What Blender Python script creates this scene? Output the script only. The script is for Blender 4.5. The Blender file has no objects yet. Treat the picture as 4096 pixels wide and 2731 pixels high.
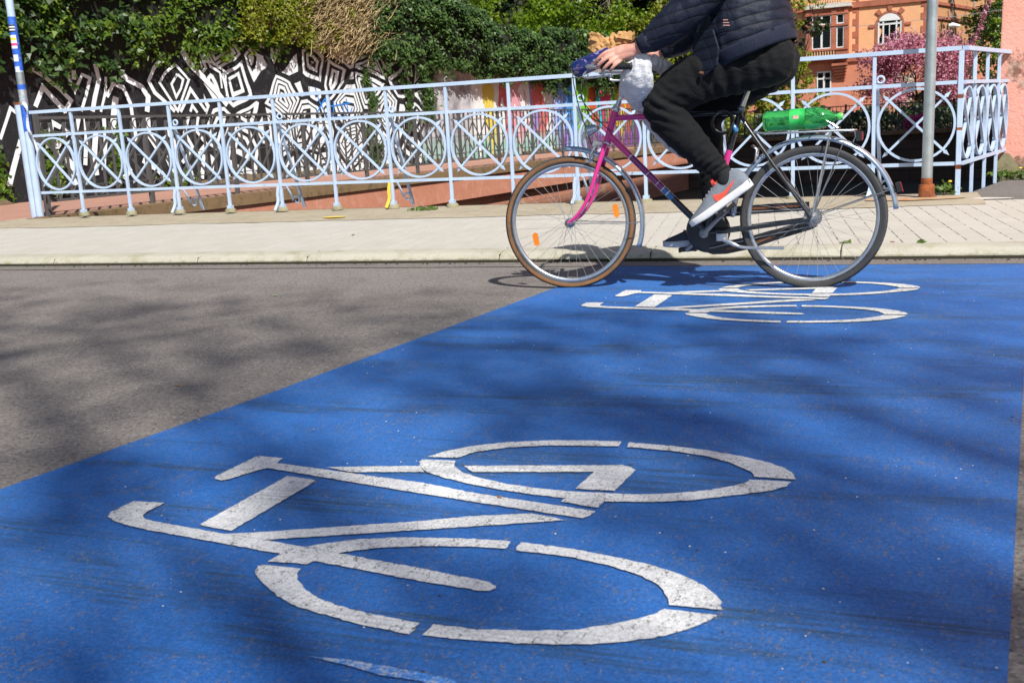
import bpy, bmesh, math, random
import numpy as np
from mathutils import Vector, Matrix, noise

# ------------------------------------------------------------------ camera, light, exposure
SC = bpy.context.scene
COL = SC.collection
cam_d = bpy.data.cameras.new('camera'); cam = bpy.data.objects.new('camera', cam_d); COL.objects.link(cam)
SC.camera = cam
cam_d.sensor_width = 36.0; cam_d.lens = 36.0*4122.737/4096; cam_d.clip_end = 2000; cam_d.clip_start = 0.05
PITCH, ROLL, YAW, CAMH = 0.200017848, 0.0547566907, 0.362540973, 0.8272467
def cam_matrix():
    fw = Vector((-math.sin(YAW)*math.cos(PITCH), math.cos(YAW)*math.cos(PITCH), -math.sin(PITCH)))
    r0 = Vector((math.cos(YAW), math.sin(YAW), 0)); u0 = r0.cross(fw)
    r = r0*math.cos(ROLL)-u0*math.sin(ROLL); u = r.cross(fw)
    m = Matrix((r, u, -fw)).transposed().to_4x4(); m.translation = (0, 0, CAMH)
    return m
cam.matrix_world = cam_matrix()
cam_d.dof.use_dof = True; cam_d.dof.focus_distance = 5.0; cam_d.dof.aperture_fstop = 9.0

SUN_TRAVEL = Vector((-0.58, 0.68, -1.0)).normalized()
w = bpy.data.worlds.new('World'); SC.world = w; w.use_nodes = True
wt = w.node_tree; bg = wt.nodes['Background']
sky = wt.nodes.new('ShaderNodeTexSky'); sky.sky_type = 'NISHITA'; sky.sun_disc = False
sky.sun_elevation = math.radians(48.2); sky.sun_rotation = math.radians(139.5); sky.air_density = 1.0; sky.dust_density = 0.6; sky.ozone_density = 1.2
wt.links.new(sky.outputs[0], bg.inputs[0]); bg.inputs[1].default_value = 0.075
sun_d = bpy.data.lights.new('sun', 'SUN'); sun_d.energy = 4.6; sun_d.angle = math.radians(0.55); sun_d.color = (1.0, 0.97, 0.92)
sun = bpy.data.objects.new('sun', sun_d); COL.objects.link(sun)
sun.rotation_euler = SUN_TRAVEL.to_track_quat('-Z', 'Y').to_euler()
SC.view_settings.view_transform = 'Standard'; SC.view_settings.look = 'None'; SC.view_settings.gamma = 1.0
SC.view_settings.exposure = 0.36
SC.cycles.max_bounces = 8; SC.cycles.transparent_max_bounces = 8

rnd = random.Random(7)
nprs = np.random.RandomState(11)

# ------------------------------------------------------------------ naming helpers
def tag(o, label=None, cat=None, group=None, kind=None):
    if label: o['label'] = label
    if cat: o['category'] = cat
    if group: o['group'] = group
    if kind: o['kind'] = kind
    return o
def thing(name, label, cat, loc=(0, 0, 0), rz=0.0, group=None):
    o = bpy.data.objects.new(name, None); COL.objects.link(o); o.location = loc; o.rotation_euler = (0, 0, rz)
    o.empty_display_size = 0.2
    return tag(o, label, cat, group)

class MB:
    """collects faces of one mesh"""
    def __init__(s): s.v = []; s.f = []; s.m = []; s.sm = []
    def add(s, vs, fs, mi=0, smooth=False):
        b = len(s.v); s.v.extend([tuple(v) for v in vs])
        for f in fs: s.f.append(tuple(b+i for i in f)); s.m.append(mi); s.sm.append(smooth)
    def box(s, x0, y0, z0, x1, y1, z1, mi=0):
        s.add([(x0,y0,z0),(x1,y0,z0),(x1,y1,z0),(x0,y1,z0),(x0,y0,z1),(x1,y0,z1),(x1,y1,z1),(x0,y1,z1)],
              [(0,3,2,1),(4,5,6,7),(0,1,5,4),(1,2,6,5),(2,3,7,6),(3,0,4,7)], mi)
    def bar(s, a, b, wd, ht, up=(0,0,1), mi=0):
        """rectangular bar from a to b; wd = width sideways, ht = height along up"""
        a = Vector(a); b = Vector(b); d = (b-a).normalized(); up = Vector(up)
        sd = d.cross(up)
        if sd.length < 1e-5: sd = d.cross(Vector((1,0,0)))
        sd.normalize(); u = sd.cross(d).normalized()
        vs = []
        for p in (a, b):
            for i, j in ((-1,-1),(1,-1),(1,1),(-1,1)): vs.append(p+sd*(i*wd/2)+u*(j*ht/2))
        s.add(vs, [(0,1,2,3),(7,6,5,4),(0,4,5,1),(1,5,6,2),(2,6,7,3),(3,7,4,0)], mi)
    def tube(s, path, rad, n=10, closed=False, caps=True, mi=0, squash=None, smooth=True):
        P = [Vector(p) for p in path]; N = len(P)
        R = [rad]*N if isinstance(rad, (int, float)) else list(rad)
        T = []
        for i in range(N):
            if closed: t = P[(i+1) % N]-P[(i-1) % N]
            else: t = P[min(i+1, N-1)]-P[max(i-1, 0)]
            T.append(t.normalized() if t.length > 1e-9 else Vector((0,0,1)))
        u = T[0].orthogonal().normalized(); vs = []
        if squash: u = (Vector(squash[0])-T[0]*T[0].dot(Vector(squash[0]))).normalized()
        for i in range(N):
            if i: 
                q = T[i-1].rotation_difference(T[i]); u = q @ u
            u = (u-T[i]*T[i].dot(u)).normalized()
            b = T[i].cross(u)
            k = squash[1] if squash else 1.0
            for j in range(n):
                a = 2*math.pi*j/n; vs.append(P[i]+(u*math.cos(a)*k+b*math.sin(a))*R[i])
        fs = []
        for i in range(N if closed else N-1):
            for j in range(n):
                a0 = i*n+j; a1 = i*n+(j+1) % n; k2 = (i+1) % N
                fs.append((a0, a1, k2*n+(j+1) % n, k2*n+j))
        s.add(vs, fs, mi, smooth)
        if caps and not closed:
            s.add([vs[j] for j in range(n)], [tuple(range(n))[::-1]], mi)
            s.add([vs[(N-1)*n+j] for j in range(n)], [tuple(range(n))], mi)
    def lathe(s, prof, origin=(0,0,0), axis=(0,0,1), n=32, mi=0, smooth=True):
        """prof: list of (r, h) revolved round axis"""
        O = Vector(origin); A = Vector(axis).normalized(); u = A.orthogonal().normalized(); b = A.cross(u); vs = []; fs = []
        for r, h in prof:
            for j in range(n):
                t = 2*math.pi*j/n; vs.append(O+A*h+(u*math.cos(t)+b*math.sin(t))*r)
        for i in range(len(prof)-1):
            for j in range(n):
                fs.append((i*n+j, i*n+(j+1) % n, (i+1)*n+(j+1) % n, (i+1)*n+j))
        s.add(vs, fs, mi, smooth)
    def prism(s, poly, z0, z1, mi=0):
        n = len(poly)
        vs = [(x, y, z0) for x, y in poly]+[(x, y, z1) for x, y in poly]
        fs = [tuple(range(n))[::-1], tuple(range(n, 2*n))]+[(i, (i+1) % n, n+(i+1) % n, n+i) for i in range(n)]
        s.add(vs, fs, mi)
    def sphere(s, c, r, n=10, mi=0, sc=(1,1,1)):
        prof = []; c = Vector(c); vs = []; fs = []; m = max(4, n//2+1)
        for i in range(m+1):
            t = math.pi*i/m
            for j in range(n):
                a = 2*math.pi*j/n
                vs.append((c.x+r*sc[0]*math.sin(t)*math.cos(a), c.y+r*sc[1]*math.sin(t)*math.sin(a), c.z+r*sc[2]*math.cos(t)))
        for i in range(m):
            for j in range(n): fs.append((i*n+j, (i+1)*n+j, (i+1)*n+(j+1) % n, i*n+(j+1) % n))
        s.add(vs, fs, mi, True)
    def build(s, name, mats, parent=None, bevel=0.0, tri=False):
        me = bpy.data.meshes.new(name); me.from_pydata(s.v, [], s.f)
        for m in (mats if isinstance(mats, (list, tuple)) else [mats]): me.materials.append(m)
        me.polygons.foreach_set('material_index', s.m); me.polygons.foreach_set('use_smooth', s.sm)
        bm = bmesh.new(); bm.from_mesh(me); bmesh.ops.recalc_face_normals(bm, faces=bm.faces)
        bm.to_mesh(me); bm.free(); me.update()
        o = bpy.data.objects.new(name, me); COL.objects.link(o)
        if parent: o.parent = parent
        if bevel:
            md = o.modifiers.new('bevel', 'BEVEL'); md.width = bevel; md.segments = 2; md.limit_method = 'ANGLE'; md.angle_limit = math.radians(40)
        return o

def arc(cx, cz, r, a0, a1, n, y=0.0, k=1.0):
    return [(cx+r*math.cos(math.radians(a0+(a1-a0)*i/n))*k, y, cz+r*math.sin(math.radians(a0+(a1-a0)*i/n))) for i in range(n+1)]
def spline(pts, n=8):
    """Catmull-Rom through points of any dimension"""
    P = [np.array(p, float) for p in pts]; P = [2*P[0]-P[1]]+P+[2*P[-1]-P[-2]]; out = []
    for i in range(1, len(P)-2):
        for k in range(n):
            t = k/n
            out.append(0.5*((2*P[i])+(-P[i-1]+P[i+1])*t+(2*P[i-1]-5*P[i]+4*P[i+1]-P[i+2])*t*t+(-P[i-1]+3*P[i]-3*P[i+1]+P[i+2])*t**3))
    out.append(P[-2]); return [tuple(p) for p in out]

# ------------------------------------------------------------------ materials
def nodes(name):
    m = bpy.data.materials.new(name); m.use_nodes = True; nt = m.node_tree
    return m, nt, nt.nodes['Principled BSDF']
class NT:
    """tiny wrapper for writing node graphs"""
    def __init__(s, nt): s.nt = nt
    def n(s, t, **kw):
        d = s.nt.nodes.new(t)
        for k, v in kw.items():
            if k == 'inp':
                for a, b in v.items():
                    if hasattr(b, 'is_output'): s.nt.links.new(b, d.inputs[a])
                    else: d.inputs[a].default_value = b
            else: setattr(d, k, v)
        return d
    def l(s, a, b): s.nt.links.new(a, b)
    def coord(s, kind='Object', scale=(1,1,1), rot=(0,0,0), loc=(0,0,0)):
        tc = s.n('ShaderNodeTexCoord'); mp = s.n('ShaderNodeMapping')
        mp.inputs['Scale'].default_value = scale; mp.inputs['Rotation'].default_value = rot; mp.inputs['Location'].default_value = loc
        s.l(tc.outputs[kind], mp.inputs[0]); return mp.outputs[0]
    def noise(s, vec, scale, detail=4, rough=0.55, dist=0.0):
        d = s.n('ShaderNodeTexNoise'); s.l(vec, d.inputs['Vector']); d.inputs['Scale'].default_value = scale
        d.inputs['Detail'].default_value = detail; d.inputs['Roughness'].default_value = rough; d.inputs['Distortion'].default_value = dist
        return d.outputs['Fac']
    def vor(s, vec, scale, feature='F1', out='Distance', rand=1.0):
        d = s.n('ShaderNodeTexVoronoi', feature=feature); s.l(vec, d.inputs['Vector']); d.inputs['Scale'].default_value = scale
        d.inputs['Randomness'].default_value = rand
        return d.outputs[out]
    def ramp(s, fac, stops, interp='LINEAR'):
        d = s.n('ShaderNodeValToRGB'); e = d.color_ramp; e.interpolation = interp
        while len(e.elements) > 1: e.elements.remove(e.elements[-1])
        for i, (p, c) in enumerate(stops):
            el = e.elements[0] if i == 0 else e.elements.new(p)
            el.position = p; el.color = (c, c, c, 1) if isinstance(c, (int, float)) else (*c, 1)
        s.l(fac, d.inputs[0]); return d.outputs[0]
    def mix(s, fac, a, b, mode='MIX'):
        d = s.n('ShaderNodeMix', data_type='RGBA', blend_type=mode)
        for k, v in ((0, fac), (6, a), (7, b)):
            if hasattr(v, 'is_output'): s.l(v, d.inputs[k])
            elif k == 0: d.inputs[0].default_value = v
            else: d.inputs[k].default_value = (*v, 1) if len(v) == 3 else v
        return d.outputs[2]
    def math(s, op, a, b=0.0, c=None):
        d = s.n('ShaderNodeMath', operation=op)
        for k, v in ((0, a), (1, b), (2, c)):
            if v is None: continue
            if hasattr(v, 'is_output'): s.l(v, d.inputs[k])
            else: d.inputs[k].default_value = v
        return d.outputs[0]
    def bump(s, h, strength=0.3, dist=0.01, normal=None):
        d = s.n('ShaderNodeBump'); s.l(h, d.inputs['Height']); d.inputs['Strength'].default_value = strength; d.inputs['Distance'].default_value = dist
        if normal: s.l(normal, d.inputs['Normal'])
        return d.outputs[0]

def simple(name, col, rough=0.5, metal=0.0, var=0.15, vscale=6.0, bump=0.0, bscale=80.0, spec=0.5, dirt=None, dscale=3.0, damt=0.4, coat=0.0):
    m, nt, b = nodes(name); g = NT(nt); v = g.coord()
    f = g.noise(v, vscale, 5, 0.6)
    c = g.mix(g.ramp(f, [(0.3, 0.0), (0.7, 1.0)]), tuple(x*(1-var) for x in col), tuple(min(1, x*(1+var)) for x in col))
    if dirt:
        d = g.ramp(g.noise(v, dscale, 8, 0.7), [(1-damt-0.08, 0.0), (1-damt+0.08, 1.0)])
        c = g.mix(d, c, dirt)
    g.l(c, b.inputs['Base Color']); b.inputs['Roughness'].default_value = rough; b.inputs['Metallic'].default_value = metal
    b.inputs['Specular IOR Level'].default_value = spec; b.inputs['Coat Weight'].default_value = coat
    if bump: g.l(g.bump(g.noise(v, bscale, 4, 0.6), bump, 0.01), b.inputs['Normal'])
    return m

M = {}
def asphalt(name, base, light, dark, scale=1.0):
    m, nt, b = nodes(name); g = NT(nt); v = g.coord()
    fine = g.noise(v, 150*scale, 4, 0.75); mid = g.noise(v, 45, 4, 0.7); big = g.noise(v, 1.3, 5, 0.6)
    cells = g.n('ShaderNodeSeparateColor'); g.l(g.vor(v, 120*scale, 'F1', 'Color'), cells.inputs[0])
    c = g.mix(g.ramp(fine, [(0.36, 0.0), (0.60, 1.0)]), dark, base)
    c = g.mix(0.75, c, g.mix(cells.outputs[0], tuple(x*0.55 for x in base), tuple(x*1.55 for x in base)))
    c = g.mix(g.ramp(mid, [(0.45, 0.0), (0.75, 0.45)]), c, tuple(x*1.25 for x in base))
    c = g.mix(g.math('MULTIPLY', g.ramp(big, [(0.35, 0.0), (0.65, 1.0)]), 0.4), c, tuple(x*0.78 for x in base))
    pk = g.n('ShaderNodeSeparateColor'); g.l(g.vor(v, 52, 'F1', 'Color'), pk.inputs[0])
    spots = g.ramp(g.vor(v, 52), [(0.14, 1.0), (0.22, 0.0)])
    c = g.mix(g.math('MULTIPLY', spots, g.ramp(pk.outputs[0], [(0.87, 0.0), (0.9, 1.0)])), c, light)
    pits = g.ramp(g.vor(v, 44), [(0.16, 1.0), (0.28, 0.0)])
    pk2 = g.n('ShaderNodeSeparateColor'); g.l(g.vor(v, 44, 'F1', 'Color'), pk2.inputs[0])
    c = g.mix(g.math('MULTIPLY', g.math('MULTIPLY', pits, g.ramp(pk2.outputs[1], [(0.62, 0.0), (0.68, 1.0)])), 0.8), c, tuple(x*0.35 for x in dark))
    g.l(c, b.inputs['Base Color']); b.inputs['Roughness'].default_value = 0.8; b.inputs['Specular IOR Level'].default_value = 0.3
    h = g.math('ADD', g.math('MULTIPLY', fine, 0.7), g.math('MULTIPLY', g.vor(v, 90), 1.0))
    g.l(g.bump(h, 0.6, 0.006), b.inputs['Normal'])
    return m
M['asphalt'] = asphalt('asphalt', (0.220, 0.196, 0.176), (0.50, 0.47, 0.44), (0.125, 0.110, 0.10))
M['asphalt_old'] = asphalt('asphalt_old', (0.17, 0.16, 0.145), (0.4, 0.4, 0.38), (0.09, 0.085, 0.08))
M['gutter'] = asphalt('gutter', (0.20, 0.175, 0.155), (0.42, 0.40, 0.38), (0.13, 0.115, 0.10))

def road_paint(name, col, col2, under, wear, streak, smudge):
    m, nt, b = nodes(name); g = NT(nt)
    v = g.coord(); vs = g.coord(scale=(4.2, 1.5, 1), rot=(0, 0, math.radians(-62)))
    vr = g.coord(scale=(3.0, 24.0, 1), rot=(0, 0, math.radians(9)))
    big = g.noise(v, 1.1, 4, 0.6); c = g.mix(g.ramp(big, [(0.35, 0.0), (0.68, 1.0)]), col, col2)
    st = g.noise(vr, 9, 4, 0.65); c = g.mix(g.math('MULTIPLY', g.ramp(st, [(0.4, 0.0), (0.75, 1.0)]), 0.6), c, tuple(x*0.66 for x in col))
    gr = g.noise(v, 170, 4, 0.8); c = g.mix(g.ramp(gr, [(0.38, 0.55), (0.52, 0.0)]), c, tuple(x*0.45 for x in col)); c = g.mix(g.ramp(gr, [(0.52, 0.0), (0.66, 0.35)]), c, tuple(min(1, x*1.35+0.02) for x in col2))
    # dark tyre smudges running along the carriageway
    tv = g.coord(scale=(0.8, 3.2, 1), rot=(0, 0, math.radians(3)))
    tw = g.ramp(g.noise(tv, 1.3, 5, 0.6, 0.6), [(0.505, 0.0), (0.60, 1.0)])
    tl = g.noise(g.coord(scale=(0.7, 26, 1), rot=(0, 0, math.radians(3))), 3.0, 4, 0.7)
    tw = g.math('MULTIPLY', tw, g.ramp(tl, [(0.42, 0.0), (0.60, 1.0)]))
    c = g.mix(g.math('MULTIPLY', tw, smudge), c, (0.035, 0.07, 0.11))
    # worn flecks where the stone shows
    n1 = g.noise(v, 160, 4, 0.85); n2 = g.noise(vs, 62, 4, 0.85); patch = g.noise(v, 3.1, 5, 0.65)
    thr = g.math('ADD', g.math('MULTIPLY', n1, 0.55), g.math('MULTIPLY', n2, 0.45))
    thr = g.math('ADD', thr, g.math('MULTIPLY', g.math('SUBTRACT', patch, 0.5), streak))
    n3_ = g.noise(vs, 9, 5, 0.75); thr = g.math('ADD', g.math('MULTIPLY', thr, 0.78), g.math('MULTIPLY', n3_, 0.22))
    fl = g.ramp(thr, [(wear, 0.0), (wear+0.02, 1.0)])
    cr = g.noise(v, 120, 2, 0.5)
    uc = g.mix(g.ramp(cr, [(0.4, 0.0), (0.6, 1.0)]), under, tuple(x*1.7 for x in under))
    c = g.mix(fl, c, uc)
    grit = g.math('MULTIPLY', g.ramp(g.vor(v, 60), [(0.05, 1.0), (0.10, 0.0)]), g.ramp(g.noise(v, 17, 2), [(0.60, 0.0), (0.63, 1.0)]))
    c = g.mix(g.math('MULTIPLY', grit, 0.8), c, (0.42, 0.40, 0.36))
    g.l(c, b.inputs['Base Color'])
    b.inputs['Roughness'].default_value = 0.7; b.inputs['Specular IOR Level'].default_value = 0.18
    h = g.math('ADD', g.math('MULTIPLY', g.noise(v, 240, 3, 0.7), 0.9), g.math('MULTIPLY', fl, -0.6))
    h = g.math('ADD', h, g.math('MULTIPLY', g.vor(v, 80), 0.9))
    g.l(g.bump(h, 0.38, 0.004), b.inputs['Normal'])
    return m
M['blue_paint'] = road_paint('blue_road_paint', (0.028, 0.142, 0.450), (0.050, 0.182, 0.505), (0.16, 0.148, 0.135), 0.549, 0.12, 0.8)
M['white_paint'] = road_paint('white_road_paint', (0.76, 0.76, 0.75), (0.82, 0.82, 0.80), (0.06, 0.058, 0.055), 0.541, 0.09, 0.30)
M['ghost_paint'] = road_paint('worn_white_road_paint', (0.46, 0.54, 0.64), (0.52, 0.60, 0.7), (0.04, 0.16, 0.44), 0.478, 0.3, 0.1)

def concrete(name, col, stain, samt=0.35, bscale=220, moss=None):
    m, nt, b = nodes(name); g = NT(nt); v = g.coord()
    f = g.noise(v, 2.2, 6, 0.65); c = g.mix(g.ramp(f, [(0.3, 0.0), (0.7, 1.0)]), tuple(x*0.86 for x in col), col)
    f2 = g.noise(v, bscale, 3, 0.7); c = g.mix(g.math('MULTIPLY', g.ramp(f2, [(0.35, 1.0), (0.55, 0.0)]), 0.4), c, tuple(x*0.55 for x in col))
    f3 = g.noise(v, 5.5, 7, 0.72); c = g.mix(g.math('MULTIPLY', g.ramp(f3, [(0.5, 0.0), (0.68, 1.0)]), samt), c, stain)
    if name.startswith('kerb'):
        sz = g.n('ShaderNodeSeparateXYZ'); g.l(v, sz.inputs[0]); lw = g.n('ShaderNodeMapRange'); g.l(sz.outputs[2], lw.inputs[0]); lw.inputs[1].default_value = 0.045; lw.inputs[2].default_value = 0.0; lw.inputs[3].default_value = 0.0; lw.inputs[4].default_value = 0.28
        f5 = g.noise(g.coord(scale=(1, 1, 2)), 14, 7, 0.75); c = g.mix(g.math('MULTIPLY', g.ramp(g.math('ADD', f5, lw.outputs[0]), [(0.58, 0.0), (0.76, 1.0)]), 0.75), c, (0.22, 0.19, 0.08))
    if moss:
        f4 = g.noise(v, 9, 7, 0.75); c = g.mix(g.math('MULTIPLY', g.ramp(f4, [(0.55, 0.0), (0.66, 1.0)]), 0.8), c, moss)
    g.l(c, b.inputs['Base Color']); b.inputs['Roughness'].default_value = 0.85; b.inputs['Specular IOR Level'].default_value = 0.25
    g.l(g.bump(f2, 0.35, 0.004), b.inputs['Normal'])
    return m
M['kerb'] = concrete('kerb_concrete', (0.50, 0.47, 0.38), (0.30, 0.27, 0.16), 0.75, 120)
M['edge'] = concrete('bridge_edge_concrete', (0.45, 0.385, 0.28), (0.30, 0.22, 0.11), 0.6, moss=(0.22, 0.19, 0.09))
M['foot'] = concrete('mossy_concrete', (0.34, 0.31, 0.20), (0.15, 0.14, 0.06), 0.8, moss=(0.12, 0.12, 0.04))
M['coping'] = concrete('sandstone_coping', (0.25, 0.16, 0.085), (0.10, 0.08, 0.04), 0.9, 60, moss=(0.09, 0.08, 0.03))
M['bandwall'] = concrete('red_concrete_band', (0.66, 0.28, 0.18), (0.70, 0.40, 0.30), 0.6, 40)
M['path'] = concrete('red_path_surface', (0.50, 0.27, 0.20), (0.34, 0.19, 0.13), 0.5, 90)
M['earth'] = concrete('earth', (0.17, 0.12, 0.07), (0.07, 0.06, 0.03), 0.8, 40)
M['bed'] = concrete('stream_bed', (0.05, 0.045, 0.03), (0.02, 0.025, 0.012), 0.7, 30)

def paving():
    m, nt, b = nodes('sidewalk_pavers'); g = NT(nt)
    tc = g.n('ShaderNodeTexCoord'); mp = g.n('ShaderNodeMapping'); mp.inputs['Rotation'].default_value = (0, 0, math.radians(83)); g.l(tc.outputs['Object'], mp.inputs[0])
    bt = g.n('ShaderNodeTexBrick'); g.l(mp.outputs[0], bt.inputs['Vector'])
    bt.inputs['Scale'].default_value = 1.0; bt.inputs['Brick Width'].default_value = 0.232; bt.inputs['Row Height'].default_value = 0.117
    bt.inputs['Mortar Size'].default_value = 0.0036; bt.inputs['Mortar Smooth'].default_value = 0.1; bt.offset = 0.5
    bt.inputs['Color1'].default_value = (0.53, 0.50, 0.44, 1); bt.inputs['Color2'].default_value = (0.49, 0.46, 0.40, 1); bt.inputs['Mortar'].default_value = (0.53, 0.50, 0.44, 1)
    v = g.coord(); c = g.mix(g.math('MULTIPLY', g.ramp(g.noise(v, 3.5, 6, 0.65), [(0.4, 0.0), (0.7, 1.0)]), 0.35), bt.outputs['Color'], (0.44, 0.40, 0.33))
    fine = g.noise(v, 260, 3, 0.7); c = g.mix(g.math('MULTIPLY', g.ramp(fine, [(0.35, 1.0), (0.55, 0.0)]), 0.25), c, (0.3, 0.27, 0.22))
    # open joints, broken where sand fills them; clearer towards the pole end
    br = g.ramp(g.noise(v, 11, 4, 0.6), [(0.40, 0.05), (0.58, 1.0)])
    sx = g.n('ShaderNodeSeparateXYZ'); g.l(v, sx.inputs[0])
    side = g.n('ShaderNodeMapRange'); g.l(sx.outputs[0], side.inputs[0]); side.inputs[1].default_value = -2.6; side.inputs[2].default_value = -0.4; side.inputs[3].default_value = 0.28; side.inputs[4].default_value = 1.0
    b2 = g.n('ShaderNodeTexBrick'); g.l(mp.outputs[0], b2.inputs['Vector']); b2.inputs['Scale'].default_value = 1.0; b2.inputs['Brick Width'].default_value = 400.0; b2.inputs['Row Height'].default_value = 0.117; b2.inputs['Mortar Size'].default_value = 0.0036
    jf_ = g.math('ADD', g.math('MULTIPLY', bt.outputs['Fac'], 0.25), g.math('MULTIPLY', b2.outputs['Fac'], 0.75))
    j = g.math('MULTIPLY', g.math('MULTIPLY', jf_, br), side.outputs[0])
    c = g.mix(g.math('MULTIPLY', j, 1.0), c, (0.06, 0.05, 0.03))
    g.l(c, b.inputs['Base Color']); b.inputs['Roughness'].default_value = 0.85; b.inputs['Specular IOR Level'].default_value = 0.25
    g.l(g.bump(g.math('SUBTRACT', fine, g.math('MULTIPLY', j, 3.0)), 0.3, 0.004), b.inputs['Normal'])
    return m
M['paving'] = paving()

def metal_paint(name, col, rust=0.12, rough=0.42, dirt=(0.55, 0.6, 0.66)):
    m, nt, b = nodes(name); g = NT(nt); v = g.coord()
    vz = g.coord(scale=(1, 1, 0.35))
    c = g.mix(g.ramp(g.noise(v, 7, 5, 0.6), [(0.35, 0.0), (0.7, 1.0)]), col, dirt)
    r = g.ramp(g.noise(vz, 13, 7, 0.72), [(0.71-rust*0.4, 0.0), (0.745-rust*0.4, 1.0)])
    c = g.mix(r, c, g.mix(g.noise(v, 60, 3), (0.22, 0.07, 0.02), (0.42, 0.22, 0.10)))
    sp = g.math('MULTIPLY', g.ramp(g.vor(v, 26), [(0.05, 1.0), (0.11, 0.0)]), 0.75); c = g.mix(sp, c, (0.40, 0.40, 0.38))
    g.l(c, b.inputs['Base Color']); b.inputs['Roughness'].default_value = rough
    g.l(g.bump(g.noise(v, 55, 4, 0.6), 0.2, 0.004), b.inputs['Normal'])
    return m
M['blue_rail'] = metal_paint('pale_blue_paint', (0.50, 0.62, 0.79), 0.16, dirt=(0.42, 0.53, 0.70))
M['grey_rail'] = metal_paint('dark_grey_paint', (0.115, 0.107, 0.105), 0.0, 0.5, (0.095, 0.09, 0.088))
M['dark_iron'] = simple('dark_iron', (0.035, 0.04, 0.045), 0.5)
M['galv'] = simple('galvanised_steel', (0.50, 0.55, 0.56), 0.38, 0.75, 0.18, 9, 0.12, 50)
M['rust'] = simple('rust', (0.26, 0.075, 0.02), 0.9, 0, 0.5, 22, 0.6, 60, dirt=(0.12, 0.03, 0.01), dscale=9, damt=0.45)
M['yellow'] = simple('yellow_paint', (0.85, 0.58, 0.06), 0.5)
M['blue_tape'] = simple('blue_tape', (0.03, 0.12, 0.55), 0.45, var=0.3, vscale=14, dirt=(0.25, 0.4, 0.65), dscale=18, damt=0.38)
M['silver_tape'] = simple('silver_tape', (0.55, 0.57, 0.6), 0.35, 0.5, var=0.3, vscale=25, bump=0.4, bscale=30)

def brick(name, c1, c2, mortar, bw, bh, ms=0.008, axis='YZ', var=0.5, bump=0.4, rough=0.85, blotch=None):
    m, nt, b = nodes(name); g = NT(nt); tc = g.n('ShaderNodeTexCoord'); sp = g.n('ShaderNodeSeparateXYZ'); cb = g.n('ShaderNodeCombineXYZ')
    g.l(tc.outputs['Object'], sp.inputs[0]); g.l(sp.outputs['XYZ'.index(axis[0])], cb.inputs[0]); g.l(sp.outputs['XYZ'.index(axis[1])], cb.inputs[1])
    dv = g.n('ShaderNodeVectorMath', operation='ADD'); nz = g.n('ShaderNodeTexNoise'); g.l(cb.outputs[0], nz.inputs['Vector']); nz.inputs['Scale'].default_value = 3.0
    sc = g.n('ShaderNodeVectorMath', operation='SCALE'); g.l(nz.outputs['Color'], sc.inputs[0]); sc.inputs['Scale'].default_value = bh*0.35
    g.l(cb.outputs[0], dv.inputs[0]); g.l(sc.outputs[0], dv.inputs[1])
    bt = g.n('ShaderNodeTexBrick'); g.l(dv.outputs[0], bt.inputs['Vector']); bt.inputs['Scale'].default_value = 1.0
    bt.inputs['Brick Width'].default_value = bw; bt.inputs['Row Height'].default_value = bh; bt.inputs['Mortar Size'].default_value = ms; bt.inputs['Mortar Smooth'].default_value = 0.2
    bt.inputs['Color1'].default_value = (*c1, 1); bt.inputs['Color2'].default_value = (*c2, 1); bt.inputs['Mortar'].default_value = (*mortar, 1); bt.inputs['Bias'].default_value = 0.0
    v = g.coord(); n = g.noise(v, 6, 6, 0.7); c = g.mix(g.math('MULTIPLY', g.ramp(n, [(0.35, 0.0), (0.7, 1.0)]), var), bt.outputs['Color'], tuple(x*0.6 for x in c1))
    if blotch: c = g.mix(g.ramp(g.noise(v, 1.7, 5, 0.6), [(0.60, 0.0), (0.68, 0.8)]), c, blotch)
    g.l(c, b.inputs['Base Color']); b.inputs['Roughness'].default_value = rough
    g.l(g.bump(g.math('SUBTRACT', g.noise(v, 40, 4), g.math('MULTIPLY', bt.outputs['Fac'], 2)), bump, 0.01), b.inputs['Normal'])
    return m
M['sandstone_blocks'] = brick('red_sandstone_blocks', (0.60, 0.27, 0.17), (0.52, 0.21, 0.13), (0.40, 0.23, 0.16), 0.34, 0.15, 0.014, 'YZ', blotch=(0.55, 0.42, 0.26))
M['far_blocks'] = brick('shade_toned_wall_blocks', (0.10, 0.065, 0.05), (0.06, 0.045, 0.035), (0.04, 0.035, 0.03), 0.8, 0.32, 0.03, 'XZ')  # shade on the far wall put into the darkened block colours
M['orange_brick'] = brick('orange_brick', (0.90, 0.47, 0.24), (0.84, 0.42, 0.20), (0.80, 0.44, 0.24), 0.25, 0.085, 0.008, 'XZ', 0.15, 0.1)
M['orange_brick_side'] = brick('orange_brick_side', (0.72, 0.36, 0.16), (0.60, 0.28, 0.12), (0.5, 0.3, 0.16), 0.25, 0.085, 0.012, 'YZ', 0.3, 0.1)
M['red_stone'] = simple('red_sandstone', (0.42, 0.14, 0.08), 0.85, var=0.25, vscale=1.5, bump=0.2, bscale=12)
M['red_render'] = simple('red_rendered_base', (0.60, 0.23, 0.14), 0.85, var=0.12, vscale=1.2)
M['white_frame'] = simple('white_window_paint', (0.8, 0.8, 0.78), 0.5, var=0.03)
M['cream'] = simple('pale_stone', (0.6, 0.56, 0.5), 0.8, var=0.15)
def glass():
    m, nt, b = nodes('window_glass'); g = NT(nt)
    b.inputs['Base Color'].default_value = (0.012, 0.016, 0.018, 1); b.inputs['Roughness'].default_value = 0.08; b.inputs['Specular IOR Level'].default_value = 0.6
    g.l(g.bump(g.noise(g.coord(), 2.0, 2), 0.05, 0.05), b.inputs['Normal'])
    return m
M['glass'] = glass()
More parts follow.
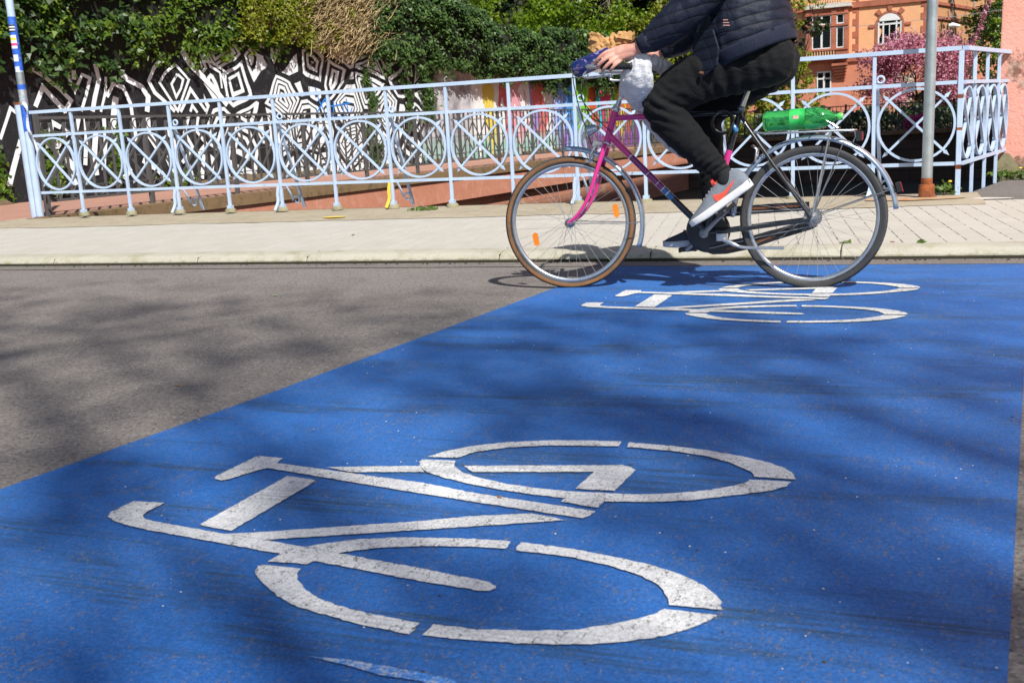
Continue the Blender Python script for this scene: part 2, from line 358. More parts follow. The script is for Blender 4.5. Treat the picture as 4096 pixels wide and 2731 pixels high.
def pink_wall():
    m, nt, b = nodes('pink_render'); g = NT(nt); v = g.coord()
    c = g.mix(g.ramp(g.noise(v, 1.4, 6, 0.6), [(0.3, 0.0), (0.75, 1.0)]), (0.78, 0.34, 0.26), (0.86, 0.42, 0.33))
    c = g.mix(g.math('MULTIPLY', g.ramp(g.noise(v, 10, 7, 0.75), [(0.55, 0.0), (0.75, 1.0)]), 0.3), c, (0.5, 0.2, 0.15))
    # soot and bare stone low down, near the ground and near the corner
    sx = g.n('ShaderNodeSeparateXYZ'); g.l(v, sx.inputs[0])
    lo = g.n('ShaderNodeMapRange'); g.l(sx.outputs[2], lo.inputs[0]); lo.inputs[1].default_value = 0.50; lo.inputs[2].default_value = 0.2; lo.inputs[3].default_value = 0.0; lo.inputs[4].default_value = 0.42
    st = g.ramp(g.math('ADD', g.noise(v, 7, 7, 0.75), lo.outputs[0]), [(0.74, 0.0), (0.82, 1.0)])
    c = g.mix(st, c, g.mix(g.ramp(g.noise(v, 16, 5), [(0.4, 0.0), (0.6, 1.0)]), (0.14, 0.10, 0.06), (0.34, 0.22, 0.15)))
    dv_ = g.n('ShaderNodeVectorMath', operation='DISTANCE'); sv = g.coord(scale=(2.0, 0, 1.0)); g.l(sv, dv_.inputs[0]); dv_.inputs[1].default_value = (2.04, 0, 1.16)
    near = g.n('ShaderNodeMapRange'); g.l(dv_.outputs['Value'], near.inputs[0]); near.inputs[1].default_value = 0.0; near.inputs[2].default_value = 0.42; near.inputs[3].default_value = 0.42; near.inputs[4].default_value = 0.0
    st2 = g.ramp(g.math('ADD', g.noise(v, 9, 7, 0.75), near.outputs[0]), [(0.72, 0.0), (0.84, 0.9)])
    c = g.mix(st2, c, g.mix(g.ramp(g.noise(v, 14, 5), [(0.42, 0.0), (0.6, 1.0)]), (0.20, 0.10, 0.07), (0.50, 0.36, 0.28)))
    cr = g.ramp(g.vor(g.coord(scale=(1, 1, 1.4)), 1.5, 'DISTANCE_TO_EDGE'), [(0.004, 1.0), (0.012, 0.0)])
    c = g.mix(g.math('MULTIPLY', cr, g.math('MULTIPLY', lo.outputs[0], 2.2)), c, (0.08, 0.04, 0.03))
    g.l(c, b.inputs['Base Color']); b.inputs['Roughness'].default_value = 0.9; b.inputs['Specular IOR Level'].default_value = 0.2
    g.l(g.bump(g.noise(v, 22, 6, 0.7), 0.6, 0.02), b.inputs['Normal'])
    return m
M['pink'] = pink_wall()
M['stain'] = simple('grey_stain_plaster', (0.17, 0.12, 0.09), 0.95, var=0.5, vscale=8, bump=0.6, bscale=25, dirt=(0.42, 0.33, 0.25), dscale=7, damt=0.42)

def leaf_mat(name, cols, rough=0.42, trans=0.35, spec=0.4):
    m, nt, b = nodes(name); g = NT(nt)
    gi = g.n('ShaderNodeNewGeometry'); c = g.ramp(gi.outputs['Random Per Island'], [(i/(len(cols)-1), k) for i, k in enumerate(cols)])
    v = g.coord(); c = g.mix(g.math('MULTIPLY', g.noise(v, 1.1, 3), 0.5), c, tuple(x*0.7 for x in cols[0]))
    g.l(c, b.inputs['Base Color']); b.inputs['Roughness'].default_value = rough; b.inputs['Specular IOR Level'].default_value = spec
    tr = g.n('ShaderNodeBsdfTranslucent'); g.l(g.mix(1.0, c, (1.25, 1.25, 0.6), 'MULTIPLY'), tr.inputs['Color'])
    mx = g.n('ShaderNodeMixShader'); mx.inputs[0].default_value = trans; g.l(b.outputs[0], mx.inputs[1]); g.l(tr.outputs[0], mx.inputs[2])
    g.l(mx.outputs[0], nt.nodes['Material Output'].inputs[0])
    return m
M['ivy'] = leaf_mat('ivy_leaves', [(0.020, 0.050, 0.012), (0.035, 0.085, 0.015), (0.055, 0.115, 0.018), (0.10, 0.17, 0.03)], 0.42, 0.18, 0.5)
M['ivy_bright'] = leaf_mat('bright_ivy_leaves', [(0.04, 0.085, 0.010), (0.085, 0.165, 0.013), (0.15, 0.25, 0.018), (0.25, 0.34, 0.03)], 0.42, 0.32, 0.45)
M['ivy_dark'] = leaf_mat('dark_ivy_leaves', [(0.03, 0.07, 0.018), (0.06, 0.125, 0.03), (0.12, 0.21, 0.05), (0.17, 0.26, 0.07)], 0.45, 0.25, 0.4)
M['lime'] = leaf_mat('lime_leaves', [(0.09, 0.16, 0.01), (0.15, 0.26, 0.012), (0.22, 0.34, 0.02), (0.28, 0.38, 0.03)], 0.4, 0.4)
M['olive'] = leaf_mat('olive_leaves', [(0.17, 0.21, 0.015), (0.26, 0.32, 0.02), (0.36, 0.40, 0.03), (0.28, 0.28, 0.05)], 0.5, 0.35)
M['dark_leaf'] = leaf_mat('dark_leaves', [(0.012, 0.025, 0.008), (0.025, 0.05, 0.012), (0.05, 0.08, 0.02), (0.03, 0.05, 0.015)], 0.5, 0.2)
M['blossom'] = leaf_mat('cherry_blossom', [(0.42, 0.09, 0.20), (0.68, 0.25, 0.40), (0.90, 0.58, 0.68), (0.62, 0.20, 0.36), (0.16, 0.08, 0.03)], 0.6, 0.35)
M['white_blossom'] = leaf_mat('white_blossom', [(0.6, 0.55, 0.48), (0.7, 0.66, 0.6), (0.3, 0.32, 0.22)], 0.6, 0.3)
M['magenta'] = leaf_mat('azalea_flowers', [(0.6, 0.03, 0.22), (0.75, 0.06, 0.32), (0.3, 0.03, 0.12)], 0.6, 0.3)
M['weed'] = leaf_mat('weed_leaves', [(0.06, 0.11, 0.02), (0.12, 0.2, 0.03), (0.2, 0.28, 0.05)], 0.5, 0.3)
M['bark'] = simple('bark', (0.06, 0.045, 0.035), 0.95, var=0.4, vscale=9, bump=0.6, bscale=20)
M['twig'] = simple('dry_twigs', (0.52, 0.40, 0.21), 0.9, var=0.6, vscale=7)
M['core'] = simple('leaf_gap_shade', (0.014, 0.015, 0.008), 1.0, var=0.4, vscale=3)
M['straw'] = simple('dry_leaf', (0.38, 0.22, 0.10), 0.8, var=0.3, vscale=20)
# ------------------------------------------------------------------ the setting: road, pavement, stream, banks
def struct(name, mb, mat, label=None, **kw):
    o = mb.build(name, mat, **kw); tag(o, label, None, None, 'structure'); return o
def sheet(name, pts, z, mat, label=None, sub=None):
    b = MB(); b.add([(x, y, z) for x, y in pts], [tuple(range(len(pts)))]); return struct(name, b, mat, label)

sheet('ground', [(-400, 9.0), (400, 9.0), (400, 900), (-400, 900)], -1.32, M['bed'], 'dark stream bed and low ground beyond the pavement')
sheet('road', [(-90, -120), (90, -120), (90, 6.02), (-90, 6.02)], 0.0, M['asphalt'], 'grey brown asphalt carriageway')
sheet('gutter', [(-90, 6.0), (90, 6.0), (90, 6.30), (-90, 6.30)], 0.004, M['gutter'], 'paler asphalt gutter strip along the kerb')
sheet('cycle_crossing', [(-2.49, -0.5), (-2.138, 1.885), (-1.985, 2.905), (-1.715, 5.034), (-1.60, 5.985), (0.632, 5.99), (0.60, 5.3), (0.389, 3.543), (0.272, 2.489), (0.165, 1.529), (-0.06, -0.5)], 0.004, M['blue_paint'], 'blue painted cycle crossing over the road')
b = MB(); b.box(-90, 6.203, 0.0035, 90, 6.225, 0.02)
struct('kerb_joint', b, M['bed'], 'dark gap between gutter and kerb')

# kerb: rounded stones with open joints
b = MB(); prof = [(6.215, 0.0), (6.218, 0.028), (6.232, 0.048), (6.262, 0.063), (6.31, 0.071), (6.40, 0.0745), (6.40, 0.0)]
xs = [-60.0]
joints = [-7.35, -6.12, -4.78, -3.86, -2.42, -1.42, -0.3, 0.86]
x = joints[0]
left = [x-1.02*i for i in range(1, 40)][::-1]; right = [joints[-1]+1.02*i for i in range(1, 25)]
allj = left+joints+right
for a, c in zip(allj[:-1], allj[1:]):
    g = 0.0035; ring = []
    for xx, sh in ((a+g, 0.003), (a+g+0.006, 0.0), (c-g-0.006, 0.0), (c-g, 0.003)):
        ring.append([(xx, y+sh*(1 if y < 6.35 else 0), max(0, z-sh*(1 if z > 0.01 else 0))) for y, z in prof])
    vs = [p for r in ring for p in r]; n = len(prof); fs = []
    for i in range(3):
        for j in range(n-1): fs.append((i*n+j, i*n+j+1, (i+1)*n+j+1, (i+1)*n+j))
    fs += [tuple(range(n)), tuple(range(3*n, 4*n))[::-1]]
    b.add(vs, fs, 0)
struct('kerb', b, M['kerb'], 'row of rounded pale kerbstones')
b = MB(); b.box(-60, 6.24, 0.0, 40, 6.39, 0.052); struct('kerb_bedding', b, M['bed'], 'dark bedding under the kerb')

def grid(name, x0, x1, y0, y1, zf, mat, nx, ny, label):
    b = MB(); vs = []
    for j in range(ny+1):
        for i in range(nx+1):
            X = x0+(x1-x0)*i/nx; Y = y0+(y1-y0)*j/ny; vs.append((X, Y, zf(X, Y)))
    b.add(vs, [(j*(nx+1)+i, j*(nx+1)+i+1, (j+1)*(nx+1)+i+1, (j+1)*(nx+1)+i) for j in range(ny) for i in range(nx)])
    return struct(name, b, mat, label)
SW = lambda x, y: 0.074+0.046*(y-6.4)/2.3
grid('pavement', -60, 40, 6.402, 8.72, SW, M['paving'], 40, 2, 'pale concrete block pavement')
# bridge edge beam carrying the railing
def RY(x): # railing line y at x
    L = (0.459-x); return 9.201+0.02*L*-1*(-1)*0+(-0.0)*L + (0.02*L) + 0.005*L*(9.14-L)
b = MB(); vs = []; N = 120
for i in range(N+1):
    X = -9.75+(0.62+9.75)*i/N; y0 = 8.38+0.10*noise.noise((X*1.3, 0, 0))+0.05*noise.noise((X*5, 3, 0))+(0.45 if X < -9.0 else 0)*0; yb = RY(X)+0.20
    vs += [(X, y0, 0.1175+0.0015*noise.noise((X*3, 1, 0))), (X, y0+0.12, 0.1265), (X, RY(X)-0.2, 0.131), (X, yb, 0.134), (X, yb, -1.32)]
fs = []
for i in range(N):
    for j in range(4): fs.append((i*5+j, (i+1)*5+j, (i+1)*5+j+1, i*5+j+1))
b.add(vs, fs); struct('bridge_edge', b, M['edge'], 'mossy ochre concrete edge under the railing')
# left bank: pink path between the stream and the painted wall
def CX_(y): # coping line (stream side of the path)
    return -9.42+max(0, (y-11.5))*0.135
def WX(y): return -13.9+(y-12)*0.176
pl = [(-9.62, 8.72), (-9.62, 9.42)]+[(CX_(y)-0.16, y) for y in (9.8, 11, 13, 16, 20, 25, 30, 34)]
wl = [(WX(y)+0.02, y) for y in (34, 30, 25, 20, 16, 12, 6.402)]
b = MB(); poly = pl+wl+[(-60, 6.402)][:0]
b.add([(x, y, 0.118) for x, y in poly]+[(x, y, -1.33) for x, y in poly], [tuple(range(len(poly)))]+[(i, (i+1) % len(poly), len(poly)+(i+1) % len(poly), len(poly)+i) for i in range(len(poly))])
struct('riverside_path', b, M['path'], 'pink surfaced path beside the painted wall')
# sandstone coping + band + block wall along the stream
b = MB(); ys = [9.43, 10, 11, 12, 13.5, 15, 17, 19, 21, 23, 25, 27, 29, 31, 33.9]
for a, c in zip(ys[:-1], ys[1:]):
    for xa, xb, za, zb in ((-0.17, 0.17, -0.02, 0.138),):
        g = 0.004
        b.add([(CX_(a)+xa, a+g, za), (CX_(a)+xb, a+g, za), (CX_(c)+xb, c-g, za), (CX_(c)+xa, c-g, za), (CX_(a)+xa, a+g, zb), (CX_(a)+xb-0.02, a+g, zb), (CX_(c)+xb-0.02, c-g, zb), (CX_(c)+xa, c-g, zb)],
              [(0,3,2,1),(4,5,6,7),(0,1,5,4),(1,2,6,5),(2,3,7,6),(3,0,4,7)])
root = thing('stream_wall', 'red sandstone and concrete retaining wall carrying the pink path above the stream', 'wall')
b.build('coping', M['coping'], root)
def strip(off, z0, z1, y0, y1, mat, name, thick=0.25):
    b = MB(); yy = [y for y in ys if y0 <= y <= y1]; vs = []
    for y in yy: vs += [(CX_(y)+off, y, z0(y)), (CX_(y)+off, y, z1(y)), (CX_(y)+off-thick, y, z1(y)), (CX_(y)+off-thick, y, z0(y))]
    fs = []
    for i in range(len(yy)-1):
        for j in range(4): fs.append((i*4+j, i*4+(j+1) % 4, (i+1)*4+(j+1) % 4, (i+1)*4+j))
    fs += [(0,1,2,3), tuple((len(yy)-1)*4+k for k in (3,2,1,0))]
    b.add(vs, fs); return b.build(name, mat, root)
strip(0.13, lambda y: -0.46, lambda y: -0.021, 9, 34, M['bandwall'], 'concrete_band')
strip(0.0, lambda y: -1.33, lambda y: -0.461, 9, 34, M['sandstone_blocks'], 'block_wall', 0.14)
# stream end wall far back, bank behind it
root = thing('end_wall', 'stone block wall with shade in its dark colour closing the shaded stream bed', 'wall')
b = MB(); pts = [(-6.55, 34.0), (-3.0, 34.8), (0.0, 35.0), (3.5, 34.5), (12, 33)]
for (xa, ya), (xb, yb) in zip(pts[:-1], pts[1:]):
    b.add([(xa, ya, -1.33), (xb, yb, -1.33), (xb, yb, 0.10), (xa, ya, 0.10), (xa, ya+0.5, 0.10), (xb, yb+0.5, 0.10)], [(0,1,2,3), (3,2,5,4)])
b.build('block_face', M['far_blocks'], root)
b = MB()
for (xa, ya), (xb, yb) in zip(pts[:-1], pts[1:]): b.bar((xa, ya+0.1, 0.16), (xb, yb+0.1, 0.16), 0.5, 0.11)
b.build('coping', M['coping'], root)
b = MB(); poly = [(-30, 34.02)]+[(x, y+0.4) for x, y in pts]+[(60, 33), (300, 60), (300, 800), (-300, 800), (-300, 34.02)]
b.add([(x, y, 0.10) for x, y in poly], [tuple(range(len(poly)))]); struct('far_ground', b, M['earth'], 'garden ground beyond the stream')
# land to the left of the painted wall (raised bank)
b = MB(); poly = [(WX(5)-0.3, 5.0), (WX(34)-0.3, 34.0), (-9.8, 60), (-80, 60), (-80, 5.0)]
b.add([(x, y, 2.95 if i in (0, 1, 2) else 5.5) for i, (x, y) in enumerate(poly)], [tuple(range(5))]); struct('raised_bank', b, M['earth'], 'raised ground behind the painted wall')
sheet('left_verge', [(-60, 6.402), (WX(6.402)-0.02, 6.402), (WX(5)+0.0, 4.99), (-60, 4.99)][::-1], 0.05, M['earth'])
# asphalt corner behind the return of the railing, with a bank down to the stream
b = MB(); poly = [(0.60, 8.72), (40, 8.72), (40, 11.2), (1.02, 11.2), (0.78, 10.3), (0.555, 9.42), (0.52, 9.0)]
b.add([(x, y, 0.124) for x, y in poly]+[(x, y, -1.32) for x, y in poly], [tuple(range(7))]+[(i, (i+1) % 7, 7+(i+1) % 7, 7+i) for i in range(7)])
struct('asphalt_apron', b, M['asphalt_old'], 'old grey asphalt behind the end of the railing')
b = MB(); b.add([(0.52, 8.80, 0.130), (0.62, 8.72, 0.130), (0.80, 8.71, 0.130), (0.84, 8.78, 0.13), (0.64, 8.84, 0.134)], [(0,1,2,3,4)])
struct('mortar_patch', b, M['cream'])

# rust stain round the pole foot and a yellow spill by the brace: thin sheets of real discolouration
def blob(name, cx, cy, rx, ry, z, mat, seed, n=26, label=None, amp=0.35):
    b = MB(); vs = []
    for i in range(n):
        t = 2*math.pi*i/n; k = 1+amp*noise.noise((math.cos(t)*1.3+seed, math.sin(t)*1.3, seed*2.1))
        vs.append((cx+rx*k*math.cos(t), cy+ry*k*math.sin(t), z))
    b.add(vs, [tuple(range(n))]); return struct(name, b, mat, label)
M['ruststain'] = simple('rust_stained_concrete', (0.50, 0.24, 0.10), 0.9, var=0.35, vscale=7, dirt=(0.42, 0.33, 0.21), dscale=6, damt=0.5)
blob('rust_stain', 0.12, 8.86, 0.36, 0.14, 0.1355, M['ruststain'], 3.1)
blob('yellow_spill', -4.96, 8.56, 0.13, 0.07, 0.1355, M['yellow'], 5.2, label='yellow paint spill on the bridge edge')

# ------------------------------------------------------------------ road markings
SYM = [[[-1.709,1.881],[-1.623,1.888],[-1.622,1.86],[-1.626,1.827],[-1.618,1.804],[-1.606,1.793],[-1.584,1.784],[-1.515,1.772],[-1.355,1.751],[-1.244,1.741],[-1.138,1.726],[-1.053,1.713],[-0.846,1.684],[-0.819,1.677],[-0.738,1.665],[-0.698,1.657],[-0.683,1.645],[-0.679,1.634],[-0.688,1.622],[-0.704,1.618],[-0.758,1.625],[-0.82,1.63],[-0.983,1.654],[-1.084,1.668],[-1.086,1.649],[-1.125,1.648],[-1.174,1.643],[-1.171,1.683],[-1.353,1.707],[-1.517,1.729],[-1.535,1.73],[-1.606,1.744],[-1.664,1.761],[-1.7,1.784],[-1.713,1.808]],[[-1.349,1.752],[-1.294,1.772],[-0.954,1.917],[-0.869,1.962],[-0.756,2.002],[-0.737,2.008],[-0.652,1.987],[-0.731,1.953],[-0.824,1.915],[-0.932,1.87],[-1.245,1.742]],[[-1.616,2.074],[-1.619,2.093],[-1.608,2.254],[-1.526,2.251],[-1.521,2.211],[-1.059,2.144],[-0.919,2.105],[-0.606,2.051],[-0.607,2.026],[-0.621,2.004],[-0.849,2.042],[-1.098,2.086],[-1.522,2.17],[-1.545,2.13],[-1.569,2.071],[-1.586,2.058],[-1.605,2.064]],[[-1.367,2.206],[-1.122,2.264],[-1.126,2.26],[-1.096,2.221],[-1.281,2.182]],[[-1.447,1.784],[-1.431,2.124],[-1.34,2.109],[-1.338,2.093],[-1.351,1.769]],[[-1.139,2.336],[-1.113,2.387],[-1.058,2.445],[-0.974,2.497],[-0.857,2.534],[-0.76,2.549],[-0.673,2.555],[-0.671,2.513],[-0.771,2.501],[-0.867,2.485],[-0.957,2.451],[-1.029,2.4],[-1.059,2.342]],[[-0.652,2.552],[-0.538,2.541],[-0.441,2.521],[-0.346,2.487],[-0.276,2.45],[-0.239,2.417],[-0.214,2.375],[-0.208,2.341],[-0.301,2.342],[-0.309,2.369],[-0.334,2.398],[-0.374,2.438],[-0.433,2.473],[-0.531,2.502],[-0.649,2.511]],[[-0.616,2.164],[-0.546,2.17],[-0.467,2.193],[-0.392,2.229],[-0.337,2.272],[-0.314,2.298],[-0.309,2.32],[-0.215,2.324],[-0.222,2.292],[-0.254,2.255],[-0.328,2.21],[-0.419,2.156],[-0.495,2.132],[-0.601,2.112]],[[-1.144,2.312],[-1.054,2.319],[-1.04,2.28],[-1.004,2.242],[-0.947,2.208],[-0.856,2.178],[-0.769,2.163],[-0.684,2.16],[-0.616,2.164],[-0.602,2.111],[-0.605,2.071],[-0.698,2.093],[-0.694,2.115],[-0.768,2.121],[-0.864,2.138],[-0.951,2.161],[-1.025,2.189],[-1.089,2.221],[-1.129,2.263],[-1.142,2.29]],[[-1.015,2.285],[-0.624,2.366],[-0.599,2.355],[-0.585,2.339],[-0.585,2.315],[-0.596,2.184],[-0.69,2.179],[-0.679,2.304],[-0.976,2.244]],[[-1.139,1.728],[-1.099,1.759],[-1.04,1.793],[-0.974,1.815],[-0.912,1.828],[-0.89,1.834],[-0.812,1.844],[-0.727,1.85],[-0.726,1.812],[-0.797,1.807],[-0.871,1.792],[-0.894,1.788],[-0.983,1.759],[-1.041,1.724],[-1.053,1.714]],[[-1.182,1.621],[-1.173,1.627],[-1.09,1.628],[-1.083,1.605],[-1.067,1.582],[-1.029,1.547],[-0.989,1.521],[-0.945,1.504],[-0.876,1.488],[-0.758,1.475],[-0.757,1.433],[-0.852,1.444],[-0.926,1.46],[-1.006,1.479],[-1.066,1.509],[-1.12,1.547],[-1.162,1.582],[-1.177,1.602]],[[-0.734,1.478],[-0.662,1.478],[-0.569,1.494],[-0.497,1.515],[-0.443,1.547],[-0.396,1.584],[-0.373,1.61],[-0.365,1.628],[-0.273,1.626],[-0.285,1.599],[-0.309,1.566],[-0.347,1.531],[-0.4,1.499],[-0.454,1.476],[-0.511,1.461],[-0.585,1.448],[-0.678,1.438],[-0.734,1.436]],[[-0.707,1.85],[-0.616,1.844],[-0.517,1.826],[-0.422,1.801],[-0.365,1.773],[-0.315,1.738],[-0.287,1.703],[-0.274,1.677],[-0.269,1.648],[-0.36,1.645],[-0.364,1.666],[-0.384,1.705],[-0.406,1.731],[-0.447,1.758],[-0.505,1.781],[-0.584,1.802],[-0.705,1.81]]]
def marking(name, dx, dy, label, sel=None):
    b = MB()
    for k, poly in enumerate(SYM):
        vs = []
        for i in range(len(poly)):  # subdivide edges and roughen them slightly, like paint on stone
            x0, y0 = poly[i]; x1, y1 = poly[(i+1) % len(poly)]; L = math.hypot(x1-x0, y1-y0); m = max(1, int(L/0.006))
            for j in range(m):
                t = j/m; X = x0+(x1-x0)*t; Y = y0+(y1-y0)*t; a = 0.0032
                vs.append((X+dx+a*noise.noise((X*70, Y*70, dx)), Y+dy+a*noise.noise((X*70, Y*70, 7+dx)), 0.008))
        b.add(vs, [tuple(range(len(vs)))])
    o = b.build(name, M['white_paint'])
    md = o.modifiers.new('tri', 'TRIANGULATE')
    return tag(o, label, 'road marking', 'white bicycle symbols on the blue crossing')
marking('bicycle_marking', 0, 0, 'large white worn bicycle symbol painted on the blue lane in the foreground')
marking('bicycle_marking', 0.3197, 2.8143, 'smaller looking white bicycle symbol painted on blue just below the cyclist')
b = MB(); b.add([(x, y, 0.008) for x, y in [(-0.885, 1.324), (-0.82, 1.330), (-0.74, 1.328), (-0.677, 1.322), (-0.63, 1.318), (-0.54, 1.25), (-0.60, 1.24), (-0.671, 1.300), (-0.746, 1.300), (-0.80, 1.312)]], [tuple(range(10))])
tag(b.build('faded_marking', M['ghost_paint']), 'faint rubbed white streak on the blue lane at the very bottom', 'road marking')

# ------------------------------------------------------------------ pale blue ring railing
ARC_C = (0.459, 9.201, -0.02, 0.653, 0.12, 0.005, 1.168, 0.005)
def rail_pt(i, extra=0.0):
    xc, yc, bb, s, z0, zs, h, c = ARC_C
    L = (14-i)*s; return Vector((xc-L*math.cos(bb), yc-L*math.sin(bb)+c*L*(14*s-L), z0+zs*L))
RH = 1.168; H2 = 0.906; H1 = 0.264
railing = thing('ring_railing', 'pale blue iron railing with crossed rings along the pavement edge', 'railing')
def bay(p, q, ringmesh=None, last=False):
    """ring and crossed bars between posts at p and q"""
    p = Vector(p); q = Vector(q); d = q-p; Lh = d.length; ex = Vector((d.x, d.y, 0)).normalized(); mid = (p+q)/2
    ny = Vector((-ex.y, ex.x, 0))
    zc = (H1+0.02+H2-0.022)/2; rz = (H2-0.022-H1-0.02)/2-0.012; rx = min(rz*1.02, Lh/2-0.022-0.010)
    b = MB(); vs = []; n = 44
    for i in range(n):
        t = 2*math.pi*i/n
        for k, o_ in ((1.0, -0.013), (1.0, 0.013)):
            pass
        c_, s_ = math.cos(t), math.sin(t)
        for rr, yy in ((0.0095, -0.015), (0.0095, 0.015), (-0.0095, 0.015), (-0.0095, -0.015)):
            vs.append(mid+ex*((rx+rr)*c_)+Vector((0, 0, zc+(rz+rr)*s_+d.z*0.5*c_*0))+ny*yy)
    fs = []
    for i in range(n):
        for j in range(4): fs.append((i*4+j, i*4+(j+1) % 4, ((i+1) % n)*4+(j+1) % 4, ((i+1) % n)*4+j))
    b.add(vs, fs); b.build('ring', M['blue_rail'], railing)
    b = MB(); k = 0.76; e = 1.07
    for sgn, yo in ((1, -0.006), (-1, 0.006)):
        A = mid+ex*(-rx*k)+Vector((0, 0, zc+sgn*rz*k))+ny*yo; B = mid+ex*(rx*k)+Vector((0, 0, zc-sgn*rz*k))+ny*yo
        b.bar(A, B, 0.019, 0.022, up=ny)
        dd = (B-A).normalized(); side = dd.cross(ny)
        for P, s_ in ((A, -1), (B, 1)):   # pointed tips
            T = P+dd*s_*0.05
            b.add([P+side*0.017+ny*0.010, P-side*0.017+ny*0.010, T+ny*0.0, P+side*0.017-ny*0.010, P-side*0.017-ny*0.010], [(0,1,2), (3,2,4), (0,2,3), (1,4,2), (0,3,4,1)])
    b.build('cross_bar', M['blue_rail'], railing)
def post(p, foot=True, extra=0.0, w_=0.030):
    b = MB(); p = Vector(p)
    b.box(p.x-w_/2, p.y-w_/2, p.z-0.02, p.x+w_/2, p.y+w_/2, p.z+RH-0.02); b.build('post', M['blue_rail'], railing, bevel=0.003)
    if foot:
        b = MB(); b.box(p.x-0.026, p.y-0.026, p.z+0.03, p.x+0.026, p.y+0.026, p.z+0.062); b.build('post_collar', M['blue_rail'], railing)
        b = MB(); b.lathe([(0.062, p.z-0.01), (0.058, p.z+0.018), (0.044, p.z+0.031), (0.0, p.z+0.031)], (p.x, p.y, 0), (0, 0, 1), 12); b.build('post_foot', M['foot'], railing)
def brace(p, yellow=False):
    """slanting rear stay with scrolls and a curved front stay low down"""
    p = Vector(p); b = MB()
    b.bar(p+Vector((0.02, 0.03, H2+0.02)), p+Vector((0.055, 0.34, 0.0)), 0.03, 0.018)
    b.tube([p+Vector((0.02+0.028-0.028*math.cos(t*0.5), 0.03, H2+0.055+0.028*math.sin(t*0.5))) for t in range(0, 13)], 0.010, 6)
    sc = [(0.045, 0.055), (0.03, 0.11), (0.055, 0.17), (0.02, 0.27)]
    pts = [p+Vector((0.105-0.045*math.cos(a_)*k, 0.12, 0.09+0.05*math.sin(a_)*k)) for a_, k in [(i*0.45, 1-0.045*i) for i in range(15)]]
    b.tube([p+Vector((0.035, 0.05, 0.245)), p+Vector((0.05, 0.09, 0.17))]+pts, 0.011, 6)
    b.build('rear_brace', M['blue_rail'], railing)
    b = MB()
    pth = spline([p+Vector((-0.010, -0.03, 0.25)), p+Vector((-0.022, -0.04, 0.17)), p+Vector((-0.018, -0.05, 0.09)), p+Vector((-0.040, -0.085, 0.006))], 5)
    for a_, c_ in zip(pth[:-1], pth[1:]): b.bar(a_, Vector(c_)+(Vector(c_)-Vector(a_))*0.1, 0.028, 0.016, up=(0, 1, 0))
    b.build('front_brace', M['yellow'] if yellow else M['blue_rail'], railing)
P_ = [rail_pt(i) for i in range(15)]
first = P_[0]+(P_[0]-P_[1])*0.86
corner = P_[14]; wall_end = Vector((0.965, 11.05, 0.145))
ret = [corner+(wall_end-corner)*t for t in (0.256, 0.51, 0.765)]
for i, p in enumerate(P_): post(p, foot=(i != 14), w_=0.030 if i < 14 else 0.040)
for p in ret: post(p, foot=False)
for i in (2, 4, 6, 9, 11, 13): brace(P_[i], yellow=(i == 6))
for p, q in zip(P_[:-1], P_[1:]): bay(p, q)
bay(first+Vector((-0.03, 0, 0)), P_[0])
chain = [corner]+ret+[wall_end]
for p, q in zip(chain[:-1], chain[1:]): bay(p, q)
def rail_line(name, h, wd, ht):
    b = MB(); line = [first]+P_
    for a_, c_ in zip(line[:-1], line[1:]): b.bar(a_+Vector((0, 0, h)), c_+Vector((0, 0, h)), wd, ht)
    b.build(name, M['blue_rail'], railing)
    b = MB(); b.bar(corner+Vector((0.03, 0.024 if wd > 0.04 else 0.024, h)), wall_end+Vector((0.0, 0.02, h)), wd, ht); b.build(name, M['blue_rail'], railing)
rail_line('top_rail', RH, 0.044, 0.034); rail_line('middle_rail', H2, 0.020, 0.029); rail_line('bottom_rail', H1, 0.020, 0.029)
for z_, hh in ((0.78, 0.03), (0.53, 0.02), (0.22, 0.035)):
    b = MB(); b.box(corner.x-0.0215, corner.y-0.0215, corner.z+z_, corner.x+0.0215, corner.y+0.0215, corner.z+z_+hh); b.build('rust_band', M['rust'], railing)

# ------------------------------------------------------------------ poles
def lean_tube(name, base, top, r, mat, parent, n=20): 
    b = MB(); b.tube([base, top], r, n); return b.build(name, mat, parent)
pole = thing('sign_pole', 'galvanised steel sign pole with a rusty foot in front of the railing', 'pole', (0.222, 9.03, 0.128))
lean_tube('shaft', (0, 0, 0.10), (0.018, 0, 3.4), 0.042, M['galv'], pole)
b = MB(); b.lathe([(0.078, 0.0), (0.078, 0.006), (0.062, 0.016), (0.060, 0.10), (0.056, 0.107), (0.044, 0.11)], n=24); b.build('socket', M['rust'], pole)
b = MB(); b.lathe([(0.0435, 0.105), (0.0438, 0.15), (0.0432, 0.158)], n=24); b.build('rust_ring', M['rust'], pole)
lp = thing('sign_post', 'tall pale blue post with blue tape and stickers at the left end of the railing', 'pole', (-9.66, 9.72, 0.12))
lean_tube('shaft', (0, 0, 0), (0.0, 0, 3.6), 0.044, M['blue_rail'], lp)
b = MB(); b.lathe([(0.066, -0.01), (0.064, 0.014), (0.045, 0.018)], n=20); b.build('rusty_foot', M['rust'], lp)
def band(z0, z1, mat, r=0.0462, name='tape_band', jag=0.0):
    b = MB(); n = 20; vs = []
    for z_, s_ in ((z0, 1), (z1, 2)):
        for j in range(n):
            t = 2*math.pi*j/n; vs.append((r*math.cos(t), r*math.sin(t), z_+jag*noise.noise((math.cos(t)*3, math.sin(t)*3, z_*7))))
    b.add(vs, [(j, (j+1) % n, n+(j+1) % n, n+j) for j in range(n)], 0, True); b.build(name, mat, lp)
